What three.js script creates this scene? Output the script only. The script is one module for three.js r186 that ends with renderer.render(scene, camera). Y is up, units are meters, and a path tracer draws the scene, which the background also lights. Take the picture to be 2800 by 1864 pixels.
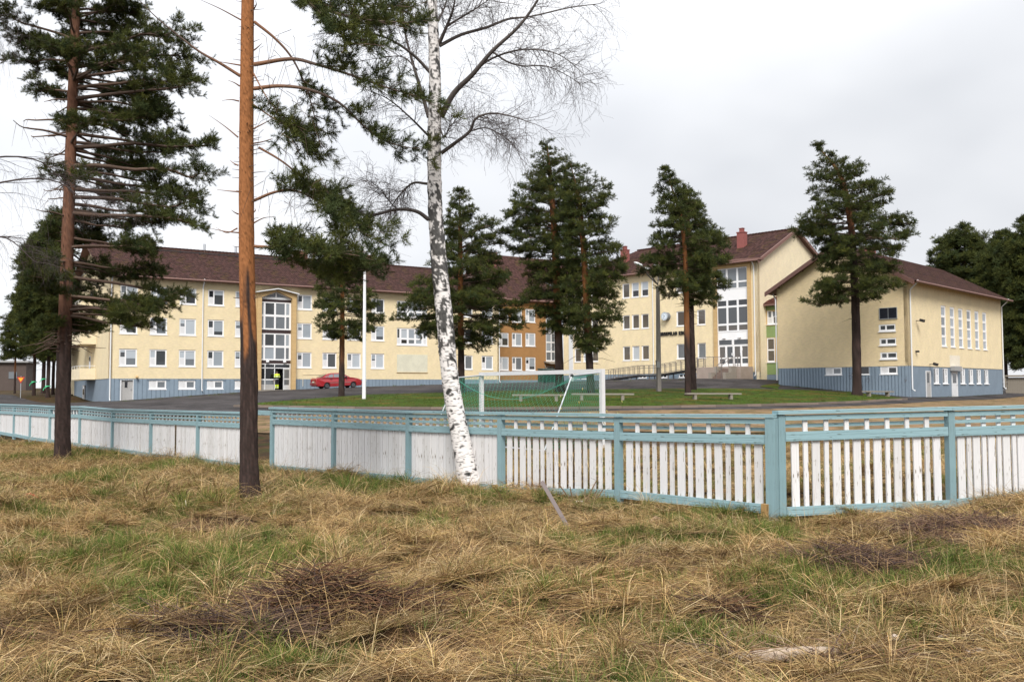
import * as THREE from 'three';
import { mergeGeometries } from 'three/addons/utils/BufferGeometryUtils.js';
import { ImprovedNoise } from 'three/addons/math/ImprovedNoise.js';
import { MarchingCubes } from 'three/addons/objects/MarchingCubes.js';
import { TextGeometry } from 'three/addons/geometries/TextGeometry.js';
import { FontLoader } from 'three/addons/loaders/FontLoader.js';

// ------------------------------------------------------------------ camera, sky, sun, exposure
const scene = new THREE.Scene();
const R = Math.PI / 180, FPX = 2500, CX = 1400, CY = 932;
const camera = new THREE.PerspectiveCamera(2 * Math.atan(CY / FPX) / R, 2800 / 1864, 0.1, 1500);
camera.position.set(0, 1.55, 0);
camera.rotation.set(3.02 * R, 0, -0.22 * R, 'YXZ');
camera.updateMatrixWorld();
const renderer = new THREE.WebGLRenderer({ antialias: true });
renderer.toneMapping = THREE.LinearToneMapping;
renderer.toneMappingExposure = 2.6;
renderer.shadowMap.enabled = true;

const perlin = new ImprovedNoise();
const n3 = (x, y, z) => perlin.noise(x, y, z);
const fbm = (x, y, z, o = 4) => { let s = 0, a = 0.5; for (let i = 0; i < o; i++) { s += a * perlin.noise(x, y, z); x *= 2.03; y *= 2.03; z *= 2.03; a *= 0.5; } return s; };
const clamp = (x, a = 0, b = 1) => Math.min(b, Math.max(a, x));
const smooth = (a, b, x) => { const t = clamp((x - a) / (b - a)); return t * t * (3 - 2 * t); };
const lerp = (a, b, t) => a + (b - a) * t;

{ // an overcast sky: even cloud deck, thinner and whiter in places, brighter towards the zenith as overcast skies are
  const w = 1024, h = 512, data = new Float32Array(w * h * 4);
  for (let j = 0; j < h; j++) {
    const el = ((j + 0.5) / h - 0.5) * Math.PI, sy = Math.sin(el), cy = Math.cos(el);
    for (let i = 0; i < w; i++) {
      const az = ((i + 0.5) / w - 0.5) * 2 * Math.PI, x = Math.cos(az) * cy, z = Math.sin(az) * cy;
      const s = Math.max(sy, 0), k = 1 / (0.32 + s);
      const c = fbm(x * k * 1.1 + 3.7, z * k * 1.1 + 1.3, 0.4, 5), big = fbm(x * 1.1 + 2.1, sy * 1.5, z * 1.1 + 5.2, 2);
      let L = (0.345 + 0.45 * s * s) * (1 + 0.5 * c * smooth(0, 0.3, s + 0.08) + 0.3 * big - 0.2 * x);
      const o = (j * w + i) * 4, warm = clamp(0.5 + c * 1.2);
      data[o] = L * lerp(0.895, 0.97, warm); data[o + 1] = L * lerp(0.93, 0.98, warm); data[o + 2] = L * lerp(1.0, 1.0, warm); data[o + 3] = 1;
    }
  }
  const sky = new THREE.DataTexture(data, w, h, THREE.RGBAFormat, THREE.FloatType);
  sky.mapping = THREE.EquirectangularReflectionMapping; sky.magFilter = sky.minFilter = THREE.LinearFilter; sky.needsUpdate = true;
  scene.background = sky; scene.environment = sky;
}
const sun = new THREE.DirectionalLight(new THREE.Color().setRGB(1, 0.96, 0.9), 1.5);
sun.position.set(2, 72, 69); sun.target.position.set(0, 0, -50); sun.name = 'sun';
sun.position.add(sun.target.position); scene.add(sun, sun.target);
sun.castShadow = true; sun.shadow.radius = 45; sun.shadow.mapSize.set(4096, 4096);
Object.assign(sun.shadow.camera, { left: -90, right: 90, top: 90, bottom: -90, near: 1, far: 260 });

// ------------------------------------------------------------------ helpers
let seed = 7;
function rng(s) { let a = s >>> 0; return () => { a = (a + 0x6d2b79f5) | 0; let t = Math.imul(a ^ (a >>> 15), 1 | a); t = (t + Math.imul(t ^ (t >>> 7), 61 | t)) ^ t; return ((t ^ (t >>> 14)) >>> 0) / 4294967296; }; }
const V = (x, y, z) => new THREE.Vector3(x, y, z);
const taken = new Map();
const numbered = (n) => { const k = taken.get(n) ?? 0; taken.set(n, k + 1); return k ? n + '_' + String(k).padStart(3, '0') : n; };
function tag(o, label, category, group, kind) { if (label) o.userData.label = label; if (category) o.userData.category = category; if (group) o.userData.group = group; if (kind) o.userData.kind = kind; return o; }
function thing(name, label, category, p = [0, 0, 0], turn = 0, group) { const o = new THREE.Group(); o.name = numbered(name); o.position.set(...p); o.rotation.y = turn; scene.add(o); return tag(o, label, category, group); }
function part(name, geo, mat, parent) { const m = new THREE.Mesh(Array.isArray(geo) ? merge(geo) : geo, mat); m.name = parent === scene ? numbered(name) : name; m.castShadow = m.receiveShadow = true; parent.add(m); return m; }
function merge(list) {
  const idx = list.every((g) => g.index);
  const out = list.map((g) => { const k = idx || !g.index ? g : g.toNonIndexed(); for (const a of Object.keys(k.attributes)) if (!['position', 'normal', 'uv', 'color'].includes(a)) k.deleteAttribute(a); return k; });
  const col = out.some((g) => g.attributes.color);
  for (const g of out) if (col && !g.attributes.color) g.setAttribute('color', new THREE.BufferAttribute(new Float32Array(g.attributes.position.count * 3).fill(1), 3));
  const m = out.length === 1 ? out[0] : mergeGeometries(out);
  m.clearGroups(); return m;
}
function uvm(g, s = 1) { // uv in metres by the way a face points
  const p = g.attributes.position, n = g.attributes.normal, u = new Float32Array(p.count * 2);
  for (let i = 0; i < p.count; i++) {
    const ax = Math.abs(n.getX(i)), ay = Math.abs(n.getY(i)), az = Math.abs(n.getZ(i));
    if (ay > ax && ay > az) { u[2 * i] = p.getX(i) * s; u[2 * i + 1] = p.getZ(i) * s; } else if (ax > az) { u[2 * i] = p.getZ(i) * s; u[2 * i + 1] = p.getY(i) * s; } else { u[2 * i] = p.getX(i) * s; u[2 * i + 1] = p.getY(i) * s; }
  }
  g.setAttribute('uv', new THREE.BufferAttribute(u, 2)); return g;
}
const bx = (w, h, d, x = 0, y = 0, z = 0, rx = 0, ry = 0, rz = 0) => { const g = uvm(new THREE.BoxGeometry(w, h, d)); if (rx) g.rotateX(rx); if (ry) g.rotateY(ry); if (rz) g.rotateZ(rz); return g.translate(x, y, z); };
const bb = (x0, x1, y0, y1, z0, z1) => uvm(new THREE.BoxGeometry(x1 - x0, y1 - y0, z1 - z0).translate((x0 + x1) / 2, (y0 + y1) / 2, (z0 + z1) / 2));
const Q = new THREE.Quaternion(), UPV = V(0, 1, 0);
function beam(a, b, w, d) { const v = b.clone().sub(a), L = v.length(), g = uvm(new THREE.BoxGeometry(w, L, d)); g.applyQuaternion(new THREE.Quaternion().setFromUnitVectors(UPV, v.normalize())); return g.translate((a.x + b.x) / 2, (a.y + b.y) / 2, (a.z + b.z) / 2); }
function cyl(a, b, r0, r1 = r0, n = 10) { const v = b.clone().sub(a), g = new THREE.CylinderGeometry(r1, r0, v.length(), n); g.applyQuaternion(new THREE.Quaternion().setFromUnitVectors(UPV, v.normalize())); return g.translate((a.x + b.x) / 2, (a.y + b.y) / 2, (a.z + b.z) / 2); }
// tapered tubes collected into one geometry
class Tubes {
  constructor() { this.p = []; this.n = []; this.u = []; this.c = []; this.i = []; }
  add(pts, rad, sides = 5, color, shape) {
    const base = this.p.length / 3, N = pts.length; let side = null, len = 0;
    for (let k = 0; k < N; k++) {
      const t = pts[Math.min(k + 1, N - 1)].clone().sub(pts[Math.max(k - 1, 0)]).normalize();
      if (!side) side = Math.abs(t.y) < 0.9 ? V(0, 1, 0).cross(t).normalize() : V(1, 0, 0).cross(t).normalize(); else side.addScaledVector(t, -side.dot(t)).normalize();
      const up = t.clone().cross(side); if (k) len += pts[k].distanceTo(pts[k - 1]);
      for (let s = 0; s <= sides; s++) {
        const a = s / sides * Math.PI * 2, c = Math.cos(a), q = Math.sin(a), r0 = typeof rad === 'number' ? rad : rad[k], r = shape ? shape(a, len, r0) : r0;
        const nx = side.x * c + up.x * q, ny = side.y * c + up.y * q, nz = side.z * c + up.z * q;
        this.p.push(pts[k].x + nx * r, pts[k].y + ny * r, pts[k].z + nz * r); this.n.push(nx, ny, nz); this.u.push(s / sides * 2 * Math.PI * Math.max(r0, 0.02), len);
        if (color) this.c.push(...color(a, len, k, V(nx, ny, nz)));
      }
    }
    for (let k = 0; k < N - 1; k++) for (let s = 0; s < sides; s++) { const a = base + k * (sides + 1) + s, b = a + sides + 1; this.i.push(a, a + 1, b, a + 1, b + 1, b); }
    return this;
  }
  geo(recompute) { const g = new THREE.BufferGeometry(); g.setAttribute('position', new THREE.Float32BufferAttribute(this.p, 3)); g.setAttribute('normal', new THREE.Float32BufferAttribute(this.n, 3)); g.setAttribute('uv', new THREE.Float32BufferAttribute(this.u, 2)); if (this.c.length) g.setAttribute('color', new THREE.Float32BufferAttribute(this.c, 3)); g.setIndex(this.i); if (recompute) g.computeVertexNormals(); return g; }
}
function curve(pts, n) { return new THREE.CatmullRomCurve3(pts, false, 'centripetal').getPoints(n); }
function copies(name, geo, mat, list, parent, kind = 'stuff') {
  const m = new THREE.InstancedMesh(geo, mat, list.length), c = new THREE.Color(); m.name = parent === scene ? numbered(name) : name;
  list.forEach(([mt, col], i) => { m.setMatrixAt(i, mt); m.setColorAt(i, c.setRGB(...col)); });
  m.castShadow = m.receiveShadow = true; parent.add(m); m.userData.kind = kind; return m;
}

// photo pixels to directions and places
const ray = (px, py) => V((px - CX) / FPX, -(py - CY) / FPX, -1).applyQuaternion(camera.quaternion);
const EYE = camera.position.clone();
const at = (px, py, depth) => { const d = ray(px, py); return EYE.clone().addScaledVector(d, depth / -d.z); };

// ------------------------------------------------------------------ materials
function tex(w, h, fn, srgb = true, ch = 3) {
  const d = new Uint8Array(w * h * 4);
  for (let j = 0; j < h; j++) for (let i = 0; i < w; i++) { const v = fn(i / w, j / h, i, j), o = (j * w + i) * 4; d[o] = clamp(v[0]) * 255; d[o + 1] = clamp(v[1] ?? v[0]) * 255; d[o + 2] = clamp(v[2] ?? v[0]) * 255; d[o + 3] = 255; }
  const t = new THREE.DataTexture(d, w, h); t.wrapS = t.wrapT = THREE.RepeatWrapping; t.magFilter = THREE.LinearFilter; t.minFilter = THREE.LinearMipmapLinearFilter; t.generateMipmaps = true;
  if (srgb) t.colorSpace = THREE.SRGBColorSpace; t.needsUpdate = true; return t;
}
// noise that tiles on a unit square
const tn = (u, v, f, s = 0) => { const a = u * 2 * Math.PI, b = v * 2 * Math.PI, k = f / (2 * Math.PI); return perlin.noise(Math.cos(a) * k + s, Math.sin(a) * k + Math.cos(b) * k * 0.7, Math.sin(b) * k + s * 2); };
const rep = (t, u, v) => { t.repeat.set(u, v); return t; };
const M = (c, rough = 0.85, more = {}) => new THREE.MeshStandardMaterial({ color: new THREE.Color().setRGB(...c), roughness: rough, ...more });
const MD = (c, rough = 0.95, more = {}) => new THREE.MeshPhysicalMaterial({ color: new THREE.Color().setRGB(...c), roughness: rough, specularIntensity: 0.25, ...more });   // dull, dusty surfaces
const rr = rng(11), speck = Array.from({ length: 65536 }, () => rr());
const sp = (i, j) => speck[((i & 255) << 8) | (j & 255)];

// painted brick: courses of 7.5 cm over 2.4 m, 24 cm bricks; brightness of paint varies a little brick by brick
const courses = 32, bricks = 10;
const brickBump = rep(tex(1024, 1024, (u, v, i, j) => { const r = Math.floor(v * courses), y = v * courses - r, x = (u * bricks + (r & 1) * 0.5) % 1; const jh = Math.min(y, 1 - y) * 0.075, jv = Math.min(x, 1 - x) * 0.24; const k = Math.min(smooth(0.002, 0.008, jh), 0.45 + 0.55 * smooth(0.002, 0.008, jv)); return [0.72 * k + 0.03 * (0.5 + tn(u, v, 40)) + 0.05 * sp(i, j) + 0.04 * sp(r, Math.floor(u * bricks + (r & 1) * 0.5))]; }, false), 1 / 2.4, 1 / 2.4);
const brickTone = rep(tex(512, 512, (u, v, i, j) => { const r = Math.floor(v * courses), y = v * courses - r, b = Math.floor(u * bricks + (r & 1) * 0.5) % bricks; const k = 0.94 + 0.035 * sp(b, r) + 0.02 * tn(u, v, 5) + 0.015 * tn(u, v, 17, 3) - (Math.min(y, 1 - y) < 0.1 ? 0.05 * sp(i >> 3, r) : 0); return [k, k * (0.995 - 0.01 * sp(r, b)), k * (0.985 - 0.02 * sp(b, r + 9))]; }), 1 / 2.4, 1 / 2.4);
const wallMat = (c) => M(c, 0.9, { map: brickTone, bumpMap: brickBump, bumpScale: 0.012 });
const plasterTone = rep(tex(512, 512, (u, v, i, j) => { const k = 0.94 + 0.035 * tn(u, v, 6) + 0.025 * tn(u, v, 23, 4) + 0.03 * sp(i, j); return [k, k, k]; }), 1 / 3, 1 / 3);
const plasterMat = (c, r = 0.9) => M(c, r, { map: plasterTone, bumpMap: plasterTone, bumpScale: 0.004 });
const tileTone = rep(tex(512, 512, (u, v, i, j) => { const r = Math.floor(v * 8), c = Math.floor(u * 12 + (r & 1) * 0.5) % 12; const k = 0.62 + 0.3 * sp(c * 7 + 1, r * 5) + 0.14 * tn(u, v, 9) + 0.12 * sp(i, j); const moss = smooth(0.12, 0.4, tn(u, v, 4, 7)); return [k, k * lerp(0.94, 1.0, moss), k * lerp(0.9, 0.8, moss)]; }), 1 / 2.8, 1 / 2.8);
const tileBump = rep(tex(512, 512, (u, v) => [0.5 + 0.5 * Math.sin(u * 12 * 2 * Math.PI)], false), 1 / 2.8, 1 / 2.8);
const woodTone = rep(tex(256, 1024, (u, v, i, j) => { const g = tn(u, v, 26, 1) * 0.5 + 0.5 * tn(u * 1, v, 5, 2), st = perlin.noise(u * 60, v * 2.5, 4.4) * 0.5 + perlin.noise(u * 140, v * 5, 9.1) * 0.35; let k = 0.95 + 0.03 * g + 0.04 * st + 0.02 * sp(i, j >> 2); const chip = smooth(0.56, 0.7, perlin.noise(u * 30, v * 9, 2.2) + 0.5 * perlin.noise(u * 80, v * 26, 7)); const dk = chip * 0.5; return [k * (1 - dk), k * (1 - dk * 1.1), k * (1 - dk * 1.25)]; }), 1 / 0.5, 1 / 2);
const woodBump = rep(tex(256, 512, (u, v, i, j) => [0.5 + 0.5 * perlin.noise(u * 50, v * 3, 4.4) + 0.12 * sp(i, j >> 3)], false), 1 / 0.5, 1 / 2);

const MAT = {
  yellow: wallMat([0.86, 0.735, 0.49]), yellowPale: wallMat([0.87, 0.77, 0.56]), ochre: plasterMat([0.38, 0.2, 0.074]), stone: M([0.58, 0.4, 0.19], 0.85, { map: plasterTone, bumpMap: plasterTone, bumpScale: 0.006 }),
  green: plasterMat([0.24, 0.33, 0.13]), greyblue: plasterMat([0.2, 0.255, 0.315]), plinth: plasterMat([0.225, 0.29, 0.36], 0.75), plinthDark: plasterMat([0.10, 0.12, 0.15]),
  white: M([0.80, 0.80, 0.81], 0.45), whitePaint: M([0.74, 0.74, 0.75], 0.5, { map: plasterTone }), panel: M([0.62, 0.64, 0.62], 0.6, { map: plasterTone }), blank: plasterMat([0.68, 0.655, 0.52]),
  tile: MD([0.09, 0.05, 0.047], 0.9, { map: tileTone, bumpMap: tileBump, bumpScale: 0.05 }), tileRed: MD([0.13, 0.055, 0.045], 0.9, { map: tileTone, bumpMap: tileBump, bumpScale: 0.05 }),
  fascia: plasterMat([0.2, 0.105, 0.085], 0.6), fasciaDark: plasterMat([0.15, 0.075, 0.06], 0.7), chimneyRed: plasterMat([0.27, 0.085, 0.075]), chimneyBrick: wallMat([0.25, 0.11, 0.085]),
  pipe: M([0.7, 0.71, 0.72], 0.45), steel: M([0.5, 0.52, 0.55], 0.4, { metalness: 0.6 }), dark: M([0.02, 0.02, 0.022], 0.6), black: M([0.012, 0.012, 0.013], 0.5), rail: M([0.16, 0.14, 0.13], 0.6), band: M([0.045, 0.026, 0.026], 0.5),
  concrete: plasterMat([0.3, 0.265, 0.225]), concretePink: plasterMat([0.37, 0.3, 0.255]), stepStone: plasterMat([0.2, 0.145, 0.12]), grey: M([0.3, 0.3, 0.3], 0.7), doorGrey: plasterMat([0.42, 0.41, 0.4], 0.6), vent: M([0.012, 0.014, 0.03], 0.5),
  pole: M([0.30, 0.27, 0.245], 0.9, { map: woodTone, bumpMap: woodBump, bumpScale: 0.01 }), bench: M([0.27, 0.24, 0.2], 0.9, { map: woodTone, bumpMap: woodBump, bumpScale: 0.01 }), lumber: M([0.62, 0.36, 0.09], 0.7, { map: woodTone }),
  blue: M([0.25, 0.39, 0.425], 0.7, { map: woodTone, bumpMap: woodBump, bumpScale: 0.004 }), boards: ['a', 'b', 'c', 'd'].map((_, k) => { const t = woodTone.clone(); t.offset.set(k * 0.23, k * 0.37); t.needsUpdate = true; return M([[0.72, 0.715, 0.72], [0.69, 0.685, 0.685], [0.74, 0.73, 0.73], [0.65, 0.64, 0.635]][k], 0.75, { map: t, bumpMap: woodBump, bumpScale: 0.004 }); }),
  footing: M([0.36, 0.22, 0.08], 0.85, { map: woodTone }), needle: MD([1, 1, 1], 0.75, { side: THREE.DoubleSide }), blade: MD([1, 1, 1], 0.85, { side: THREE.DoubleSide }), twig: M([1, 1, 1], 0.9, { vertexColors: true }), bark: MD([1, 1, 1], 0.95, { vertexColors: true }),
};
const glass = (c) => new THREE.MeshPhysicalMaterial({ color: new THREE.Color().setRGB(...c), roughness: 0.06, clearcoat: 0.6, clearcoatRoughness: 0.02, specularIntensity: 1 });
const GL = { dark: glass([0.018, 0.02, 0.024]), dim: glass([0.06, 0.065, 0.07]), mid: glass([0.14, 0.155, 0.17]), brown: glass([0.095, 0.082, 0.07]), blind: glass([0.3, 0.335, 0.37]), pale: glass([0.42, 0.46, 0.5]), black: glass([0.004, 0.004, 0.005]) };

// ------------------------------------------------------------------ terrain
const FX = (n) => { const x = 1 / (0.00057176 - n * 0.00005007) - 1000, Z = (11.42 - n) * 1.731; return [(x - CX) / FPX * Z, Z]; };   // the straight fence: n counts 2.4 m bays from the gap
const wallP0 = V((831 - CX) / FPX * 88, 0, -88);
function lineHit(p0, deg, px) { const u = (px - CX) / FPX, c = Math.cos(deg * R), s = Math.sin(deg * R); const t = (u * -p0.z - p0.x) / (c - u * s); return V(p0.x + c * t, 0, p0.z - s * t); }   // where the upright plane through a pixel column meets a wall line
const gy = (px, py, Z) => { const p = at(px, py, Z); return [p.x, Z, p.y]; };
const ctrl = [
  [...FX(5), -0.06], [...FX(4), -0.09], [...FX(3), -0.1], [...FX(1.5), -0.18], [...FX(0), -0.24], [...FX(-2.5), -0.29], [...FX(-5), -0.28], [...FX(-8.5), -0.22], [5.55, 11.64, 0.08], [7.6, 12.1, 0.11],
  [0, 5, -0.03], [-3, 6, -0.08], [3.5, 6, 0.02], [-8, 13, -0.27], [1, 9, -0.08], [-4, 11, -0.2], [-9, 20, -0.3], [0, -8, 0], [-12, -4, 0], [12, -4, 0.1], [14, 13, 0.25], [-22, 22, -0.1], [-30, 30, 0.1],
  [2.4, 23.6, -0.01], [-1, 28.5, 0.02], [0, 36, 0.25], [15, 36, 0.3], [-13, 38, 0.15], [22, 25, 0.2],
  gy(630, 1112, 50), gy(1050, 1117, 46), gy(1600, 1113, 45), gy(2050, 1111, 47), gy(2300, 1103, 53), gy(2490, 1094, 60),
  gy(296, 1099, 78.5), gy(500, 1082, 81.5), gy(700, 1068, 86), gy(850, 1064, 88.5), gy(1092, 1054, 94.5), gy(1365, 1048, 100), gy(1450, 1047, 106), gy(1600, 1042, 100), gy(1800, 1038, 94), gy(1960, 1035, 88), gy(2070, 1034, 84),
  gy(2128, 1052, 75.3), gy(2339, 1071, 70.7), gy(2487, 1087, 67.8), gy(2600, 1087, 74), gy(2741, 1077, 83), gy(2800, 1075, 90), gy(90, 1082, 92), gy(0, 1079, 105), gy(180, 1098, 88),
  [0, 150, 3.2], [-100, 150, 1.5], [100, 150, 1.6], [-150, 60, 0.8], [150, 60, 0.8], [-300, 0, 0.5], [300, 0, 0.5], [0, 300, 3], [-220, 220, 2], [220, 220, 2], [0, -200, 0.2], [-200, -200, 0.2], [200, -200, 0.2],
];
const rbf = (() => { // smooth surface through the control heights
  const N = ctrl.length, A = ctrl.map((a, i) => [...ctrl.map((b, j) => Math.sqrt((a[0] - b[0]) ** 2 + (a[1] - b[1]) ** 2 + 64) - (i === j ? 1.2 : 0)), 1, a[2]]);
  A.push([...ctrl.map(() => 1), 0, 0]);
  for (let i = 0; i <= N; i++) { let p = i; for (let k = i; k <= N; k++) if (Math.abs(A[k][i]) > Math.abs(A[p][i])) p = k; [A[i], A[p]] = [A[p], A[i]]; for (let k = 0; k <= N; k++) if (k !== i) { const f = A[k][i] / A[i][i]; if (f) for (let q = i; q <= N + 1; q++) A[k][q] -= f * A[i][q]; } }
  const w = A.map((r, i) => r[N + 1] / r[i]);
  return (x, Z) => { const d = Math.hypot(x, Z); if (d > 300) { x *= 300 / d; Z *= 300 / d; } let s = w[N]; for (let i = 0; i < N; i++) s += w[i] * Math.sqrt((x - ctrl[i][0]) ** 2 + (Z - ctrl[i][1]) ** 2 + 64); return s; };
})();
const bump = (x, Z) => { // tussocks and hollows of the rough grass on this side of the fence
  const k = 1 - smooth(13, 30, Z + Math.abs(x) * 0.15); if (k <= 0) return 0;
  return k * (0.11 * n3(x * 0.55, 1.7, Z * 0.55) + 0.11 * n3(x * 1.4 + 9, 4.1, Z * 1.4) + 0.075 * n3(x * 3.3, 8.2, Z * 3.3 + 2) + 0.02 * n3(x * 8, 3, Z * 8));
};
const H = (x, Z) => rbf(x, Z) + bump(x, Z);
function ground(px, py) { // the place on the ground seen in a pixel
  const d = ray(px, py), k = 1 / -d.z; let z0 = 2, z1 = 2;
  const f = (Z) => EYE.y + d.y * k * Z - H(d.x * k * Z, Z);
  for (z1 = 2.2; z1 < 400 && f(z1) > 0; z1 *= 1.03) z0 = z1;
  for (let i = 0; i < 30; i++) { const m = (z0 + z1) / 2; if (f(m) > 0) z0 = m; else z1 = m; }
  return V(d.x * k * z1, H(d.x * k * z1, z1), -z1);
}
const G = (x, z) => H(x, -z);   // ground height at world x, z

function lines(a) { const o = []; for (let k = 0; k < a.length - 1; k++) { const [p, s] = a[k], q = a[k + 1][0], n = Math.max(1, Math.round((q - p) / s)); for (let i = 0; i < n; i++) o.push(p + (q - p) * i / n); } o.push(a[a.length - 1][0]); return o; }
const groundTone = rep(tex(1024, 1024, (u, v, i, j) => { const a = tn(u, v, 7), b = tn(u, v, 22, 5), c = tn(u, v, 60, 9); const gr = smooth(0.0, 0.35, a + 0.5 * b), br = smooth(0.1, 0.4, tn(u, v, 10, 2) + 0.4 * c); const s = 0.8 + 0.35 * c + 0.3 * (sp(i, j) - 0.5); const d = [0.32, 0.235, 0.13], g2 = [0.25, 0.25, 0.085], b2 = [0.21, 0.145, 0.09]; return [0, 1, 2].map((q) => lerp(lerp(d[q], g2[q], gr), b2[q], br * 0.75) * s); }), 1 / 6, 1 / 6);
{
  const xs = lines([[-420, 30], [-90, 6], [-40, 2], [-16, 0.35], [-9, 0.11], [9, 0.35], [16, 2], [60, 6], [120, 30], [420, 1]]), zs = lines([[-60, 20], [0, 1], [3.5, 0.11], [17, 0.3], [32, 1.5], [120, 10], [200, 40], [520, 1]]);
  const p = [], u = [], ix = [], W = xs.length;
  for (const Z of zs) for (const x of xs) { p.push(x, H(x, Z) - smooth(24, 40, Z) * 0.03, -Z); u.push(x, -Z); }
  for (let j = 0; j < zs.length - 1; j++) for (let i = 0; i < W - 1; i++) { const a = j * W + i, b = a + W; ix.push(a, a + 1, b, a + 1, b + 1, b); }
  const g = new THREE.BufferGeometry(); g.setAttribute('position', new THREE.Float32BufferAttribute(p, 3)); g.setAttribute('uv', new THREE.Float32BufferAttribute(u, 2)); g.setIndex(ix); g.computeVertexNormals();
  tag(part('ground', g, MD([1, 1, 1], 0.95, { map: groundTone, bumpMap: groundTone, bumpScale: 0.02 }), scene), 'rough meadow ground of dry grass around the school', 'ground', null, 'structure');
}
function sheet(name, poly, lift, mat, cell = 2) { // a sheet draped on the ground inside a polygon of [x, z]
  const x0 = Math.floor(Math.min(...poly.map((q) => q[0])) / cell), x1 = Math.ceil(Math.max(...poly.map((q) => q[0])) / cell), z0 = Math.floor(Math.min(...poly.map((q) => q[1])) / cell), z1 = Math.ceil(Math.max(...poly.map((q) => q[1])) / cell);
  const p = [], u = [], ix = [];
  const cut = (pts, k, v, sgn) => { const o = []; for (let i = 0; i < pts.length; i++) { const a = pts[i], b = pts[(i + 1) % pts.length], da = (a[k] - v) * sgn, db = (b[k] - v) * sgn; if (da >= 0) o.push(a); if (da * db < 0) { const t = da / (da - db); o.push([a[0] + (b[0] - a[0]) * t, a[1] + (b[1] - a[1]) * t]); } } return o; };
  for (let i = x0; i < x1; i++) {
    const col = cut(cut(poly, 0, i * cell, 1), 0, (i + 1) * cell, -1); if (col.length < 3) continue;
    for (let j = z0; j < z1; j++) {
      const q = cut(cut(col, 1, j * cell, 1), 1, (j + 1) * cell, -1); if (q.length < 3) continue;
      const v2 = q.map((a) => new THREE.Vector2(...a)); if (Math.abs(THREE.ShapeUtils.area(v2)) < 1e-4) continue;
      const base = p.length / 3; q.forEach(([x, z]) => { p.push(x, G(x, z) + (typeof lift === 'function' ? lift(x, z) : lift), z); u.push(x, z); });
      const flip = THREE.ShapeUtils.area(v2) > 0; for (const f of THREE.ShapeUtils.triangulateShape(v2, [])) ix.push(base + f[0], base + f[flip ? 2 : 1], base + f[flip ? 1 : 2]);
    }
  }
  const g = new THREE.BufferGeometry(); g.setAttribute('position', new THREE.Float32BufferAttribute(p, 3)); g.setAttribute('uv', new THREE.Float32BufferAttribute(u, 2)); g.setIndex(ix); g.computeVertexNormals();
  return part(name, g, mat, scene);
}
const gpx = (list) => list.map(([x, y]) => { const p = ground(x, y); return [p.x, p.z]; });
const asphaltTone = rep(tex(1024, 1024, (u, v, i, j) => { const k = 0.80 + 0.22 * tn(u, v, 5) + 0.16 * tn(u, v, 19, 3) + 0.34 * (sp(i, j) - 0.5) + 0.1 * tn(u, v, 60, 8); const crack = Math.abs(tn(u, v, 6, 12)) < 0.008 ? 0.7 : 1; return [k * crack, k * crack * 0.985, k * crack * 0.98]; }), 1 / 9, 1 / 9);
const sandTone = rep(tex(1024, 1024, (u, v, i, j) => { const k = 0.86 + 0.16 * tn(u, v, 6) + 0.2 * tn(u, v, 24, 4) + 0.3 * (sp(i, j) - 0.5), gr = smooth(0.12, 0.34, tn(u, v, 14, 6) + 0.5 * tn(u, v, 50, 2)) * 0.5; return [lerp(k, k * 0.62, gr), lerp(k, k * 0.76, gr), lerp(k, k * 0.5, gr)]; }), 1 / 8, 1 / 8);
const lawnTone = rep(tex(1024, 1024, (u, v, i, j) => { const k = 0.8 + 0.22 * tn(u, v, 12) + 0.2 * tn(u, v, 45, 4) + 0.5 * (sp(i, j) - 0.5), dry = smooth(0.05, 0.34, tn(u, v, 5, 6) + 0.5 * tn(u, v, 30, 2)); return [k * lerp(0.25, 0.38, dry), k * lerp(0.335, 0.335, dry), k * lerp(0.05, 0.12, dry)]; }), 1 / 11, 1 / 11);
tag(sheet('asphalt_yard', [...gpx([[-300, 1140], [150, 1136], [730, 1136], [1400, 1129], [1700, 1123], [2100, 1119], [2300, 1112], [2500, 1102], [2650, 1094], [2800, 1084]]), [70, -92], [66, -100], [40, -118], [0, -118], [-20, -112], [-30, -92], ...gpx([[200, 1101], [145, 1102.5], [105, 1099.5], [75, 1093], [50, 1086], [32, 1080]]), [-72, -124], [-84, -124], [-90, -60]], 0.012, MD([0.073, 0.067, 0.068], 0.9, { map: asphaltTone, bumpMap: asphaltTone, bumpScale: 0.006 })), 'dark grey asphalt school yard between the buildings', 'yard', null, 'structure');
const sandEdge = gpx([[560, 1180], [730, 1185], [1000, 1176], [1400, 1174], [1700, 1180], [2000, 1184], [2400, 1180], [2800, 1172], [3000, 1168]]), sandFar = gpx([[3000, 1078], [2800, 1084.3], [2650, 1094.3], [2500, 1102.3], [2300, 1112.3], [2100, 1119.4], [1700, 1123.4], [1400, 1129.5], [730, 1136.6], [560, 1137]]);
tag(sheet('sand_field', [...sandEdge, ...sandFar], 0.02, MD([0.26, 0.17, 0.095], 0.95, { map: sandTone, bumpMap: sandTone, bumpScale: 0.01 }), 1), 'brown sand playing field between fence and asphalt', 'field', null, 'structure');
const kerbPx = [[640, 1112.5], [760, 1115], [1050, 1118.5], [1400, 1120], [1700, 1117.5], [2050, 1111.5], [2330, 1102], [2480, 1093.5]];
const kerbLine = gpx(kerbPx), lawnBack = gpx([[2445, 1087.5], [2360, 1078], [2250, 1071], [2120, 1066.5], [1900, 1064.5], [1700, 1066.5], [1400, 1070], [1240, 1075.5], [1000, 1082], [800, 1097], [700, 1106]]);
const lawn = [...kerbLine, ...lawnBack];
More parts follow.
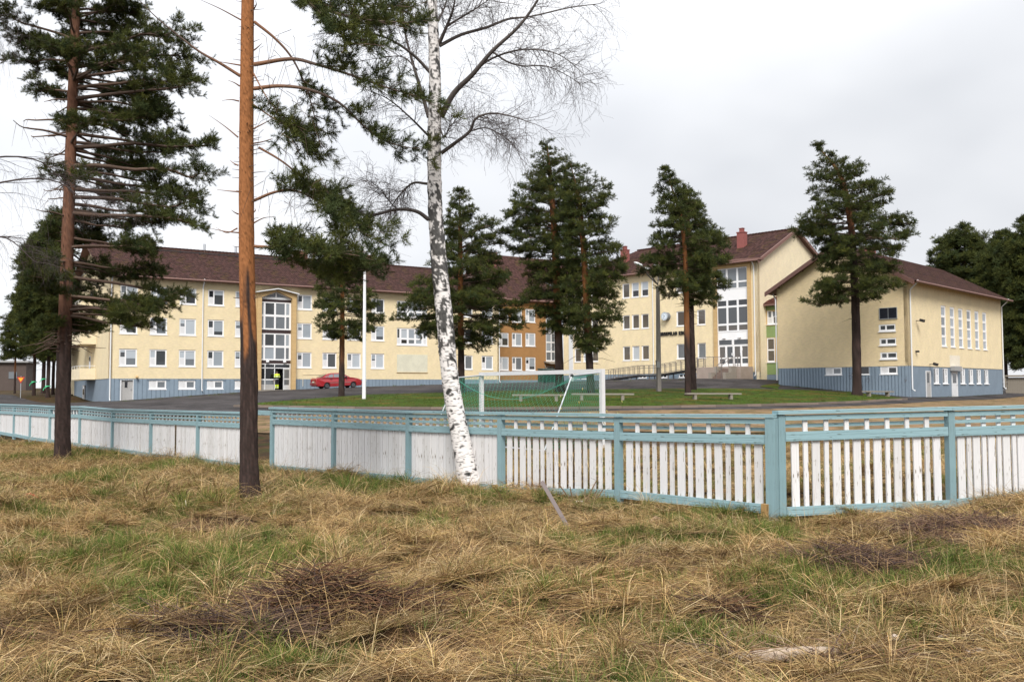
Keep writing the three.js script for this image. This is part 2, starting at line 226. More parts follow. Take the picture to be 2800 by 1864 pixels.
tag(sheet('lawn', lawn, 0.085, MD([1, 1, 1], 0.95, { map: lawnTone, bumpMap: lawnTone, bumpScale: 0.03 }), 1.5), 'mown green lawn island inside a low kerb', 'lawn', null, 'structure');
tag(sheet('lawn', gpx([[2128, 1064.5], [2110, 1062], [2078, 1058.5], [2088, 1054], [2120, 1050], [2136, 1049]]), 0.05, MAT_lawn(), 1), 'small green lawn corner beside the gym wall', 'lawn', null, 'structure');
function MAT_lawn() { return MD([1, 1, 1], 0.95, { map: lawnTone, bumpMap: lawnTone, bumpScale: 0.03 }); }
{ // kerb stones round the lawn, one by one
  const root = tag(new THREE.Group(), 'low stone kerb round the front of the lawn', 'kerb', null, 'structure'); root.name = 'kerb'; scene.add(root);
  const line = new THREE.CatmullRomCurve3(kerbLine.map(([x, z]) => V(x, G(x, z), z)), false, 'centripetal'), L = line.getLength(), n = Math.round(L / 1.05), stone = [0, 1, 2].map((k) => plasterMat([[0.2, 0.155, 0.125], [0.235, 0.18, 0.145], [0.17, 0.135, 0.11]][k])), kr = rng(4);
  const kg = bx(0.14, 0.17, 1, 0, 0, 0);
  for (let i = 0; i < n; i++) {
    const a = line.getPointAt(i / n), b = line.getPointAt((i + 1) / n), m = part('kerb_stone', kg, stone[Math.floor(kr() * 3)], root);
    m.position.copy(a).lerp(b, 0.5); m.position.y = G(m.position.x, m.position.z) + 0.035 + kr() * 0.015; m.scale.z = a.distanceTo(b) - 0.02; m.rotation.y = Math.atan2(b.x - a.x, b.z - a.z) + (kr() - 0.5) * 0.02; m.rotation.z = (kr() - 0.5) * 0.08;
  }
}
{ // worn white play markings on the asphalt
  const mk = rng(31), geos = [];
  for (let i = 0; i < 46; i++) { const x = lerp(1640, 1800, mk()), y = lerp(1050, 1059, Math.floor(mk() * 4) / 3), p = ground(x, y), g = uvm(new THREE.PlaneGeometry(0.3 + mk() * 0.9, 0.12).rotateX(-Math.PI / 2).rotateY(-0.1 + 0.2 * mk())); geos.push(g.translate(p.x, p.y + 0.022, p.z)); }
  for (let i = 0; i < 10; i++) { const p = ground(lerp(1420, 1540, mk()), 1056 + 3 * mk()); geos.push(uvm(new THREE.PlaneGeometry(0.4 + mk() * 0.5, 0.1).rotateX(-Math.PI / 2)).translate(p.x, p.y + 0.022, p.z)); }
  tag(part('painted_marking', geos, M([0.5, 0.48, 0.46], 0.9), scene), 'worn white play markings painted on the asphalt', 'marking', null, 'structure');
}

// ------------------------------------------------------------------ the white and blue board fence
function fence(label, p0, dir, posts, tops, styles, o = {}) { // posts: distances along dir; tops: [distance, height]; styles: per bay, number of battens and whether the lath is in front
  const root = thing('board_fence', label, 'fence', [p0.x, 0, p0.z], Math.atan2(-dir.z, dir.x)), fr = rng(o.seed ?? 5);
  const top = (s) => { let k = 0; while (k < tops.length - 2 && s > tops[k + 1][0]) k++; return lerp(tops[k][1], tops[k + 1][1], clamp((s - tops[k][0]) / (tops[k + 1][0] - tops[k][0]), -1, 2)); };
  const base = (s) => G(p0.x + dir.x * s, p0.z + dir.z * s);
  const unit = bx(1, 1, 1), wideG = bx(0.105, 1, 0.022), slimG = bx(0.058, 1, 0.026), bluePost = MAT.blue;
  const rail = (name, s0, s1, y0, y1, h, d, z, mat = MAT.blue) => { const L = Math.hypot(s1 - s0, y1 - y0), m = part(name, bx(h, L, d), mat, root); m.position.set((s0 + s1) / 2, (y0 + y1) / 2, z); m.rotation.z = Math.atan2(y1 - y0, s1 - s0) - Math.PI / 2; return m; };
  posts.forEach((s, i) => {
    const yb = base(s) - 0.15, yt = top(s) - 0.045, m = part('post', unit, bluePost, root), w = o.corner === i ? 0.13 : 0.09;
    m.scale.set(w, yt - yb, w); m.position.set(s, (yt + yb) / 2, 0.02); m.rotation.z = (fr() - 0.5) * 0.015;
    if (o.footings?.includes(i)) { const f = part('post_footing', bx(0.085, 0.34, 0.085), MAT.footing, root); f.position.set(s - 0.075, base(s) + 0.03, 0.075); f.rotation.z = (fr() - 0.5) * 0.06; }
  });
  for (let i = 0; i < posts.length - 1; i++) {
    const [nb, front, gap = 0] = styles[i] ?? [11, true], s0 = posts[i], s1 = posts[i + 1], L = s1 - s0, t0 = top(s0), t1 = top(s1 - 1e-4);
    if (!nb) { rail('top_rail', s0, s1, t0 - gap, t1 - gap, 0.1, 0.03, 0.06); continue; }
    const b0 = base(s0) + 0.06 + 0.03 * fr(), b1 = base(s1) + 0.06 + 0.03 * fr();
    rail('cap_board', s0 - (i ? 0 : 0.06), s1 + (i === posts.length - 2 ? 0.06 : -0.004), t0 - 0.02, t1 - 0.02, 0.042, 0.15, 0.02);
    rail('top_rail', s0 + 0.051, s1 - 0.051, t0 - 0.085, t1 - 0.085, 0.062, 0.03, 0.05);
    rail('lath', s0 + 0.051, s1 - 0.051, t0 - 0.185, t1 - 0.185, 0.042, 0.02, front ? 0.047 : -0.012);
    rail('middle_rail', s0 + 0.051, s1 - 0.051, t0 - 0.31, t1 - 0.305, 0.112, 0.03, 0.05);
    rail('bottom_rail', s0 + 0.051, s1 - 0.051, b0 + 0.06, b1 + 0.06, 0.11, 0.03, 0.05);
    const yy = (s, a, b) => lerp(a, b, (s - s0) / L), pitch = (L - 0.1) / (nb + 1);
    const stand = (name, g, s, hi, z) => { const lo = yy(s, b0, b1) + 0.03 + fr() * 0.02, m = part(name, g, MAT.boards[Math.floor(fr() * 4)], root); m.scale.y = hi - lo; m.position.set(s, (hi + lo) / 2, z); m.rotation.z = (fr() - 0.5) * 0.012; m.scale.x = 0.94 + 0.12 * fr(); return m; };
    for (let k = 0; k <= nb; k++) {
      const s = s0 + 0.05 + pitch * (k + 0.5);
      if (!(o.missing?.[i] === k)) stand('picket_board', wideG, s, yy(s, t0, t1) - 0.26, 0.015 + fr() * 0.006);
      if (k < nb) stand('batten', slimG, s + pitch / 2, yy(s, t0, t1) - 0.07, (o.slimZ ?? 0.018) + fr() * 0.005);
    }
  }
  return root;
}
{
  const pt = (n) => { const [x, Z] = FX(n); return V(x, 0, -Z); }, a = pt(0), dir = pt(5).sub(a).normalize(), len = (n) => n * pt(5).distanceTo(a) / 5;
  fence('weathered white board fence with blue rails and posts between the gap and the corner post', a, dir, [0, 1, 2, 3, 4, 5].map(len), [[0, 1.185], [len(2), 1.175], [len(4), 1.2], [len(5), 1.235]], [[11, true], [11, true], [11, true], [7, false], [7, false]], { footings: [1, 3, 5], corner: 5, seed: 3 });
  const left = [-9.4, -8.5, -7.73, -6.95, -6.08, -4.91, -3.8, -2.67, -1.5, -0.42, 0], p1 = pt(-9.4);
  fence('long white board fence behind the tall pines, ending in a gap', p1, dir, left.map((n) => len(n + 9.4)), [[0, 1.07], [len(3.3), 1.07], [len(3.35), 1.03], [len(4.49), 1.08], [len(4.5), 1.02], [len(9), 1.06], [len(9.4), 1.06]], [[7, true], [8, true], [8, true], [8, true], [9, false], [10, true], [11, true], [11, true], [11, true], [0, false, 0.0]], { seed: 8, missing: [, , , , , , , 6] });
  const c = pt(5), d2 = V(Math.cos(12.8 * R), 0, -Math.sin(12.8 * R)), c2 = c.clone().addScaledVector(d2, 0.08);
  fence('white picket fence with blue rails running on past the thick corner post', c2, d2, [0, 2.36, 4.7, 7], [[0, 1.275], [7, 1.36]], [[7, false], [9, true], [9, true]], { seed: 12 });
}

// ------------------------------------------------------------------ buildings
class Face { // one wall plane of a building: x along it, y up, z out of it
  constructor(root, o, deg) { this.root = root; this.o = o; this.deg = deg; this.ex = V(Math.cos(deg * R), 0, -Math.sin(deg * R)); this.ez = V(Math.sin(deg * R), 0, Math.cos(deg * R)); this.inv = new THREE.Matrix4().copy(root.matrixWorld).invert(); }
  px(x, y, dz = 0) { const d = ray(x, y), p0 = this.o.clone().addScaledVector(this.ez, dz), t = p0.sub(EYE).dot(this.ez) / d.dot(this.ez), p = EYE.clone().addScaledVector(d, t); return { x: p.clone().sub(this.o).dot(this.ex), y: p.y, p }; }
  put(m, x = 0, y = 0, z = 0, parent = this.root) { const w = this.o.clone().addScaledVector(this.ex, x).addScaledVector(this.ez, z); w.y = y; m.position.copy(w.applyMatrix4(this.inv)); m.rotation.y = this.deg * R - this.root.rotation.y; parent.add(m); return m; }
  add(name, geo, mat) { const m = part(name, geo, mat, this.root); return this.put(m); }
  world(x, y, z) { const w = this.o.clone().addScaledVector(this.ex, x).addScaledVector(this.ez, z); w.y = y; return w; }
}
function building(name, label, o, deg) { const g = thing(name, label, 'building', [o.x, 0, o.z], deg * R); g.updateMatrixWorld(); return new Face(g, o, deg); }
function wallGeo(outline, holes, depth = 0.3) { const s = new THREE.Shape(outline.map((p) => new THREE.Vector2(...p))); for (const [x0, y0, x1, y1] of holes) s.holes.push(new THREE.Path([[x0, y0], [x0, y1], [x1, y1], [x1, y0]].map((p) => new THREE.Vector2(...p)))); const g = new THREE.ExtrudeGeometry(s, { depth, bevelEnabled: false }); return uvm(g.translate(0, 0, -depth)); }
const winCache = new Map();
function windowUnit(w, h, cells, sill = true, frameMat = MAT.white) { // cells: [x0, y0, x1, y1, kind] as shares of the opening; a kind is a pane tone or 'panel'
  const key = [w.toFixed(2), h.toFixed(2), JSON.stringify(cells.map((c) => c.slice(0, 4)))].join();
  if (!winCache.has(key)) {
    const s = new THREE.Shape([[-w / 2, 0], [w / 2, 0], [w / 2, h], [-w / 2, h]].map((p) => new THREE.Vector2(...p)));
    for (const [a, b, c, d] of cells) s.holes.push(new THREE.Path([[a, b], [a, d], [c, d], [c, b]].map(([x, y]) => new THREE.Vector2((x - 0.5) * w, y * h))));
    winCache.set(key, { frame: uvm(new THREE.ExtrudeGeometry(s, { depth: 0.08, bevelEnabled: false })), cells: cells.map(([a, b, c, d]) => bb((a - 0.5) * w, (c - 0.5) * w, b * h, d * h, 0, 0.02)), sill: bx(w + 0.1, 0.06, 0.2, 0, -0.03, 0.07) });
  }
  const k = winCache.get(key), m = new THREE.Mesh(k.frame, frameMat); m.name = 'window'; m.castShadow = m.receiveShadow = true;
  cells.forEach((c, i) => { const [t, f] = c[4].split('/'), q = part(t === 'panel' ? 'panel' : 'pane', k.cells[i], t === 'panel' ? MAT.whitePaint : GL[t], m); q.position.z = t === 'panel' ? 0.05 : 0.025; if (f) part('blind', bb((c[0] - 0.5) * w + 0.01, (c[2] - 0.5) * w - 0.01, lerp(c[3], c[1], +f) * h, c[3] * h - 0.01, 0.046, 0.05), +f > 0.6 ? GL.blind : GL.pale, m); });
  if (sill) part('sill', k.sill, MAT.white, m);
  return m;
}
const wr = rng(77);
const tone = (a = 0.45) => { const q = wr(); return q < a ? (wr() < 0.5 ? 'blind' : 'pale') : q < a + 0.2 ? ['dim/0.3', 'mid/0.55', 'dim/0.75', 'dark/0.4'][Math.floor(wr() * 4)] : wr() < 0.4 ? 'mid' : wr() < 0.6 ? 'dim' : 'dark'; };
const casement = (w, h) => windowUnit(w, h, [[0.07, 0.53, 0.32, 0.92, tone(0.25)], [0.07, 0.08, 0.32, 0.49, 'panel'], [0.40, 0.08, 0.92, 0.92, tone(0.5)]]);
const single = (w, h, k) => windowUnit(w, h, k === 'half' ? [[0.16, 0.48, 0.92, 0.95, 'pale'], [0.16, 0.06, 0.92, 0.46, 'black']] : [[0.16, 0.06, 0.92, 0.94, k ?? 'brown']]);
const lowWin = (w, h) => windowUnit(w, h, [[0.05, 0.12, 0.42, 0.9, 'panel'], [0.5, 0.18, 0.92, 0.82, wr() < 0.5 ? 'dark' : 'mid']]);
// a run of boards with raised seams on a plinth, leaving openings free
function seams(x0, x1, y0, y1, holes, pitch = 0.38) { const g = []; for (let x = x0 + pitch / 2; x < x1; x += pitch) { let spans = [[typeof y0 === 'function' ? y0(x) : y0, y1]]; for (const [a, b, c, d] of holes) if (x > a - pitch / 2 && x < c + pitch / 2) spans = spans.flatMap(([p, q]) => [[p, Math.min(q, b - 0.08)], [Math.max(p, d + 0.02), q]]).filter(([p, q]) => q - p > 0.05); for (const [p, q] of spans) g.push(bb(x - pitch / 2 + 0.03, x + pitch / 2 - 0.03, p, q, 0.002, 0.055)); } return g; }
// a tiled slope: overlapping courses from the eave line up to the ridge line, between two rakes; all in face coordinates
function slope(f, name, x0, x1, ze, ye, zr, yr, mat, xr0 = x0, xr1 = x1) {
  const L = Math.hypot(zr - ze, yr - ye), n = Math.max(4, Math.round(L / 0.34)), geos = [], ang = Math.atan2(yr - ye, ze - zr);
  for (let k = 0; k < n; k++) {
    const a = k / n, b = Math.min(1, (k + 1.25) / n), up = V(0, Math.cos(ang), Math.sin(ang)).multiplyScalar(0.035);
    const P = (t, x, l) => V(x, lerp(ye, yr, t), lerp(ze, zr, t)).addScaledVector(up, l), xa = [lerp(x0, xr0, a), lerp(x1, xr1, a)], xb = [lerp(x0, xr0, b), lerp(x1, xr1, b)];
    const q = [P(a, xa[0], 1.3), P(a, xa[1], 1.3), P(b, xb[1], 0.35), P(b, xb[0], 0.35), P(a, xa[0], 0), P(a, xa[1], 0)];
    const g = new THREE.BufferGeometry(), fs = [[0, 1, 2, 3], [4, 5, 1, 0]], p = [], uv = [];
    for (const [i, j, m, o] of fs) for (const v of [i, j, m, i, m, o]) { p.push(q[v].x, q[v].y, q[v].z); uv.push(q[v].x, (v === 2 || v === 3 ? b : v > 3 ? a - 0.01 : a) * L); }
    g.setAttribute('position', new THREE.Float32BufferAttribute(p, 3)); g.setAttribute('uv', new THREE.Float32BufferAttribute(uv, 2)); g.computeVertexNormals(); geos.push(g);
  }
  return f.add(name, geos, mat);
}
function prism(pts, x0, x1) { const g = new THREE.ExtrudeGeometry(new THREE.Shape(pts.map(([z, y]) => new THREE.Vector2(-z, y))), { depth: x1 - x0, bevelEnabled: false }); return uvm(g.rotateY(Math.PI / 2).translate(x0, 0, 0)); }
function downpipe(f, x, y0, y1, z = 0.1, kink = 0.5) { const t = new Tubes(); t.add([V(x, y1 + 0.35, z + kink), V(x, y1 + 0.15, z + kink * 0.9), V(x, y1 - 0.35, z), V(x, y0 + 0.25, z), V(x, y0 + 0.1, z + 0.2)], 0.055, 8); return f.add('downpipe', t.geo(), MAT.pipe); }
const gutter = (f, x0, x1, y, z) => { const t = new Tubes(); t.add([V(x0, y, z), V(x1, y, z)], 0.085, 8); f.add('gutter', t.geo(), MAT.fascia); };
function chimney(f, x, y, z, w, h, mat, pot = true) { const m = f.add('chimney', [bx(w, h, w * 0.85, 0, h / 2, 0), bx(w * 1.1, 0.1, w * 0.95, 0, h + 0.03, 0)], mat); f.put(m, x, y, z); if (pot) part('chimney_cap', [bx(w * 0.5, 0.35, w * 0.45, 0, h + 0.25, 0), bx(w * 0.62, 0.05, w * 0.55, 0, h + 0.45, 0)], mat === MAT.chimneyRed ? MAT.chimneyRed : MAT.steel, m); return m; }

// ---- the long left wing
{
  const A0 = lineHit(wallP0, 33, 296), A1 = lineHit(wallP0, 33, 1366), L = A0.distanceTo(A1);
  const A = building('school_wing', 'long three storey yellow wing with tiled roof, end balconies and glazed stair entrance', A0, 33);
  const pl = 2.6, wt = 11.45, D = 21, X = (x, y = 1000) => A.px(x, y).x, rows = [[3.68, 1.5], [6.49, 1.5], [9.29, 1.45]];
  const cols = [[327.6, 369.7], [409.8, 451.9], [491.2, 530.5], [569, 607], [644.6, 680], [813.9, 849], [883.3, 917.3], [950.8, 983.8], [1016.3, 1048.4], [1208, 1236], [1263, 1290], [1319, 1346.4]].map(([a, b]) => [X(a), X(b)]);
  const holes = [], units = [];
  const put = (u, x, y, w, h) => { holes.push([x - w / 2, y, x + w / 2, y + h]); units.push([u, x, y]); };
  const ww = 1.46; for (const [y, h] of rows) for (const [a, b] of cols) put(casement(ww, h), (a + b) / 2, y, ww, h);
  const wx0 = X(1084.8), wx1 = X(1168.3), wcells = (bad) => [[0.02, 0.42, 0.09, 0.94, 'dim'], [0.02, 0.06, 0.12, 0.36, 'panel'], [0.15, 0.42, 0.33, 0.92, tone()], [0.39, 0.42, 0.57, 0.92, 'blind'], [0.63, 0.42, 0.81, 0.92, 'blind'], [0.88, 0.42, 0.95, 0.92, 'mid'], [0.88, 0.06, 0.97, 0.36, 'panel'], [0.15, 0.1, 0.33, 0.32, tone(0.2)], [0.39, 0.1, 0.57, 0.32, 'mid'], [0.63, 0.1, 0.81, 0.32, 'blind']];
  for (const y of [A.px(1126, 943.8).y, A.px(1126, 943.8).y + 2.8]) put(windowUnit(wx1 - wx0, 1.75, wcells()), (wx0 + wx1) / 2, y, wx1 - wx0, 1.75);
  const by = A.px(860, 1190 - 0).y, b0 = A.px(1126, 760 + 1189 / 4.613).y, b1 = A.px(1126, 760 + 965 / 4.613).y;
  // stair entrance opening
  const ex0 = X(709), ex1 = X(793.5), eTop = A.px(750, 797).y, eBase = A.px(750, 1066).y; holes.push([ex0, 1.0, ex1, eTop]);
  const yw = holes.map(([a, b, c, d]) => [a, Math.max(b, pl + 0.001), c, d]).filter(([, b, , d]) => d > b);
  const opened = yw.filter((h) => h[0] !== ex0);
  // the entrance cuts through the plinth as well, so the wall is made left and right of it and above it
  const section = (x0, x1, y0, y1) => wallGeo([[x0, y0], [x1, y0], [x1, y1], [x0, y1]], opened.filter((h) => h[0] > x0 && h[2] < x1 && h[1] >= y0 && h[3] <= y1));
  A.add('wall', [section(0, ex0, pl, wt), section(ex1, L, pl, wt), section(ex0 + 0.0005, ex1 - 0.0005, eTop, wt)], MAT.yellow);
  for (const [u, x, y] of units) A.put(u, x, y, -0.13);
  A.add('blank_panel', bb(wx0, wx1, b0, b1, 0.004, 0.03), MAT.blank); A.add('panel_sill', bb(wx0 - 0.03, wx1 + 0.03, b0 - 0.05, b0, 0, 0.07), MAT.stone);
  // plinth with low windows and a door
  const lowX = [[409, 451], [489.5, 531], [567, 608], [643, 683]].map(([a, b]) => [X(a, 1050), X(b, 1050)]), ly = A.px(470, 1063.5).y, lh = A.px(470, 1039.5).y - ly, lw = 1.46;
  const phs = lowX.map(([a, b]) => [(a + b) / 2 - lw / 2, ly, (a + b) / 2 + lw / 2, ly + lh]), dx0 = X(330, 1060), dx1 = X(363, 1060), dy0 = G(A0.x + 3, A0.z - 1) - 0.1, dy1 = A.px(345, 1039).y; phs.push([dx0, -1 + 0.01, dx1, dy1]);
  const plin = (x0, x1) => wallGeo([[x0, -1], [x1, -1], [x1, pl - 0.002], [x0, pl - 0.002]], phs.filter((h) => h[0] > x0 && h[2] < x1), 0.26);
  A.add('plinth', [plin(0, ex0), plin(ex1, L)].map((g) => g.translate(0, 0, -0.03)), MAT.plinth);
  A.add('plinth_cladding', [...seams(0.1, ex0 - 0.4, -0.6, pl - 0.01, phs), ...seams(ex1 + 0.5, L, 0, pl - 0.01, phs)].map((g) => g.translate(0, 0, -0.03)), MAT.plinth).userData.kind = 'stuff';
  for (const h of phs.slice(0, 4)) A.put(lowWin(lw, lh), (h[0] + h[2]) / 2, ly, -0.14);
  { const d = A.add('door', [bb(dx0, dx1, dy0 - 0.4, dy1, -0.16, -0.1)], MAT.doorGrey); part('door_pane', bb(dx0 + 0.3, dx1 - 0.45, dy1 - 0.65, dy1 - 0.12, -0.1, -0.085), GL.black, d); part('door_handle', bb(dx1 - 0.2, dx1 - 0.12, dy0 + 0.9, dy0 + 1.05, -0.1, -0.04), MAT.steel, d); part('door_frame', [bb(dx0 - 0.08, dx0 + 0.02, dy0 - 0.4, dy1 + 0.05, -0.1, 0.02), bb(dx1 - 0.02, dx1 + 0.08, dy0 - 0.4, dy1 + 0.05, -0.1, 0.02), bb(dx0 - 0.078, dx1 + 0.078, dy1 + 0.001, dy1 + 0.07, -0.1, 0.022)], MAT.whitePaint, d); }
  // stair entrance: stone frame, low gable roof, glazing, doors
  const sx0 = X(698), sx1 = X(804), pk = A.px(754, 789, 0.5).y, pe = A.px(804, 801, 0.5).y, mid = (sx0 + sx1) / 2;
  const fr = new THREE.Shape([[sx0, 0.4], [ex0 + 0.02, 0.4], [ex0 + 0.02, eTop - 0.62], [mid, eTop], [ex1 - 0.02, eTop - 0.62], [ex1 - 0.02, 0.4], [sx1, 0.4], [sx1, pe - 0.1], [mid, pk - 0.1], [sx0, pe - 0.1]].map((p) => new THREE.Vector2(...p)));
  const stair = A.add('stair_frame', uvm(new THREE.ExtrudeGeometry(fr, { depth: 0.6, bevelEnabled: false }).translate(0, 0, -0.12)), MAT.stone);
  const joints = []; for (let y = eBase + 0.4; y < pe - 0.3; y += 0.42) for (const [a, b] of [[sx0, ex0 + 0.02], [ex1 - 0.02, sx1]]) joints.push(bb(a + 0.01, b - 0.01, y, y + 0.018, 0.476, 0.484)); part('stone_joint', joints, M([0.42, 0.26, 0.12], 0.9), stair);
  const rl = (xa, ya, xb, yb) => { const an = Math.atan2(yb - ya, xb - xa), l = Math.hypot(xb - xa, yb - ya); return bx(l, 0.09, 0.95, (xa + xb) / 2, (ya + yb) / 2, 0.32, 0, 0, an); };
  part('portal_roof', [rl(sx0 - 0.2, pe - 0.1, mid + 0.02, pk - 0.01), rl(mid - 0.02, pk - 0.01, sx1 + 0.2, pe - 0.1)], MAT.whitePaint, stair);
  const cy = (y) => A.px(750, y, 0.1).y, gx = (s) => lerp(ex0 + 0.02, ex1 - 0.02, s), gw = ex1 - ex0 - 0.04;
  for (const [ya, yb] of [[901.5, 826], [985, 911.5]]) { const y0 = cy(ya), h = cy(yb) - y0; A.put(windowUnit(gw, h, [[0.005, 0.55, 0.095, 0.96, 'blind'], [0.155, 0.55, 0.44, 0.96, 'dim'], [0.5, 0.55, 0.79, 0.96, 'mid'], [0.84, 0.55, 0.94, 0.96, 'blind'], [0.005, 0.05, 0.095, 0.47, 'blind'], [0.155, 0.05, 0.44, 0.47, ya > 950 ? 'blind' : 'mid'], [0.5, 0.05, 0.79, 0.47, 'mid'], [0.84, 0.05, 0.94, 0.47, 'mid']], false), (ex0 + ex1) / 2, y0, 0.02); }
  { const y0 = cy(818.5), s = [[ex0 + 0.02, y0], [ex1 - 0.02, y0], [ex1 - 0.02, eTop - 0.6], [mid, eTop], [ex0 + 0.02, eTop - 0.6]], sh = new THREE.Shape(s.map((p) => new THREE.Vector2(...p)));
    const hp = (a, b) => [[a, y0 + 0.2], [b, y0 + 0.2], [b, eTop - 0.72 + 0.6 * (1 - Math.abs(b - mid) / (ex1 - mid))], [a, eTop - 0.72 + 0.6 * (1 - Math.abs(a - mid) / (ex1 - mid))]];
    const qs = [hp(ex0 + 0.06, gx(0.1)), hp(gx(0.13), mid - 0.07), hp(mid + 0.07, gx(0.94))]; for (const q of qs) sh.holes.push(new THREE.Path(q.map((p) => new THREE.Vector2(...p))));
    const w = A.add('gable_window', uvm(new THREE.ExtrudeGeometry(sh, { depth: 0.08, bevelEnabled: false }).translate(0, 0, 0.02)), MAT.white); for (const q of qs) part('pane', uvm(new THREE.ExtrudeGeometry(new THREE.Shape(q.map((p) => new THREE.Vector2(...p))), { depth: 0.02, bevelEnabled: false }).translate(0, 0, 0.04)), GL.mid, w); }
  for (const [ya, yb] of [[825.4, 819], [911, 902.5], [993.5, 986]]) A.add('dark_band', bb(ex0 + 0.02, ex1 - 0.02, cy(ya), cy(yb), -0.02, 0.05), MAT.band);
  { // doors: glazed left half shut, right leaf swung open
    const y0 = eBase + 0.02, y1 = cy(994), dm = [bb(ex0 + 0.02, ex1 - 0.02, y1 - 0.08, y1, 0.02, 0.1), bb(ex0 + 0.02, ex1 - 0.02, y1 - 0.45, y1 - 0.37, 0.02, 0.1), ...[0, 0.15, 0.46, 0.97].map((s) => bb(gx(s) - 0.001, gx(s) + 0.08, y0, y1 - 0.08, 0.021, 0.1))];
    const d = A.add('entrance_door', dm, MAT.pipe); part('transom_pane', [bb(gx(0.01), gx(0.47), y1 - 0.38, y1 - 0.08, 0.04, 0.06), bb(gx(0.5), gx(0.97), y1 - 0.38, y1 - 0.08, 0.04, 0.06)], GL.dark, d);
    for (const [a, b] of [[0.03, 0.15], [0.19, 0.45]]) { part('pane', bb(gx(a), gx(b), y0 + 1.02, y1 - 0.45, 0.04, 0.06), GL.black, d); part('pane', bb(gx(a), gx(b), y0 + 0.5, y0 + 0.9, 0.04, 0.06), GL.mid, d); part('kick_plate', bb(gx(a), gx(b), y0, y0 + 0.5, 0.03, 0.07), MAT.doorGrey, d); part('middle_bar', bb(gx(a), gx(b), y0 + 0.9, y0 + 1.02, 0.03, 0.08), MAT.pipe, d); }
    const leaf = new THREE.Group(); leaf.name = 'open_door_leaf'; d.add(leaf); leaf.position.set(gx(0.97), 0, 0.08); leaf.rotation.y = 0.5; const lw2 = gw * 0.3;
    part('leaf_frame', [bb(-lw2, -lw2 + 0.1, y0, y1 - 0.46, 0, 0.05), bb(-0.1, 0, y0, y1 - 0.46, 0, 0.05), bb(-lw2 + 0.1, -0.1, y0, y0 + 0.45, 0, 0.05), bb(-lw2 + 0.1, -0.1, y0 + 0.95, y0 + 1.08, 0, 0.05), bb(-lw2 + 0.1, -0.1, y1 - 0.56, y1 - 0.46, 0, 0.05)], MAT.pipe, leaf); part('leaf_pane', [bb(-lw2 + 0.1, -0.1, y0 + 0.45, y0 + 0.95, 0.015, 0.035), bb(-lw2 + 0.1, -0.1, y0 + 1.08, y1 - 0.56, 0.015, 0.035)], GL.mid, leaf);
    A.add('hallway', [bb(ex0 - 0.3, ex1 + 0.3, y0 - 0.1, y0 - 0.01, -4, 0.02), bb(ex0 - 0.3, ex1 + 0.3, y1, y1 + 0.1, -4, 0), bb(ex0 - 0.3, ex0 - 0.2, y0, y1, -4, -0.3), bb(ex1 + 0.2, ex1 + 0.3, y0, y1, -4, -0.3), bb(ex0 - 0.3, ex1 + 0.3, y0 - 0.1, y1 + 0.1, -4.1, -4)], MAT.grey);
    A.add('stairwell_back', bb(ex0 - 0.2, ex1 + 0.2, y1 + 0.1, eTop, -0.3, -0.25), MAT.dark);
    A.add('entrance_step', [bb(sx0 - 0.5, sx1 + 0.1, y0 - 0.7, y0 - 0.015, 0.03, 0.9), bb(sx0 + 0.7, sx1 - 0.3, y0 - 0.9, y0 - 0.17, 0.9, 1.3)], MAT.concrete);
    for (const s of [0.22, 0.78]) { const m = A.add('wall_lamp', [new THREE.SphereGeometry(0.16, 12, 8).scale(1, 0.8, 1), bx(0.08, 0.08, 0.2, 0, 0.05, -0.12)], MAT.white); A.put(m, gx(s), cy(989), 0.3); }
  }
  // other walls and roof
  const ridge = A.px(519, 684, -D / 2).y, rp = (z) => lerp(wt + 0.15, ridge, 1 - Math.abs(z + D / 2) / (D / 2));
  const SG = new Face(A.root, A0.clone(), 33 - 90); // end wall; x runs from the back to the front corner
  const gable = (m) => [[-D, m], [0, m], [0, wt], [-D / 2, ridge - 0.15], [-D, wt]];
  const SGx = (x, y) => SG.px(x, y).x, gwin = [SGx(219, 738), SGx(236, 738)].sort((a, b) => a - b), gwy = [SG.px(228, 750).y, SG.px(228, 727).y];
  SG.add('end_wall', wallGeo(gable(pl), [[gwin[0], gwy[0], gwin[1], gwy[1]]]), MAT.yellow); SG.put(windowUnit(gwin[1] - gwin[0], gwy[1] - gwy[0], [[0.06, 0.06, 0.94, 0.94, 'mid']]), (gwin[0] + gwin[1]) / 2, gwy[0], -0.12);
  SG.add('end_plinth', wallGeo([[-D, -1], [0, -1], [0, pl - 0.002], [-D, pl - 0.002]], [], 0.26).translate(0, 0, -0.03), MAT.greyblue);
  A.add('rear_wall', [bb(0, L, -1, wt, -D, -D + 0.3), uvm(wallGeo([[-D, -1], [0, -1], [0, wt], [-D / 2, ridge - 0.15], [-D, wt]], []).rotateY(-Math.PI / 2).translate(L - 0.3, 0, 0))], MAT.yellow);
  const oh = 0.6, k = (ridge - wt) / (D / 2), ey = wt + 0.12 - oh * k * 0.4;
  slope(A, 'roof', -0.7, L + 0.5, oh, ey, -D / 2, ridge, MAT.tile); slope(A, 'rear_roof', -0.7, L + 0.5, -D - oh, ey, -D / 2, ridge, MAT.tile);
  A.add('roof_deck', prism([[oh, ey - 0.12], [oh, ey - 0.02], [-D / 2, ridge - 0.02], [-D - oh, ey - 0.02], [-D - oh, ey - 0.12], [-D / 2, ridge - 0.16]], -0.68, L + 0.48), MAT.fasciaDark);
  gutter(A, -0.7, L + 0.5, ey - 0.02, oh + 0.09);
  const rt = []; for (let x = -0.6; x < L + 0.4; x += 0.36) rt.push(bx(0.34, 0.1, 0.3, x, ridge + 0.06, -D / 2, 0, 0, 0.06)); A.add('ridge_tile', rt, MAT.tile);
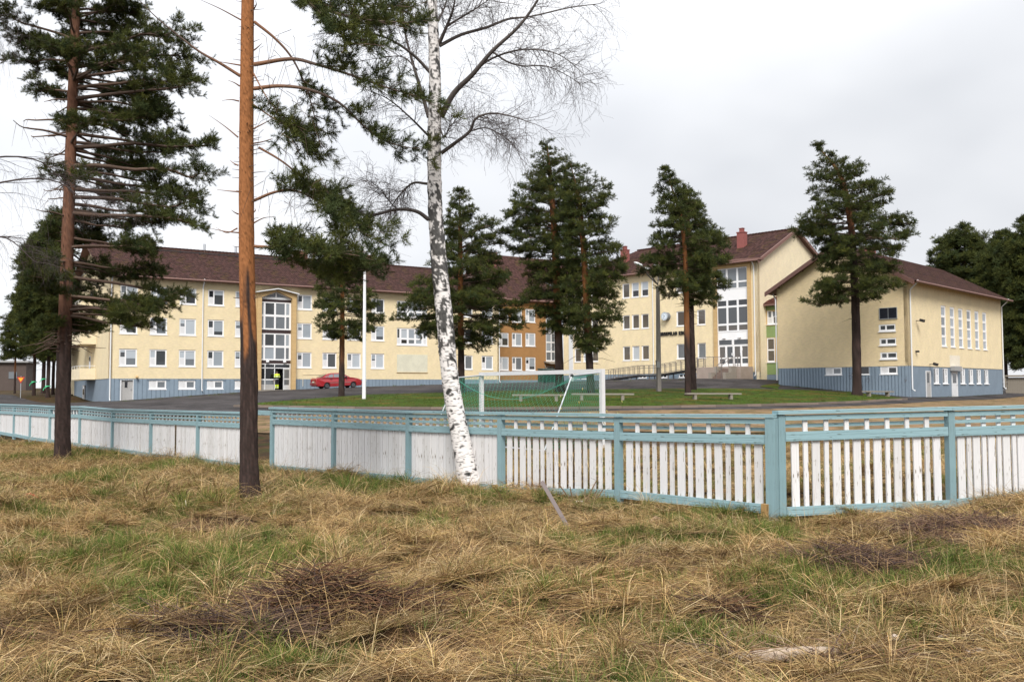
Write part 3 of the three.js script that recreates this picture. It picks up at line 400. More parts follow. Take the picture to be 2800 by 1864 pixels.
  A.add('snow_rail', [bb(3, 26, ridge - 0.5, ridge - 0.42, -D / 2 + 1.6, -D / 2 + 1.68), ...Array.from({ length: 12 }, (_, i) => bx(0.06, 0.5, 0.06, 4 + i * 1.9, ridge - 0.62, -D / 2 + 1.64))], MAT.dark);
  for (const [px, py] of [[820, 694], [999, 705]]) { const q = A.px(px, py, -D / 2 + 0.6); chimney(A, q.x, ridge - 0.7, -D / 2 + 0.6, 1.3, q.y - ridge + 0.9, MAT.chimneyBrick, false); }
  for (const px of [558, 644]) { const q = A.px(px, 680, -D / 2); A.add('vent_pipe', cyl(V(q.x, ridge - 0.3, -D / 2), V(q.x, ridge + 0.75, -D / 2), 0.13), MAT.steel); }
  downpipe(A, 0.1, 0.6, wt - 0.2, 0.11, 0.5); downpipe(A, X(551), 1.4, wt - 0.2, 0.11, 0.5); downpipe(A, L - 0.1, 2.2, wt - 0.2, 0.11, 0.5);
  A.add('rear_annex', [bb(0.4, 9, -1, 10.2, -30, -D - 0.05)], MAT.yellow); A.add('annex_roof', bb(0.1, 9.3, 10.2, 10.5, -30.3, -D - 0.7), MAT.fasciaDark);
  // end balconies: slab, solid front boards, rail, door behind
  for (let i = 0; i < 3; i++) {
    const y = [2.75, 6.0, 8.85][i], x1 = -7, x0 = -12.2, z = 1.35;
    const b = SG.add('balcony', [bb(x0, x1, y - 0.16, y, 0.002, z), bb(x0, x1, y, y + 0.85, z - 0.06, z - 0.005), bb(x1 - 0.06, x1 - 0.005, y, y + 0.85, 0.002, z - 0.06), bb(x0 + 0.005, x0 + 0.06, y, y + 0.85, 0.002, z - 0.06)], MAT.yellowPale);
    part('balcony_rail', [bb(x0, x1, y + 1.08, y + 1.12, z - 0.05, z - 0.01), bb(x1 - 0.05, x1 - 0.01, y + 1.08, y + 1.12, 0.01, z - 0.05), ...[0, 0.33, 0.66, 1].map((t) => bx(0.035, 0.25, 0.035, lerp(x0 + 0.03, x1 - 0.03, t), y + 0.96, z - 0.03))], MAT.pipe, b);
    const d = part('balcony_door', bb(-10.6, -9.7, y + 0.02, y + 2.1, 0.003, 0.05), MAT.white, b); part('pane', bb(-10.48, -9.82, y + 0.9, y + 2, 0.05, 0.06), GL.mid, d);
  }
  { const d = SG.add('cellar_door', bb(-14.3, -12.9, 0, 2.1, 0.003, 0.06), MAT.doorGrey); part('pane', bb(-14.0, -13.2, 1.2, 1.95, 0.06, 0.07), GL.black, d); }
  A.add('conduit', [bb(X(771.5 + 55), X(930), A.px(880, 1024).y, A.px(880, 1024).y + 0.04, 0.002, 0.04), bb(X(827), X(827) + 0.04, 1.9, A.px(880, 1024).y, 0.002, 0.04)], MAT.yellowPale);
  { const m = A.add('door_lamp', [new THREE.SphereGeometry(0.13, 10, 8), bx(0.08, 0.1, 0.2, 0, 0.1, -0.1)], MAT.stone); A.put(m, X(372, 1030), A.px(372, 1031).y, 0.25); }
}

// ---- ochre link set back between the two wings
const C0p = V((1737 - CX) / FPX * 96, 0, -96);
{
  const p0 = V((1415 - CX) / FPX * 105.5, 0, -105.5), O0 = lineHit(p0, 33, 1352), O1 = lineHit(p0, 33, 1524), L = O0.distanceTo(O1);
  const O = building('school_link', 'ochre plastered three storey link with stair window, low canopy and side door', O0, 33), X = (x, y = 960) => O.px(x, y).x;
  const wt = O.px(1430, 823, 0).y, holes = [], us = [];
  for (const [a, b] of [[1362, 1392], [1399, 1429], [1436, 1465.5]]) for (const y of [1012.5, 946.5, 881]) { const x = X((a + b) / 2), w = 1.4, h = 1.55, yy = O.px((a + b) / 2, y).y; holes.push([x - w / 2, yy, x + w / 2, yy + h]); us.push([casement(w, h), x, yy]); }
  const sx0 = X(1493), sx1 = X(1519), s0 = O.px(1505, 987).y, s1 = O.px(1505, 858).y; holes.push([sx0, s0, sx1, s1]);
  O.add('wall', wallGeo([[0, 0], [L, 0], [L, wt], [0, wt]], holes), MAT.ochre); for (const [u, x, y] of us) O.put(u, x, y, -0.12);
  O.put(windowUnit(sx1 - sx0, s1 - s0, [0, 1, 2, 3, 4].flatMap((k) => [[0.06, 0.02 + k * 0.196, 0.52, 0.185 + k * 0.196, k < 1 || k === 3 ? 'mid' : 'blind'], [0.62, 0.02 + k * 0.196, 0.92, 0.185 + k * 0.196, 'mid']])), (sx0 + sx1) / 2, s0, -0.1);
  O.add('plinth', bb(0, L, 0, O.px(1430, 1039).y, -0.2, 0.03), MAT.plinth);
  const dx0 = X(1495), dx1 = X(1513), d0 = O.px(1504, 1044).y, d1 = O.px(1504, 1001).y, d = O.add('door', [bb(dx0, dx1, d0, d1, 0.002, 0.09)], MAT.doorGrey); part('pane', bb(dx0 + 0.12, dx0 + 0.65, d0 + 0.25, d1 - 0.1, 0.09, 0.1), GL.dark, d); part('pane', bb(dx0 + 0.75, dx1 - 0.05, d0 + 0.25, d1 - 0.1, 0.09, 0.1), GL.dim, d);
  const cn = O.add('canopy', [bx(1.9, 0.12, 1.5, 0, 0, 0, 0.18, 0, 0), bx(0.08, 0.9, 0.08, -0.8, -0.5, -0.6, -0.5), bx(0.08, 0.9, 0.08, 0.8, -0.5, -0.6, -0.5)], MAT.bench); O.put(cn, X(1505), O.px(1505, 992).y, 0.75);
  O.add('side_walls', [bb(-0.3, 0, 0, wt, -9, -0.01), bb(L, L + 0.3, 0, wt, -9, -0.01), bb(0, L, 0, wt, -9, -8.7)], MAT.ochre);
  slope(O, 'roof', -2, L + 3, 0.5, wt + 0.05, -7, wt + 3.4, MAT.tile); gutter(O, -2, L + 3, wt + 0.02, 0.58); O.add('soffit', bb(-0.3, L + 0.3, wt - 0.1, wt, -0.2, 0.5), MAT.fasciaDark);
  // roof behind: a higher hipped part with a brick stack
  slope(O, 'upper_roof', 0, L + 10, -7.01, wt + 3.42, -12, wt + 7.2, MAT.tile, 5, L + 10); chimney(O, X(1463, 740), wt + 4.6, -10, 1.3, 2.4, MAT.chimneyBrick, false);
}
// ---- the right wing with clock, sign, ramp and main entrance
{
  const th = -45.5, C0 = lineHit(C0p, th, 1541), C1 = lineHit(C0p, th, 2076.5), L = C0.distanceTo(C1);
  const C = building('school_wing', 'three storey yellow main wing with clock, tall glazed entrance and red chimneys', C0, th), X = (x, y = 900) => C.px(x, y).x, Y = (x, y, z = 0) => C.px(x, y, z).y;
  const ground0 = 0.5, pl = Y(1750, 1022), wt = Y(2060, 712), holes = [], us = [], ww = 0.95;
  const rowY = [Y(1737, 984.8), Y(1737, 899.1), Y(1737, 812.6)], hs = [1.5, 1.5, 1.55];
  const kinds = { 2: ['brown', 'half', 'half'], 1: ['brown', 'brown', 'brown'], 0: ['brown', 'pale', 'brown'] };
  for (let r = 0; r < 3; r++) {
    [[1579, 0], [1603, 1], [1626, 2], [1712.5, 0], [1738, 1], [1764, 2]].forEach(([px, k]) => { const x = X(px), w = 0.98; holes.push([x - w / 2, rowY[r], x + w / 2, rowY[r] + hs[r]]); us.push([single(w, hs[r], kinds[r][k]), x, rowY[r]]); });
    [[1861, 1], [1918, 0]].forEach(([px]) => { const x = X(px), w = 1.0; holes.push([x - w / 2, rowY[r], x + w / 2, rowY[r] + hs[r]]); us.push([single(w, hs[r], r ? 'brown' : 'mid'), x, rowY[r]]); });
  }
  const ex0 = X(1962.5), ex1 = X(2047.5), eTop = Y(2010, 731), eBase = Y(2010, 1003); holes.push([ex0, Math.max(eBase, pl + 0.01), ex1, eTop]);
  C.add('wall', wallGeo([[0, pl], [L, pl], [L, wt], [0, wt]], holes), MAT.yellow); for (const [u, x, y] of us) C.put(u, x, y, -0.14);
  const lh = 0.6, lwx = [1575, 1600, 1690, 1715, 1757, 1813, 1868].map((p) => X(p, 1030)), ly = Y(1750, 1033.5), ph = lwx.map((x) => [x - 0.5, ly, x + 0.5, ly + lh * 0.8]);
  C.add('plinth', wallGeo([[0, ground0], [L, ground0], [L, pl - 0.002], [0, pl - 0.002]], ph, 0.26).translate(0, 0, -0.03), MAT.plinth); C.add('plinth_cladding', seams(0.1, ex0 - 0.5, ground0 + 1, pl - 0.01, ph).map((g) => g.translate(0, 0, -0.03)), MAT.plinth).userData.kind = 'stuff'; for (const x of lwx) C.put(windowUnit(1, lh * 0.8, [[0.08, 0.12, 0.45, 0.88, 'dim'], [0.55, 0.12, 0.92, 0.88, 'dark']]), x, ly, -0.12);
  // entrance bay
  const gw = ex1 - ex0, gx = (s) => ex0 + s * gw, y = (p) => Y(2010, p), c3 = (rows, k) => rows.flatMap(([a, b], r) => [[0.02, 0.3], [0.36, 0.64], [0.7, 0.97]].map(([u, v], i) => [u, a, v, b, k[r]]));
  const sx0 = X(1953.5), sx1 = X(2056.5), stone = C.add('stair_frame', [bb(sx0, ex0, eBase - 0.3, eTop + 0.45, -0.1, 0.16), bb(ex1, sx1, eBase - 0.3, eTop + 0.45, -0.1, 0.16), bb(ex0, ex1, eTop, eTop + 0.45, -0.1, 0.16)], MAT.stone);
  const joints = []; for (let q = eBase + 0.3; q < eTop; q += 0.42) for (const [a, b] of [[sx0, ex0], [ex1, sx1]]) joints.push(bb(a + 0.01, b - 0.01, q, q + 0.018, 0.156, 0.166)); part('stone_joint', joints, M([0.42, 0.26, 0.12], 0.9), stone);
  C.add('canopy_strip', [bx(gw + 2.4, 0.2, 0.6, (ex0 + ex1) / 2 + 0.5, eTop + 0.62, 0.3, 0, 0, -0.04)], MAT.fascia);
  const unit = (p0, p1, cells) => C.put(windowUnit(gw - 0.02, y(p1) - y(p0), cells, false), (ex0 + ex1) / 2, y(p0), -0.08);
  unit(789, 731, [[0.02, 0.36, 0.3, 0.95, 'mid'], [0.36, 0.36, 0.64, 0.95, 'mid'], [0.7, 0.36, 0.97, 0.95, 'mid'], [0.02, 0.04, 0.3, 0.28, 'mid'], [0.36, 0.04, 0.64, 0.28, 'mid'], [0.7, 0.04, 0.97, 0.28, 'mid']]);
  unit(906.5, 816.5, c3([[0.8, 0.96], [0.26, 0.74], [0.04, 0.2]], ['dark', 'dim', 'brown'])); unit(943, 927.5, [[0.04, 0.08, 0.46, 0.92, 'dim'], [0.53, 0.08, 0.98, 0.92, 'dim']]);
  C.add('white_band', bb(ex0 + 0.01, ex1 - 0.01, y(816.3), y(789.2), -0.1, -0.02), MAT.white); C.add('white_band', bb(ex0 + 0.01, ex1 - 0.01, y(927.3), y(906.7), -0.1, -0.02), MAT.white);
  const doors = windowUnit(gw - 0.02, y(943.5) - y(1002.5), [0, 1, 2, 3].flatMap((k) => { const a = 0.06 + k * 0.242, b = a + 0.18; return [[a, 0.44, b, 0.94, k === 1 ? 'dim' : 'brown'], [a, 0.15, b, 0.38, 'dim']]; }), false); doors.name = 'entrance_door'; C.put(doors, (ex0 + ex1) / 2, y(1002.5), -0.08);
  C.add('door_handle', [0.24, 0.49, 0.73].map((s) => bb(gx(s), gx(s) + 0.04, eBase + 0.9, eBase + 1.35, 0.01, 0.06)), MAT.steel); C.add('notice', [bb(gx(0.74), gx(0.8), eBase + 1.55, eBase + 1.8, 0.004, 0.01), bb(gx(0.45), gx(0.5), eBase + 1.1, eBase + 1.35, 0.004, 0.01)], MAT.white);
  for (const s of [0.22, 0.72]) { const m = C.add('wall_lamp', [bx(0.3, 0.16, 0.22, 0, 0, 0.1)], MAT.white); C.put(m, gx(s), y(922), -0.02); }
  // body, roofs, chimneys
  const D = 13.8, ridge = C.px(2120, 633.5, -D / 2).y, EG = new Face(C.root, C1.clone(), th + 90);
  EG.add('end_wall', wallGeo([[0, 0], [D, 0], [D, wt], [D / 2, ridge - 0.1], [0, wt]], []), MAT.yellowPale); C.add('rear_wall', [bb(0, L, 0, wt, -D, -D + 0.3), bb(0, 0.3, 0, wt, -D + 0.3, -0.31)], MAT.yellow);
  const oh = 0.55, ey = wt - 0.05, x1 = L + 0.45;
  slope(C, 'roof', -1.5, x1, oh, ey, -D / 2, ridge, MAT.tile, 5.5, x1); slope(C, 'rear_roof', -1.5, x1, -D - oh, ey, -D / 2, ridge, MAT.tile, 5.5, x1);
  const rake = prism([[oh + 0.02, ey - 0.28], [oh + 0.02, ey + 0.04], [-D / 2, ridge + 0.08], [-D - oh, ey + 0.04], [-D - oh, ey - 0.28], [-D / 2, ridge - 0.24]], L + 0.4, L + 0.5); C.add('bargeboard', rake, MAT.fascia);
  C.add('roof_deck', prism([[oh, ey - 0.1], [oh, ey - 0.01], [-D / 2, ridge - 0.01], [-D - oh, ey - 0.01], [-D - oh, ey - 0.1], [-D / 2, ridge - 0.2]], 5, L + 0.4), MAT.fasciaDark); gutter(C, -1.5, x1, ey - 0.03, oh + 0.08);
  const rt = []; for (let x = 5.5; x < x1; x += 0.36) rt.push(bx(0.34, 0.12, 0.3, x, ridge + 0.06, -D / 2, 0, 0, 0.07)); C.add('ridge_tile', rt, MAT.tile);
  for (const [px, top] of [[1709, 676], [2029, 627]]) { const z = -3.6, q = C.px(px, top, z); chimney(C, q.x, lerp(ey, ridge, (oh - z) / (D / 2 + oh)) - 0.5, z, 0.78, q.y - lerp(ey, ridge, (oh - z) / (D / 2 + oh)) + 0.15, MAT.chimneyRed); }
  downpipe(C, X(1788), 3, wt - 0.1, 0.1, 0.45); downpipe(C, X(2066), 2.6, wt - 0.2, 0.1, 0.45);
  C.add('white_pipe_casing', bb(X(1557), X(1567.5), 2.2, wt - 0.2, 0.002, 0.12), MAT.pipe);
  // clock and letters, each a thing of its own
  const cw = C.px(1817, 864.5, 0.5), clock = thing('wall_clock', 'round grey wall clock with white dial on yellow wall', 'clock', cw.p.toArray(), th * R);
  part('case', new THREE.CylinderGeometry(0.42, 0.42, 0.5, 40).rotateX(Math.PI / 2).translate(0, 0, -0.25), M([0.16, 0.18, 0.21], 0.5), clock); part('rim', new THREE.TorusGeometry(0.405, 0.025, 8, 40), M([0.3, 0.33, 0.36], 0.4), clock); part('dial', new THREE.CircleGeometry(0.39, 40).translate(0, 0, 0.006), M([0.66, 0.73, 0.8], 0.5), clock);
  for (let i = 0; i < 12; i++) { const a = i * Math.PI / 6, m = part('hour_mark', bx(0.035, i % 3 ? 0.07 : 0.1, 0.006), MAT.black, clock); m.position.set(Math.sin(a) * 0.31, Math.cos(a) * 0.31, 0.012); m.rotation.z = -a; }
  const hand = (l, w, a) => { const m = part('hand', bx(w, l, 0.006, 0, l / 2 - 0.05, 0), MAT.black, clock); m.position.z = 0.02; m.rotation.z = -a; }; hand(0.24, 0.035, -42 * R); hand(0.36, 0.025, 213 * R);
  const font = await new FontLoader().loadAsync('fonts/droid/droid_sans_bold.typeface.json'), s0 = C.px(1804, 918, 0.12), sign = thing('school_sign', 'row of black letters spelling the school name on yellow wall', 'sign', s0.p.toArray(), th * R);
  let lx = 0; for (const ch of 'MUSEPELAN KOULU') { if (ch === ' ') { lx += 0.16; continue; } const g = new TextGeometry(ch, { font, size: 0.36, depth: 0.1, curveSegments: 3, bevelEnabled: false }).scale(0.72, 1, 1); g.computeBoundingBox(); part('letter', g, MAT.black, sign).position.set(lx, 0, -0.1); lx += g.boundingBox.max.x + 0.025; }
  // landing, steps, ramp and railings in front of the entrance
  const fl = eBase - 0.02, z1 = 2.3, lx0 = C.px(1905, 1020, z1).x, lx1 = ex1 + 0.5;
  const st = thing('entrance_steps', 'concrete landing and steps with metal railings before the main entrance', 'steps', [C0.x, 0, C0.z], th * R); st.updateMatrixWorld(); const S = new Face(st, C0, th);
  S.add('landing', [bb(lx0, lx1, 1, fl, 0.17, z1)], MAT.concretePink);
  const sA = lx0 + 2.9, sB = lx1 - 0.75, n = 6, g0 = 2.35; for (let i = 0; i < n; i++) S.add('step', bb(sA, sB, g0 - 0.5, fl - (i + 1) * (fl - g0) / (n + 0.6), z1 + i * 0.33 + 0.001, z1 + (i + 1) * 0.33), MAT.stepStone);
  S.add('cheek_wall', [bb(sA - 0.32, sA - 0.003, 1.5, fl + 0.02, z1 + 0.002, z1 + 0.9), bb(sA - 0.322, sA - 0.005, 1.5, fl - 0.55, z1 + 0.9, z1 + 1.9), bb(sB + 0.003, sB + 0.32, 1.5, fl + 0.02, z1 + 0.002, z1 + 0.9), bb(sB + 0.005, sB + 0.322, 1.5, fl - 0.55, z1 + 0.9, z1 + 1.9)], MAT.concrete);
  const rails = (f, x0, x1, z, ya, yb, name, nb) => { const g = [beam(V(x0, ya + 0.95, z), V(x1, yb + 0.95, z), 0.045, 0.045), beam(V(x0, ya + 0.12, z), V(x1, yb + 0.12, z), 0.03, 0.03)], k = Math.max(2, Math.round((x1 - x0) / 0.9)); for (let i = 0; i <= k; i++) { const t = i / k; g.push(bx(0.05, 0.95, 0.05, lerp(x0, x1, t), lerp(ya, yb, t) + 0.475, z)); } for (let i = 0; i < (nb ?? 0); i++) { const t = (i + 0.5) / nb; g.push(bx(0.016, 0.8, 0.016, lerp(x0, x1, t), lerp(ya, yb, t) + 0.53, z)); } f.add(name, g, MAT.rail); };
  rails(S, lx0 + 0.05, sA - 0.1, z1 - 0.06, fl, fl, 'railing', 22); rails(S, sB + 0.1, lx1 - 0.05, z1 - 0.06, fl, fl, 'railing', 0);
  for (const x of [(sA + sB) / 2, sB - 0.1]) S.add('stair_rail', [beam(V(x, fl + 0.9, z1 - 0.1), V(x, fl + 0.05, z1 + 1.95), 0.045, 0.045), bx(0.04, 0.95, 0.04, x, fl + 0.45, z1 - 0.1), bx(0.04, 1.1, 0.04, x, fl - 0.55, z1 + 1.95)], MAT.rail);
  const rp = thing('access_ramp', 'long metal access ramp with railings along the yellow wall', 'ramp', [C0.x, 0, C0.z], th * R); rp.updateMatrixWorld(); const P = new Face(rp, C0, th);
  const za = 1.0, zb = 2.1, q = (px, py) => { const a = P.px(px, py, zb); return [a.x, a.y]; }, a0 = q(1652, 1037), a1 = q(1745, 1024.5), a2 = q(1789, 1024.5), a3 = [lx0 - 0.02, fl - 0.02];
  for (const [s, e] of [[a0, a1], [a1, a2], [a2, a3]]) { P.add('deck', [beam(V(s[0], s[1] - 0.1, (za + zb) / 2), V(e[0], e[1] - 0.1, (za + zb) / 2), 0.14, zb - za).translate(0, 0, 0)], MAT.dark); for (const z of [za, zb]) { const k = Math.max(3, Math.round((e[0] - s[0]) / 0.62)), g = []; for (const [h, w] of [[0.95, 0.045], [0.7, 0.03], [0.08, 0.04]]) g.push(beam(V(s[0], s[1] + h, z), V(e[0], e[1] + h, z), w, w)); for (let i = 0; i <= k; i++) { const t = i / k; g.push(bx(0.045, 0.95, 0.045, lerp(s[0], e[0], t), lerp(s[1], e[1], t) + 0.47, z)); } P.add('railing', g, MAT.rail); } }
  P.add('support_leg', [0.3, 0.5, 0.7, 0.9].flatMap((t) => [za + 0.1, zb - 0.1].map((z) => { const x = lerp(a0[0], a3[0], t); return bb(x - 0.04, x + 0.04, 1.2, lerp(a0[1], a3[1], t) - 0.12, z - 0.04, z + 0.04); })), MAT.rail);
  // green and ochre link towards the gym
  const K0 = C1.clone().addScaledVector(C.ez, -1.4), K = building('green_link', 'narrow green and ochre link with a small tiled roof beside the gym', K0, th), kw = 9, kx = (x, yy) => K.px(x, yy).x, ky = (yy) => K.px(2105, yy).y, kt = ky(832);
  const wi = [[2099, 2140, 887, 847], [2097, 2118, 990, 923]].map(([a, b, c, d]) => [kx(a, 900), ky(c), kx(b, 900), ky(d)]);
  K.add('wall', wallGeo([[0, ky(1024)], [kw, ky(1024)], [kw, ky(990.5)], [0, ky(990.5)]].map((p) => p), []), MAT.green); K.add('ochre_panel', wallGeo([[0, ky(990.5)], [kw, ky(990.5)], [kw, ky(922.5)], [0, ky(922.5)]], [[wi[1][0], ky(990) , wi[1][2], wi[1][3] - 0.02]]), MAT.stone); K.add('green_panel', wallGeo([[0, ky(922.5)], [kw, ky(922.5)], [kw, ky(891)], [0, ky(891)]], []), MAT.green); K.add('ochre_panel', wallGeo([[0, ky(891)], [kw, ky(891)], [kw, ky(848)], [0, ky(848)]], [[wi[0][0], wi[0][1], wi[0][2], wi[0][3] - 0.03]]), MAT.stone); K.add('green_panel', wallGeo([[0, ky(848)], [kw, ky(848)], [kw, kt], [0, kt]], []), MAT.green);
  const [w0, w1] = wi; K.put(windowUnit(w0[2] - w0[0], w0[3] - w0[1] - 0.03, [[0.07, 0.5, 0.27, 0.92, 'mid'], [0.07, 0.08, 0.3, 0.44, 'panel'], [0.38, 0.55, 0.95, 0.93, 'mid'], [0.42, 0.08, 0.95, 0.52, 'brown']]), (w0[0] + w0[2]) / 2, w0[1], -0.1); K.put(windowUnit(w1[2] - w1[0], w1[3] - w1[1] - 0.02, [[0.12, 0.53, 0.9, 0.95, 'brown'], [0.12, 0.06, 0.9, 0.47, 'brown']]), (w1[0] + w1[2]) / 2, w1[1], -0.1);
  K.add('plinth', bb(-1.2, kw, 1, ky(1024.5), -0.3, 0.04), MAT.greyblue); slope(K, 'roof', -0.4, kw, 0.5, kt, -5, kt + 2.6, MAT.tileRed, 2.2, kw); K.add('fascia_board', bb(-0.4, kw, kt - 0.16, kt + 0.0, 0.42, 0.5), MAT.fascia); K.add('rear', bb(0, kw, 1, kt, -5, -4.7), MAT.green);

  const lp = ground(2062, 1034), l2 = ground(2102, 1025.5), dirL = l2.clone().sub(lp); const lt = thing('lumber_pile', 'stack of yellow timber planks beside the entrance steps', 'lumber', lp.toArray(), Math.atan2(-dirL.z, dirL.x)); const lr = rng(5);
  for (let i = 0; i < 9; i++) { const m = part('plank', bx(4 + lr() * 1.2, 0.05, 0.13), MAT.lumber, lt); m.position.set(2.2 + lr() * 0.3, 0.06 + Math.floor(i / 3) * 0.07 + 0.05, (i % 3 - 1) * 0.17); m.rotation.y = (lr() - 0.5) * 0.1; m.rotation.z = 0.02 + Math.floor(i / 6) * 0.05; }

}
// ---- the gym
{
  const th = -44.7, N = V((2487 - CX) / FPX * 67.8, 0, -67.8), E0 = lineHit(N, th, 2128), w = E0.distanceTo(N);
  const E = building('gym_hall', 'yellow gym hall with brown roof, blue plinth and six tall side windows', E0, th), S = new Face(E.root, N.clone(), th + 90), D = S.px(2741, 950).x;
  const pl = E.px(2487, 999.6).y, wt = 9.75, rid = E.px(2297, 664, 0.55).y, X = (x, y = 950) => E.px(x, y).x, gtop = (x) => lerp(wt, rid - 0.1, 1 - Math.abs(x - w / 2) / (w / 2));
  const holes = [], us = [], strip = [[0.1, 0.25, 0.38, 0.8, 'dim'], [0.47, 0.25, 0.93, 0.8, 'dim']];
  for (const [a, b, c, d] of [[2405, 2451, 907.8, 886], [2406, 2452, 946, 924], [2407, 2453.5, 984, 962.5]]) { const x0 = X(a), x1 = X(b), y0 = E.px(2430, c).y + 0.06, y1 = E.px(2430, d).y; holes.push([x0, y0, x1, y1]); us.push([windowUnit(x1 - x0, y1 - y0, strip), (x0 + x1) / 2, y0]); }
  E.add('wall', wallGeo([[0, pl], [w, pl], [w, wt], [w / 2, rid - 0.1], [0, wt]], holes), wallMat([0.84, 0.69, 0.44])); for (const [u, x, y] of us) E.put(u, x, y, -0.1);
  const v0 = X(2409.5), v1 = X(2456), vy0 = E.px(2432, 870.5).y, vy1 = E.px(2432, 842).y, vent = E.add('vent_grille', bb(v0, v1, vy0, vy1, 0.002, 0.03), MAT.vent), sl = []; for (let y = vy0 + 0.03; y < vy1 - 0.03; y += 0.07) sl.push(bx(v1 - v0 - 0.06, 0.035, 0.03, (v0 + v1) / 2, y, 0.04, 0.5)); part('louvre', sl, M([0.03, 0.033, 0.05], 0.5), vent); part('vent_frame', [bb(v0 - 0.04, v1 + 0.04, vy0 - 0.05, vy0, 0.003, 0.07), bb(v0 - 0.04, v0, vy0, vy1, 0.003, 0.07), bb(v1, v1 + 0.04, vy0, vy1, 0.003, 0.07), bb(v0 - 0.04, v1 + 0.04, vy1, vy1 + 0.04, 0.003, 0.07), bb((v0 + v1) / 2 - 0.015, (v0 + v1) / 2 + 0.015, vy0, vy1, 0.055, 0.065)], MAT.steel, vent);
  const lw = [[2258, 2302.5], [2333, 2377.5], [2408, 2455]].map(([a, b]) => [X(a, 1020), X(b, 1020)]), ly0 = E.px(2430, 1022.5).y, ly1 = E.px(2430, 1001.5).y, ph = lw.map(([a, b]) => [a, ly0, b, ly1]);
  E.add('plinth', wallGeo([[0, -0.5], [w, -0.5], [w, pl - 0.002], [0, pl - 0.002]], ph, 0.26).translate(0, 0, -0.03), MAT.plinth); E.add('plinth_cladding', seams(0.05, w, 0.2, pl - 0.01, ph, 0.25).map((g) => g.translate(0, 0, -0.03)), MAT.plinth).userData.kind = 'stuff';
  lw.forEach(([a, b], i) => E.put(i === 1 ? windowUnit(b - a, ly1 - ly0, [[0.12, 0.08, 0.98, 0.98, 'black']]) : lowWin(b - a, ly1 - ly0), (a + b) / 2, ly0, -0.12));
  // side wall
  const sx = (x, y = 950) => S.px(x, y).x, sy = (x, y) => S.px(x, y).y, sh = [], su = [];
  const ty0 = sy(2640, 951.5) , ty1 = sy(2640, 845.2); for (const c of [901, 1019, 1131, 1242, 1347, 1450]) { const x0 = sx(2400 + (c - 35) / 4.9), x1 = sx(2400 + (c + 33) / 4.9), ww = 1.08, x = (x0 + x1) / 2; sh.push([x - ww / 2, ty0, x + ww / 2, ty1]); su.push([windowUnit(ww, ty1 - ty0, [0, 1, 2, 3].map((k) => [0.1, 0.03 + k * 0.245, 0.84, 0.215 + k * 0.245, wr() < 0.25 ? 'mid' : 'blind'])), x, ty0]); }
  S.add('side_wall', wallGeo([[0, pl], [D, pl], [D, wt], [0, wt]], sh), MAT.yellow); for (const [u, x, y] of su) S.put(u, x, y, -0.12);
  const bh = [], bu = [], by0 = sy(2640, 1049), by1 = sy(2640, 1008.5); for (const c of [798, 918, 1152, 1261, 1366, 1467]) { const x = sx(2400 + c / 4.9, 1030), ww = 1.15; bh.push([x - ww / 2, by0, x + ww / 2, by1]); bu.push([windowUnit(ww, by1 - by0, [[0.06, 0.05, 0.44, 0.95, 'dim'], [0.6, 0.54, 0.84, 0.93, 'mid'], [0.56, 0.06, 0.9, 0.48, 'panel']]), x, by0]); }
  const drs = [[658, 712, 1060], [1004, 1072, 1070]].map(([a, b, t]) => [sx(2400 + a / 4.9, 1060), sx(2400 + b / 4.9, 1060), sy(2400 + (a + b) / 9.8, 800 + t / 4.9)]);
  S.add('side_plinth', wallGeo([[0, -0.5], [D, -0.5], [D, pl - 0.002], [0, pl - 0.002]], bh, 0.26).translate(0, 0, -0.03), MAT.greyblue); for (const [u, x, y] of bu) S.put(u, x, y, -0.13);
  drs.forEach(([a, b, t], i) => { const gq = N.clone().addScaledVector(S.ex, (a + b) / 2), g0 = G(gq.x, gq.z) - 0.05, d = S.add('door', bb(a, b, g0, t, -0.025, 0.02), i ? MAT.whitePaint : MAT.doorGrey); part('pane', bb(a + 0.12, b - 0.25, lerp(g0, t, 0.58), t - 0.08, 0.02, 0.03), GL.black, d); part('door_frame', [bb(a - 0.07, a, g0, t + 0.07, -0.02, 0.04), bb(b, b + 0.07, g0, t + 0.07, -0.02, 0.04), bb(a, b, t, t + 0.07, -0.02, 0.04)], MAT.whitePaint, d); part('handle', bb(b - 0.18, b - 0.12, g0 + 1, g0 + 1.06, 0.02, 0.08), MAT.steel, d); });
  { const [a, b, t] = drs[1]; S.add('door_canopy', bb(a - 0.3, b + 0.2, t + 0.12, t + 0.5, 0, 0.35), MAT.grey); const m = S.add('round_lamp', new THREE.SphereGeometry(0.16, 12, 8), MAT.white); S.put(m, b + 0.55, t + 0.28, 0.12); }
  S.add('white_patch', bb(sx(2598, 985), sx(2626, 985), pl + 0.03, sy(2612, 971.5), 0.001, 0.004), wallMat([0.86, 0.8, 0.68]));
  for (const [x, y] of [[2506, 877], [2543, 996]]) { const m = S.add('floodlight', [bx(0.34, 0.2, 0.3, 0, 0, 0.45, 0.35), bx(0.05, 0.05, 0.45, 0, 0, 0.2)], MAT.dark); S.put(m, sx(x, y), sy(x, y), 0); }
  { const m = S.add('siren', [bx(0.14, 0.14, 0.25, 0, 0, 0.13)], MAT.dark); S.put(m, sx(2505, 961), sy(2505, 961)); }
  E.add('rear_wall', [bb(0.3, w - 0.31, 0, wt, -D, -D + 0.3), bb(0, 0.3, 0, wt, -D + 0.3, -0.31)], MAT.yellow);
  const oh = 0.75, f0 = 0.6, slopeK = (rid - wt) / (w / 2), ey = wt - oh * slopeK + 0.1;
  // roof slopes run along the hall: faces of the long sides
  const RS = new Face(E.root, N.clone(), th + 90), LS = new Face(E.root, E0.clone().addScaledVector(S.ex, D), th - 90);
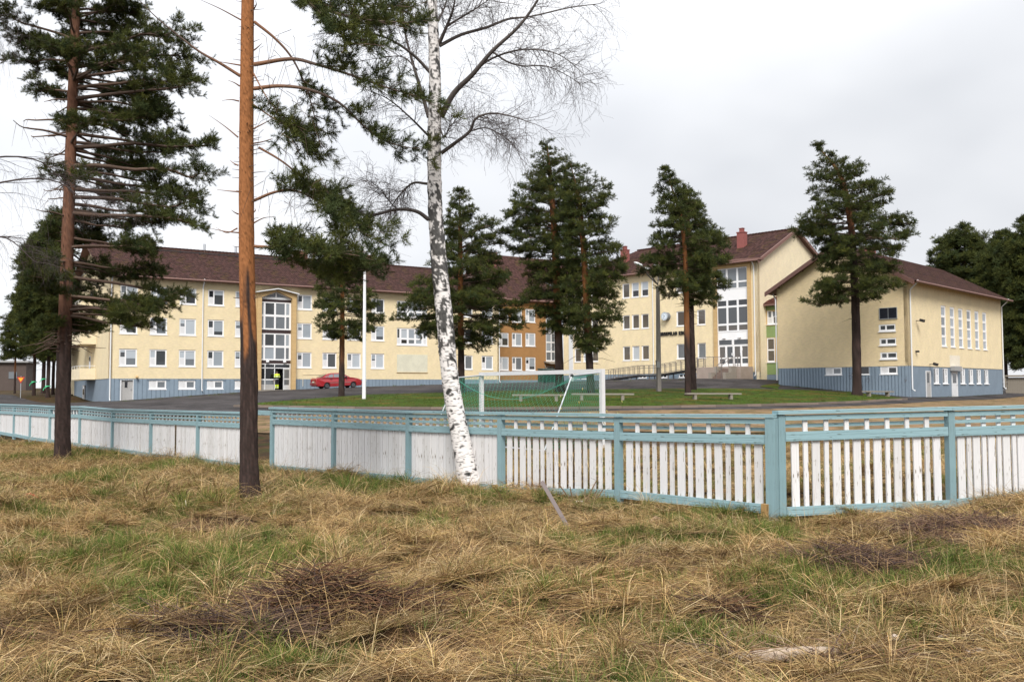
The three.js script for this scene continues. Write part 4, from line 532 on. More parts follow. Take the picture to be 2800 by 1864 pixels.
  slope(RS, 'roof', -f0, D + 0.6, oh, ey, -w / 2, rid, MAT.tile); slope(LS, 'roof', -0.6, D + f0, oh, ey, -w / 2, rid, MAT.tile); gutter(RS, -f0, D + 0.6, ey - 0.03, oh + 0.08);
  const rk = (z0, z1, m, t) => E.add(t, uvm(new THREE.ExtrudeGeometry(new THREE.Shape([[-oh, ey - 0.3], [-oh, ey + 0.05], [w / 2, rid + 0.08], [w + oh, ey + 0.05], [w + oh, ey - 0.3], [w / 2, rid - 0.27]].map((p) => new THREE.Vector2(...p))), { depth: z1 - z0, bevelEnabled: false }).translate(0, 0, z0)), m); rk(f0 - 0.04, f0 + 0.06, MAT.fasciaDark, 'bargeboard');
  E.add('roof_deck', uvm(new THREE.ExtrudeGeometry(new THREE.Shape([[-oh, ey - 0.1], [-oh, ey - 0.01], [w / 2, rid - 0.01], [w + oh, ey - 0.01], [w + oh, ey - 0.1], [w / 2, rid - 0.16]].map((p) => new THREE.Vector2(...p))), { depth: D + 1.2, bevelEnabled: false }).translate(0, 0, -D - 0.6)), MAT.fasciaDark);
  const pur = []; for (const t of [0.02, 0.22, 0.42, 0.6, 0.78, 0.98]) pur.push(bx(0.14, 0.16, 0.6, t * w, gtop(t * w) - 0.03, 0.28)); E.add('purlin_end', pur, MAT.fasciaDark);
  { const q = E.px(2380, 690, -8), m = chimney(E, q.x - 0.3, rid - 1.6, -8, 1.2, q.y - rid + 1.9, MAT.chimneyRed, false); }
  downpipe(S, 0.25, 1.2, wt - 0.55, 0.1, 0.6); downpipe(S, D - 0.1, 1.3, wt - 0.55, 0.1, 0.6); E.add('downpipe', new Tubes().add([V(-0.5, ey - 0.05, -0.3), V(-0.3, ey - 0.35, -0.2), V(-0.09, ey - 0.6, 0.05), V(-0.09, 2.2, 0.05)], 0.055, 8).geo(), MAT.pipe);
  // scrawled paint marks on the plinth
  const gf = (pts, n) => { const t = new Tubes(); t.add(curve(pts.map(([x, y]) => { const q = E.px(x, y, 0.02); return V(q.x, q.y, 0.02); }), n), 0.018, 4); return t.geo(); };
  E.add('scrawl', [gf([[2322, 1019], [2332, 1022], [2322, 1028], [2334, 1026], [2325, 1036], [2333, 1034]], 30), gf([[2374, 1030], [2379, 1037], [2374, 1044], [2369, 1038], [2374, 1031]], 24), gf([[2372, 1036], [2377, 1036]], 3), gf([[2473, 1034], [2478, 1042], [2481, 1036], [2476, 1045], [2480, 1028]], 24)], M([0.13, 0.14, 0.16], 0.8));
}

// ------------------------------------------------------------------ pines
function tuftGeo(n, len, wid, axis, s) { // a shoot: needles standing off a short axis that points up
  const r = rng(s), p = [], q = V(0, 0, 0);
  for (let i = 0; i < n; i++) {
    const a = i * 2.39996 + r() * 0.6, h = axis * (0.05 + 0.95 * i / n), el = lerp(0.15, 1.15, i / n) + (r() - 0.5) * 0.5, L = len * (0.75 + 0.5 * r()), d = V(Math.cos(a) * Math.cos(el), Math.sin(el), Math.sin(a) * Math.cos(el)), sd = V(r() - 0.5, r() - 0.5, r() - 0.5).cross(d).normalize().multiplyScalar(wid / 2);
    p.push(sd.x, h + sd.y, sd.z, -sd.x, h - sd.y, -sd.z, d.x * L, h + d.y * L, d.z * L);
  }
  const g = new THREE.BufferGeometry(); g.setAttribute('position', new THREE.Float32BufferAttribute(p, 3)); g.computeVertexNormals(); return g;
}
function clusterGeo(shoots, n, len, wid, axis, s) { // a few shoots fanning out from one twig end
  const r = rng(s), list = [], up = V(0, 1, 0);
  for (let k = 0; k < shoots; k++) { const a = k * 2.4 + r(), t = k ? 0.5 + 0.75 * r() : 0.15, d = V(Math.sin(t) * Math.cos(a), Math.cos(t), Math.sin(t) * Math.sin(a)), g = tuftGeo(n, len, wid, axis * (0.7 + 0.6 * r()), s * 7 + k); g.applyQuaternion(new THREE.Quaternion().setFromUnitVectors(up, d)); g.translate(d.x * axis * 0.35 * r(), d.y * axis * 0.5 * r(), d.z * axis * 0.35 * r()); list.push(g); }
  return merge(list);
}
const TUFT = { near: clusterGeo(6, 30, 0.062, 0.0085, 0.13, 3), far: clusterGeo(6, 20, 0.13, 0.026, 0.26, 4) };
const needleColor = (r, k = 1) => { const t = r(), o = r() < 0.12 ? 0.35 : 0; const v = (0.75 + 0.55 * r()) * k; return [lerp(0.036, 0.075, t) * v + o * 0.03, lerp(0.052, 0.082, t) * v + o * 0.022, lerp(0.02, 0.018, t) * v]; };
const qa = new THREE.Quaternion(), qb = new THREE.Quaternion(), mm = new THREE.Matrix4();
function tuftAt(list, p, dir, scale, r, k) { qa.setFromUnitVectors(UPV, dir); qb.setFromAxisAngle(UPV, r() * 6.28); list.push([new THREE.Matrix4().compose(p, qa.clone().multiply(qb), V(scale, scale, scale)), needleColor(r, k)]); }
const barkLow = [0.048, 0.034, 0.03], barkHi = [0.3, 0.125, 0.05], barkTop = [0.2, 0.09, 0.048];
function pineTrunk(root, pts, radii, o = {}) { // tapered trunk, furrowed dark bark below and flaky orange bark above
  const t = new Tubes(), y0 = pts[0].y, s = (o.seed ?? 1) * 3.3, fine = o.fine ?? 1;
  const hiC = o.tint ?? barkHi, change = o.change ?? 3.5, soft = o.soft ?? 1;
  t.add(pts, radii, o.sides ?? 12, (a, l, k) => {
    const c = Math.cos(a), q = Math.sin(a), hi = smooth(change - soft, change + soft, l + 1.3 * n3(c * 1.5 + s, l * 0.9, q * 1.5)), fur = n3(c * 7 * fine + s, l * 2.6 * fine, q * 7 * fine), fl = n3(c * 4 * fine, l * 13 * fine + s, q * 4 * fine), pit = smooth(0.25, 0.5, n3(c * 7 * fine, l * 26 * fine, q * 7 * fine + s));
    const lowK = 0.75 + 1.1 * Math.max(0, fur) + 0.3 * fl, hiK = 0.95 + 0.55 * fl - 0.35 * pit;
    return [0, 1, 2].map((i) => lerp(barkLow[i] * lowK * (i ? 1 : 1 + 0.25 * Math.max(0, fl)), lerp(hiC[i], o.tint ? hiC[i] : barkTop[i], smooth(8, 16, l)) * hiK, hi));
  }, (a, l, r) => { const c = Math.cos(a), q = Math.sin(a), hi = smooth(change - 1, change + 1, l); return r * (1 + lerp(0.10, 0.035, hi) * n3(c * 7 * fine + s, l * 2.6 * fine, q * 7 * fine) + 0.35 * Math.exp(-l * 4.5) * (0.8 + 0.5 * Math.cos(a * 4 + s))); });
  return part('trunk', t.geo(true), MAT.bark, root);
}
const limbCol = (r) => { const k = 0.7 + 0.6 * r(); return () => [0.11 * k, 0.07 * k, 0.05 * k]; };
// a spray of side twigs and shoots on the outer part of a limb
function spray(W, list, pts, r, o) {
  const n = pts.length, tot = o.len;
  for (let s = o.from ?? 0.3; s <= 1.001; s += o.step) {
    const f = Math.min(n - 1.001, s * (n - 1)), i = Math.floor(f), p = pts[i].clone().lerp(pts[i + 1], f - i), t = pts[Math.min(i + 1, n - 1)].clone().sub(pts[Math.max(0, i - 1)]).normalize(), sd = V(-t.z, 0, t.x).normalize();
    for (const side of [-1, 1]) {
      if (r() < (o.skip ?? 0.1)) continue;
      const L = (0.2 + (1 - Math.abs(s - 0.6) * 1.5) * Math.min(tot, 2.6) * 0.3) * (0.5 + 0.8 * r()), d = t.clone().multiplyScalar(0.75 + 0.5 * r()).addScaledVector(sd, side * (0.7 + 0.5 * r())).add(V(0, (r() - 0.38) * 0.95 + (o.lift ?? 0), 0)).normalize();
      const e = p.clone().addScaledVector(d, L); e.y += (r() - 0.35) * 0.12 * L; if (W) W.add([p, p.clone().lerp(e, 0.5).add(V(0, 0.03 * L, 0)), e], [0.010 * o.tw, 0.007 * o.tw, 0.004 * o.tw], 3, o.col);
      const m = Math.max(2, Math.round(L / o.gap)); for (let k = 0; k < m; k++) { const q = p.clone().lerp(e, 0.25 + 0.75 * (k + 0.5 + 0.5 * r()) / m).add(V((r() - 0.5) * o.gap, (r() - 0.3) * o.gap * 0.7, (r() - 0.5) * o.gap)); tuftAt(list, q, d.clone().add(V((r() - 0.5) * 0.9, 0.25 + r() * 0.8, (r() - 0.5) * 0.9)).normalize(), o.size * (0.75 + 0.5 * r()), r, o.shade); }
    }
    tuftAt(list, p.clone(), t.clone().add(V(0, 0.6, 0)).normalize(), o.size, r, o.shade);
  }
}
function lookup(rows, y) { if (y <= rows[0][0]) return [rows[0][1], rows[0][2]]; for (let i = 0; i < rows.length - 1; i++) if (y <= rows[i + 1][0]) { const t = (y - rows[i][0]) / (rows[i + 1][0] - rows[i][0]); return [lerp(rows[i][1], rows[i + 1][1], t), lerp(rows[i][2], rows[i + 1][2], t)]; } const e = rows[rows.length - 1]; return [e[1], e[2]]; }
// trunk: pixels from base up; rows: [y, left, right] outline of the crown in the photograph, turned into metres at the tree's own distance
function pine(label, o) {
  const base = o.at ?? ground(...o.trunk[0]), Z = -base.z, m = Z / FPX, r = rng(o.seed), root = thing('pine_tree', label, 'tree', [base.x, base.y, base.z], 0, o.group);
  const py = (y) => at(o.trunk[0][0], y, Z).y - base.y, pts0 = o.trunk.map(([x, y]) => V((x - o.trunk[0][0]) * m, py(y), 0)); pts0[0].y = -0.15;
  const n = o.segs ?? 46, pts = curve(pts0, n), top = pts[n].y, r0 = o.width * m / 2, rad = pts.map((p, i) => Math.max(0.012, r0 * (1 - 0.55 * Math.pow(i / n, 1.1)) * (1 - smooth(0.75, 1, i / n) * 0.85)));
  pineTrunk(root, pts, rad, { seed: o.seed, change: o.change ?? top * 0.3, soft: top * 0.08, sides: o.sides ?? 10, fine: o.fine, tint: o.tint });
  const W = new Tubes(), list = [], onTrunk = (y) => { let i = 0; while (i < n - 1 && pts[i + 1].y < y) i++; const t = clamp((y - pts[i].y) / Math.max(1e-5, pts[i + 1].y - pts[i].y)); return pts[i].clone().lerp(pts[i + 1], t); };
  const yTop = o.rows[0][0], yBot = o.rows[o.rows.length - 1][0], dens = o.dens ?? 1, hh = (yBot - yTop) * m, whorls = Math.round(hh / (o.whorl ?? 0.42));
  const back = o.cols ?? 1;
  for (let w = 0; w <= whorls; w++) {
    const f = w / whorls, yp = lerp(yTop, yBot, f), nb = Math.round((f < 0.1 ? 3 : 4.4) * dens + r());
    for (let b = 0; b < nb; b++) {
      const y = yp + (r() - 0.5) * (yBot - yTop) / whorls, az = (b + r() * 0.9) / nb * Math.PI * 2, [xl, xr] = lookup(o.rows, y), hy = py(y), tr = onTrunk(Math.min(hy, top - 0.02)), tx = o.trunk[0][0] + tr.x / m, Rr = Math.max(0.12, (xr - tx) * m), Rl = Math.max(0.12, (tx - xl) * m);
      const c = Math.cos(az), side = Math.sin(az); if (o.open && side > 0.25 && r() < o.open) continue; const bare = o.bareLeft && c < -0.1 && y > o.bareLeft && r() < 0.8, Rx = c > 0 ? Rr : Rl, Rz = (Rr + Rl) / 2 * back, Lh = 1 / Math.sqrt((c / Rx) ** 2 + (side / Rz) ** 2) * (o.dens > 1.1 ? 0.6 + 0.48 * r() : 0.58 + 0.5 * r()); if (r() < 0.1 * (1 - dens)) continue;
      const el = lerp(0.75, -0.02, smooth(0, 0.75, f)) + (r() - 0.5) * 0.3, rise = Math.tan(el) * Lh * 0.45, start = onTrunk(Math.max(0.4, hy - rise * 0.8)), d = V(c, 0, side), sag = lerp(0.02, 0.16, f) * Lh;
      const path = [0, 0.22, 0.45, 0.7, 0.9, 1].map((s) => start.clone().addScaledVector(d, Lh * s).add(V((r() - 0.5) * 0.1 * Lh * s, (r() - 0.5) * 0.09 * Lh * s + rise * Math.sin(s * 1.6) - sag * Math.pow(s, 1.6) * (s < 0.95 ? 1 : 0.85) + 0.06 * Lh * s * s, (r() - 0.5) * 0.1 * Lh * s))), P = curve(path, 12), br = (0.012 + 0.011 * Lh) * (o.limb ?? 1), col = limbCol(r);
      W.add(P, P.map((_, i) => br * (1 - 0.8 * i / 12) + 0.003), 4, col); if (Lh < 0.3) { tuftAt(list, P[12], V(0, 1, 0), o.size, r); }
      if (bare) { for (let k = 5; k < 12; k += 2) { const d2 = V(r() - 0.5, r() - 0.6, r() - 0.5).normalize(), L2 = 0.2 + 0.35 * r(); W.add([P[k], P[k].clone().addScaledVector(d2, L2 * 0.5), P[k].clone().addScaledVector(d2, L2).add(V(0, -0.05, 0))], [0.006, 0.004, 0.002], 3, col); } continue; }
      spray(W, list, P, r, { len: Lh, from: lerp(0.15, o.inner ?? 0.42, smooth(0, 0.5, f)) + 0.12 * r(), step: o.step ?? Math.min(0.3, 0.33 / Math.max(Lh, 0.6)), gap: o.gap ?? 0.2, size: o.size * (0.62 + 0.38 * smooth(0, 0.22, f)), col, tw: o.tw ?? 1, skip: o.skip ?? 0.12 });
    }
  }
  for (let i = 0; i < 5; i++) tuftAt(list, pts[n].clone().add(V((r() - 0.5) * 0.16, -0.12 * i, (r() - 0.5) * 0.16)), V((r() - 0.5) * 0.6, 1, (r() - 0.5) * 0.6).normalize(), o.size * 0.55, r);
  for (let i = 0; i < (o.dead ?? 6); i++) { const y = py(yBot + (0.02 + 0.35 * r()) * Math.min(200, o.trunk[0][1] - yBot)), a = r() * 6.28, s = onTrunk(y), L = 0.3 + r() * (o.deadLen ?? 0.9); W.add([s, s.clone().add(V(Math.cos(a) * L * 0.5, 0.05 - 0.1 * r(), Math.sin(a) * L * 0.5)), s.clone().add(V(Math.cos(a) * L, -0.3 * r() * L, Math.sin(a) * L))], [0.022, 0.014, 0.005], 4, limbCol(r)); }
  part('branches', W.geo(), MAT.twig, root).userData.kind = 'stuff'; copies('crown', TUFT[o.tuft ?? 'far'], MAT.needle, list, root);
  return root;
}
const far = { size: 0.72, gap: 0.21, skip: 0.1, inner: 0.26, dens: 1.15 }, lawnGroup = 'pines on the school lawn';
pine('small pine on the lawn beside the white flagpole', { ...far, seed: 21, trunk: [[933, 1086], [934, 950], [934, 800], [931, 648]], width: 17, rows: [[650, 922, 940], [680, 890, 965], [720, 876, 990], [770, 872, 1008], [805, 872, 1030], [845, 872, 1060], [872, 856, 1052], [900, 868, 1010], [918, 890, 990]], group: lawnGroup });
pine('spreading pine with low wide boughs behind the birch', { ...far, seed: 22, trunk: [[1262, 1077], [1260, 900], [1259, 700], [1257, 524]], width: 20, rows: [[526, 1248, 1266], [545, 1232, 1288], [590, 1222, 1312], [640, 1212, 1372], [700, 1200, 1378], [745, 1160, 1396], [790, 1112, 1400], [830, 1092, 1432], [862, 1088, 1442], [900, 1130, 1380], [945, 1225, 1335]], group: lawnGroup });
pine('tallest pine of the lawn pair, its crown leaning left', { ...far, seed: 23, trunk: [[1532, 1074], [1527, 880], [1519, 650], [1510, 500], [1500, 394]], width: 25, rows: [[396, 1488, 1520], [425, 1462, 1552], [475, 1455, 1560], [525, 1428, 1570], [560, 1396, 1575], [625, 1380, 1572], [680, 1398, 1580], [740, 1436, 1582], [795, 1428, 1570], [850, 1462, 1580], [905, 1490, 1550]], dens: 1.3, group: lawnGroup });
pine('broad bushy pine of the lawn pair with dead twisted twigs', { ...far, seed: 24, trunk: [[1617, 1083], [1608, 880], [1600, 700], [1588, 560], [1566, 448]], width: 22, rows: [[450, 1545, 1585], [485, 1540, 1625], [535, 1535, 1672], [600, 1540, 1690], [660, 1545, 1692], [725, 1550, 1705], [765, 1542, 1716], [810, 1540, 1702], [860, 1548, 1692], [905, 1562, 1690], [950, 1580, 1650]], dens: 1.3, dead: 14, deadLen: 1.6, group: lawnGroup });
pine('pine with bright orange trunk beside the lamp post', { ...far, seed: 25, trunk: [[1882, 1085], [1881, 900], [1879, 700], [1868, 590], [1828, 464]], width: 17, change: 4.2, rows: [[466, 1821, 1834], [495, 1810, 1848], [530, 1795, 1892], [575, 1800, 1930], [625, 1796, 1950], [660, 1786, 1962], [700, 1776, 1970], [735, 1768, 1975], [765, 1790, 1960], [800, 1808, 1945]], dead: 14, deadLen: 1.5, group: lawnGroup });
pine('dark trunked pine close behind the orange trunked one', { ...far, seed: 26, trunk: [[1896, 1068], [1894, 900], [1892, 700], [1888, 520]], width: 19, change: 9, rows: [[522, 1876, 1900], [560, 1862, 1930], [620, 1870, 1966], [690, 1880, 1982], [735, 1880, 1990], [770, 1870, 2008], [800, 1880, 2006], [830, 1890, 1950]], group: lawnGroup });
pine('lone pine with a bent tip in front of the gym wall', { ...far, seed: 27, trunk: [[2345, 1083], [2346, 900], [2344, 740], [2337, 600], [2312, 480], [2252, 399]], width: 25, change: 12, rows: [[401, 2246, 2264], [432, 2252, 2296], [472, 2228, 2366], [512, 2244, 2436], [560, 2236, 2424], [606, 2188, 2488], [645, 2196, 2494], [682, 2238, 2480], [722, 2262, 2466], [760, 2236, 2470], [790, 2152, 2446], [815, 2228, 2400]], group: lawnGroup });
// roadside pines far left and pines beyond the gym
const place = (px, py, Z) => { const p = at(px, py, Z); return V(p.x, G(p.x, p.z), p.z); };
const roadside = 'pines along the road';
pine('roadside pine with green ribbon standing nearest the road bend', { ...far, size: 1.25, gap: 0.42, seed: 31, at: place(91, 1078, 96), trunk: [[91, 1078], [92, 900], [94, 760], [98, 640]], width: 9, rows: [[642, 90, 106], [690, 60, 130], [760, 45, 150], [840, 40, 165], [920, 60, 160], [965, 70, 150]], group: roadside });
pine('roadside pine with slanting green ribbon close to the school wing', { ...far, size: 1.25, gap: 0.42, seed: 32, at: place(129, 1088, 92), trunk: [[129, 1088], [130, 900], [131, 700], [132, 596]], width: 10, rows: [[598, 122, 142], [640, 90, 170], [700, 66, 180], [780, 56, 186], [860, 62, 184], [940, 84, 176], [970, 100, 160]], group: roadside });
pine('roadside pine half hidden behind the ribboned ones', { ...far, size: 1.3, gap: 0.46, seed: 33, at: place(143, 1082, 99), trunk: [[143, 1082], [144, 900], [145, 650]], width: 9, rows: [[652, 136, 152], [720, 100, 176], [800, 90, 180], [900, 100, 176], [960, 120, 170]], group: roadside });
pine('pale trunked roadside pine behind the others', { ...far, size: 1.3, gap: 0.46, seed: 34, at: place(117, 1066, 108), trunk: [[117, 1066], [117, 900], [116, 680]], width: 11, rows: [[682, 108, 126], [740, 70, 150], [830, 50, 160], [920, 70, 150], [980, 90, 140]], group: roadside });
pine('thin open crowned pine beside the road sign', { ...far, size: 1.3, gap: 0.5, seed: 35, at: place(39, 1076, 112), trunk: [[39, 1076], [38, 950], [38, 850]], width: 6, rows: [[852, 34, 44], [880, 10, 66], [930, 2, 74], [980, 6, 66]], dens: 0.7, group: roadside });
const beyond = 'pines beyond the gym';
for (const [label, sd, x, Z, w, rows] of [['pine with a rounded crown beyond the gym roof', 41, 2652, 112, 12, [[620, 2638, 2662], [650, 2592, 2690], [690, 2558, 2706], [730, 2560, 2712], [780, 2590, 2700], [830, 2600, 2690]]], ['pine with a pointed crown beyond the far gym corner', 42, 2752, 104, 14, [[640, 2742, 2760], [680, 2714, 2790], [730, 2690, 2816], [800, 2680, 2826], [880, 2700, 2820], [960, 2715, 2800]]], ['tall pine at the far side of the grey shed', 43, 2822, 98, 15, [[600, 2810, 2834], [640, 2780, 2866], [720, 2750, 2900], [800, 2760, 2900], [900, 2760, 2890], [1000, 2770, 2880]]], ['slim pine between the other pines beyond the gym', 44, 2706, 118, 9, [[690, 2698, 2714], [740, 2676, 2736], [800, 2660, 2750], [880, 2670, 2740]]]]) pine(label, { ...far, size: 1.35, gap: 0.46, seed: sd, at: place(x, 1070, Z), trunk: [[x, 1074], [x - 1, 850], [x - 2, rows[0][0] - 2]], width: w, rows, group: beyond });
for (const [label, sd, x, Z, rows] of [['pine top showing above the left wing roof beside the flagpole', 51, 1046, 135, [[706, 1038, 1054], [730, 1030, 1062], [800, 1010, 1080], [900, 1010, 1080]]], ['pale tree top showing above the valley of the roofs', 52, 1428, 140, [[735, 1420, 1436], [755, 1404, 1450], [800, 1390, 1470], [900, 1390, 1470]]], ['small pine top showing beside the gym ridge', 53, 2548, 125, [[735, 2540, 2556], [760, 2525, 2570], [860, 2520, 2575]]]]) pine(label, { ...far, size: 1.3, gap: 0.5, seed: sd, at: place(x, 1050, Z), trunk: [[x, 1045], [x, 850], [x, rows[0][0] - 2]], width: 7, rows, group: 'tree tops behind the school' });

// ---- the two tall near pines
{
  const o = { seed: 61, trunk: [[170, 1266], [167, 1100], [168, 900], [171, 600], [175, 300], [180, 0], [184, -380]], width: 42 };
  pine('tall pine with dense dark boughs to one side, in front of the fence', { ...o, change: 3.7, tint: [0.17, 0.085, 0.055], segs: 220, sides: 28, fine: 1.15, tuft: 'near', size: 1.0, gap: 0.16, whorl: 0.3, step: 0.075, inner: 0.42, tw: 0.8, limb: 1.2, dead: 26, deadLen: 0.8, skip: 0.1, dens: 1.5, cols: 0.8, open: 0.8, bareLeft: 240, rows: [[-380, 150, 220], [-200, 40, 330], [0, -20, 350], [60, -10, 420], [130, 0, 480], [200, 20, 505], [250, 60, 530], [300, 40, 560], [335, 40, 610], [390, 60, 560], [450, 70, 585], [500, 75, 590], [560, 100, 560], [630, 135, 545], [700, 140, 560], [745, 142, 600], [790, 148, 500], [850, 150, 480], [895, 152, 300]] });
}
{ // the pine with the orange trunk: limbs traced one by one
  const base = ground(683, 1363), Z = -base.z, r = rng(62), root = thing('pine_tree', 'tall pine with a bare orange upper trunk and long arching limbs', 'tree', base.toArray());
  const P = (x, y, dz = 0) => { const q = at(x, y, Z - dz); return q.sub(base); };
  const tp = curve([[683, 1367], [680, 1250], [680, 1000], [674, 700], [673, 400], [675, 150], [678, -120], [682, -500]].map(([x, y]) => P(x, y)), 320), wpx = (y) => lerp(52, 30, clamp((1363 - y) / 1500));
  pineTrunk(root, tp, tp.map((p, i) => (i / 320 < 0.02 ? 58 : lerp(51, 30, i / 320)) * Z / FPX / 2), { seed: 4, change: 2.85, soft: 0.22, sides: 40, fine: 1.5 });
  const W = new Tubes(), list = [];
  const limb = (px, dz, r0, leaf, o = {}) => { const n = px.length, pts = curve(px.map(([x, y], i) => P(x, y, dz * i / (n - 1))), 26), L = pts.reduce((s, p, i) => s + (i ? p.distanceTo(pts[i - 1]) : 0), 0), col = (() => { const k = 0.8 + 0.5 * r(); return (a, l) => { const t = smooth(0, 1.2, l); return [lerp(0.2, 0.10, t) * k, lerp(0.1, 0.07, t) * k, lerp(0.055, 0.055, t) * k]; }; })(); W.add(pts, pts.map((_, i) => r0 * (1 - 0.82 * i / 26)), 7, col); if (leaf) spray(W, list, pts, r, { len: Math.min(L, 2.6) * (o.wide ?? 1), from: leaf, step: (o.step ?? 0.045) * 1.5, gap: 0.19, size: o.size ?? 1.05, col: limbCol(r), tw: 0.8, skip: o.skip ?? 0.12, lift: o.lift ?? 0 }); return pts; };
  limb([[694, 176], [799, 161], [865, 176], [957, 204], [1060, 240], [1165, 270]], 0.9, 0.036, 0.4);
  limb([[694, 242], [763, 235], [845, 245], [926, 280], [998, 347], [1060, 388], [1150, 410]], 0.4, 0.034, 0.55, { wide: 0.8 });
  limb([[694, 59], [748, 102], [794, 153], [835, 235], [862, 330], [880, 430]], -0.5, 0.026, 0.5, { wide: 0.55, skip: 0.35 });
  limb([[707, 403], [768, 439], [845, 500], [906, 546], [960, 590]], 0.3, 0.02, 0.55, { wide: 0.5 });
  limb([[694, 548], [748, 526], [800, 520], [870, 550], [930, 600], [965, 625]], 1.0, 0.026, 0.25, { wide: 1.15, step: 0.036, skip: 0.06 });
  limb([[694, 673], [748, 679], [794, 709], [860, 730], [930, 745], [1010, 735]], 0.8, 0.026, 0.22, { wide: 1.05, step: 0.038, skip: 0.06 });
  limb([[750, 620], [800, 660], [860, 690], [930, 690]], 1.6, 0.014, 0.1, { wide: 0.8 });
  limb([[690, -60], [800, -10], [900, 30], [1010, 55], [1130, 62]], 0.7, 0.034, 0.16, { wide: 1.0 }); limb([[690, -110], [770, -60], [850, 10], [930, 90], [960, 130]], 1.4, 0.03, 0.2, { wide: 0.9 });
  limb([[690, -200], [800, -120], [900, -40], [1000, 10], [1140, 40]], -0.8, 0.03, 0.2, {});
  limb([[692, 286], [750, 325], [819, 367], [850, 420]], -0.4, 0.014, 0.35, { wide: 0.4, skip: 0.4 }); limb([[692, 200], [725, 260], [770, 330], [790, 400]], 0.6, 0.014, 0.4, { wide: 0.4, skip: 0.45 });
  for (const q of [[[656, 207], [600, 172], [545, 141], [491, 100], [429, 49], [375, -4]], [[658, 54], [600, 23], [540, -4]], [[650, 375], [615, 346], [571, 315]], [[656, 178], [620, 172], [585, 166]], [[652, 276], [630, 272], [606, 275]], [[652, 524], [625, 522], [592, 518]], [[648, 624], [620, 636], [590, 622]], [[652, 636], [612, 632], [566, 622]], [[654, 235], [640, 226], [622, 219]], [[650, 452], [638, 446], [628, 438]], [[694, 24], [700, 12], [698, 0]], [[694, 137], [706, 127], [716, 118]], [[692, 392], [715, 388], [742, 380], [745, 381]], [[692, 352], [725, 335], [770, 310]], [[692, 610], [720, 596], [752, 592]], [[692, 580], [698, 575], [696, 570]], [[694, 268], [700, 262], [696, 255]], [[650, 585], [640, 580], [632, 574]]]) limb(q, (r() - 0.5) * 0.6, q.length > 5 ? 0.028 : 0.013, 0);
  for (let i = 0; i < 90; i++) { const y = lerp(-50, 820, r()), p0 = P(lerp(666, 690, r()), y, 0.1 * (r() - 0.3)), a = r() * 6.28, L = 0.05 + 0.08 * r(); W.add([p0, p0.clone().add(V(Math.cos(a) * (0.13 + L), 0.02, Math.abs(Math.sin(a)) * 0.1))], [0.008, 0.003], 4, limbCol(r)); }
  for (let i = 0; i < 70; i++) { const x = lerp(700, 900, r()), y = lerp(60, 560, r()), p0 = P(x, y, (r() - 0.5) * 2), a = r() * 6.28; W.add([p0, p0.clone().add(V(Math.cos(a) * 0.2, -0.12, Math.sin(a) * 0.2)), p0.clone().add(V(Math.cos(a) * 0.35, -0.35 - 0.3 * r(), Math.sin(a) * 0.35))], [0.005, 0.004, 0.0025], 3, limbCol(r)); }
  part('branches', W.geo(), MAT.twig, root).userData.kind = 'stuff'; copies('crown', TUFT.near, MAT.needle, list, root);
}
// ------------------------------------------------------------------ birches
const birchTwig = (r) => { const k = 0.6 + 0.8 * r(); return () => [0.06 * k, 0.045 * k, 0.042 * k]; };
function twigs(W, p, d, L, rad, depth, r, o) { // fine drooping birch twigs
  const n = depth > 1 ? 7 : 5, pts = [p.clone()]; let q = p.clone(), v = d.clone();
  for (let i = 0; i < n; i++) { v.add(V((r() - 0.5) * 0.4, (r() - 0.5) * 0.3 - o.droop * (depth > 1 ? 0.25 : 1), (r() - 0.5) * 0.4)).normalize(); q = q.clone().addScaledVector(v, L / n); pts.push(q); }
  W.add(pts, pts.map((_, i) => Math.max(0.0014, rad * (1 - 0.7 * i / n))), depth > 1 ? 4 : 3, birchTwig(r));
  if (depth <= 0) return;
  for (let i = 1; i <= n; i++) for (let k = 0; k < (depth > 1 ? (r() < 0.8 ? 1 : 0) : r() < 0.6 ? 1 : 0); k++) { const t = pts[i].clone().sub(pts[i - 1]).normalize(), s = V(r() - 0.5, r() - 0.5, r() - 0.5).cross(t).normalize(); twigs(W, pts[i], t.clone().multiplyScalar(0.75).addScaledVector(s, 0.8).normalize(), L * (0.38 + 0.3 * r()), rad * 0.45, depth - 1, r, o); }
}
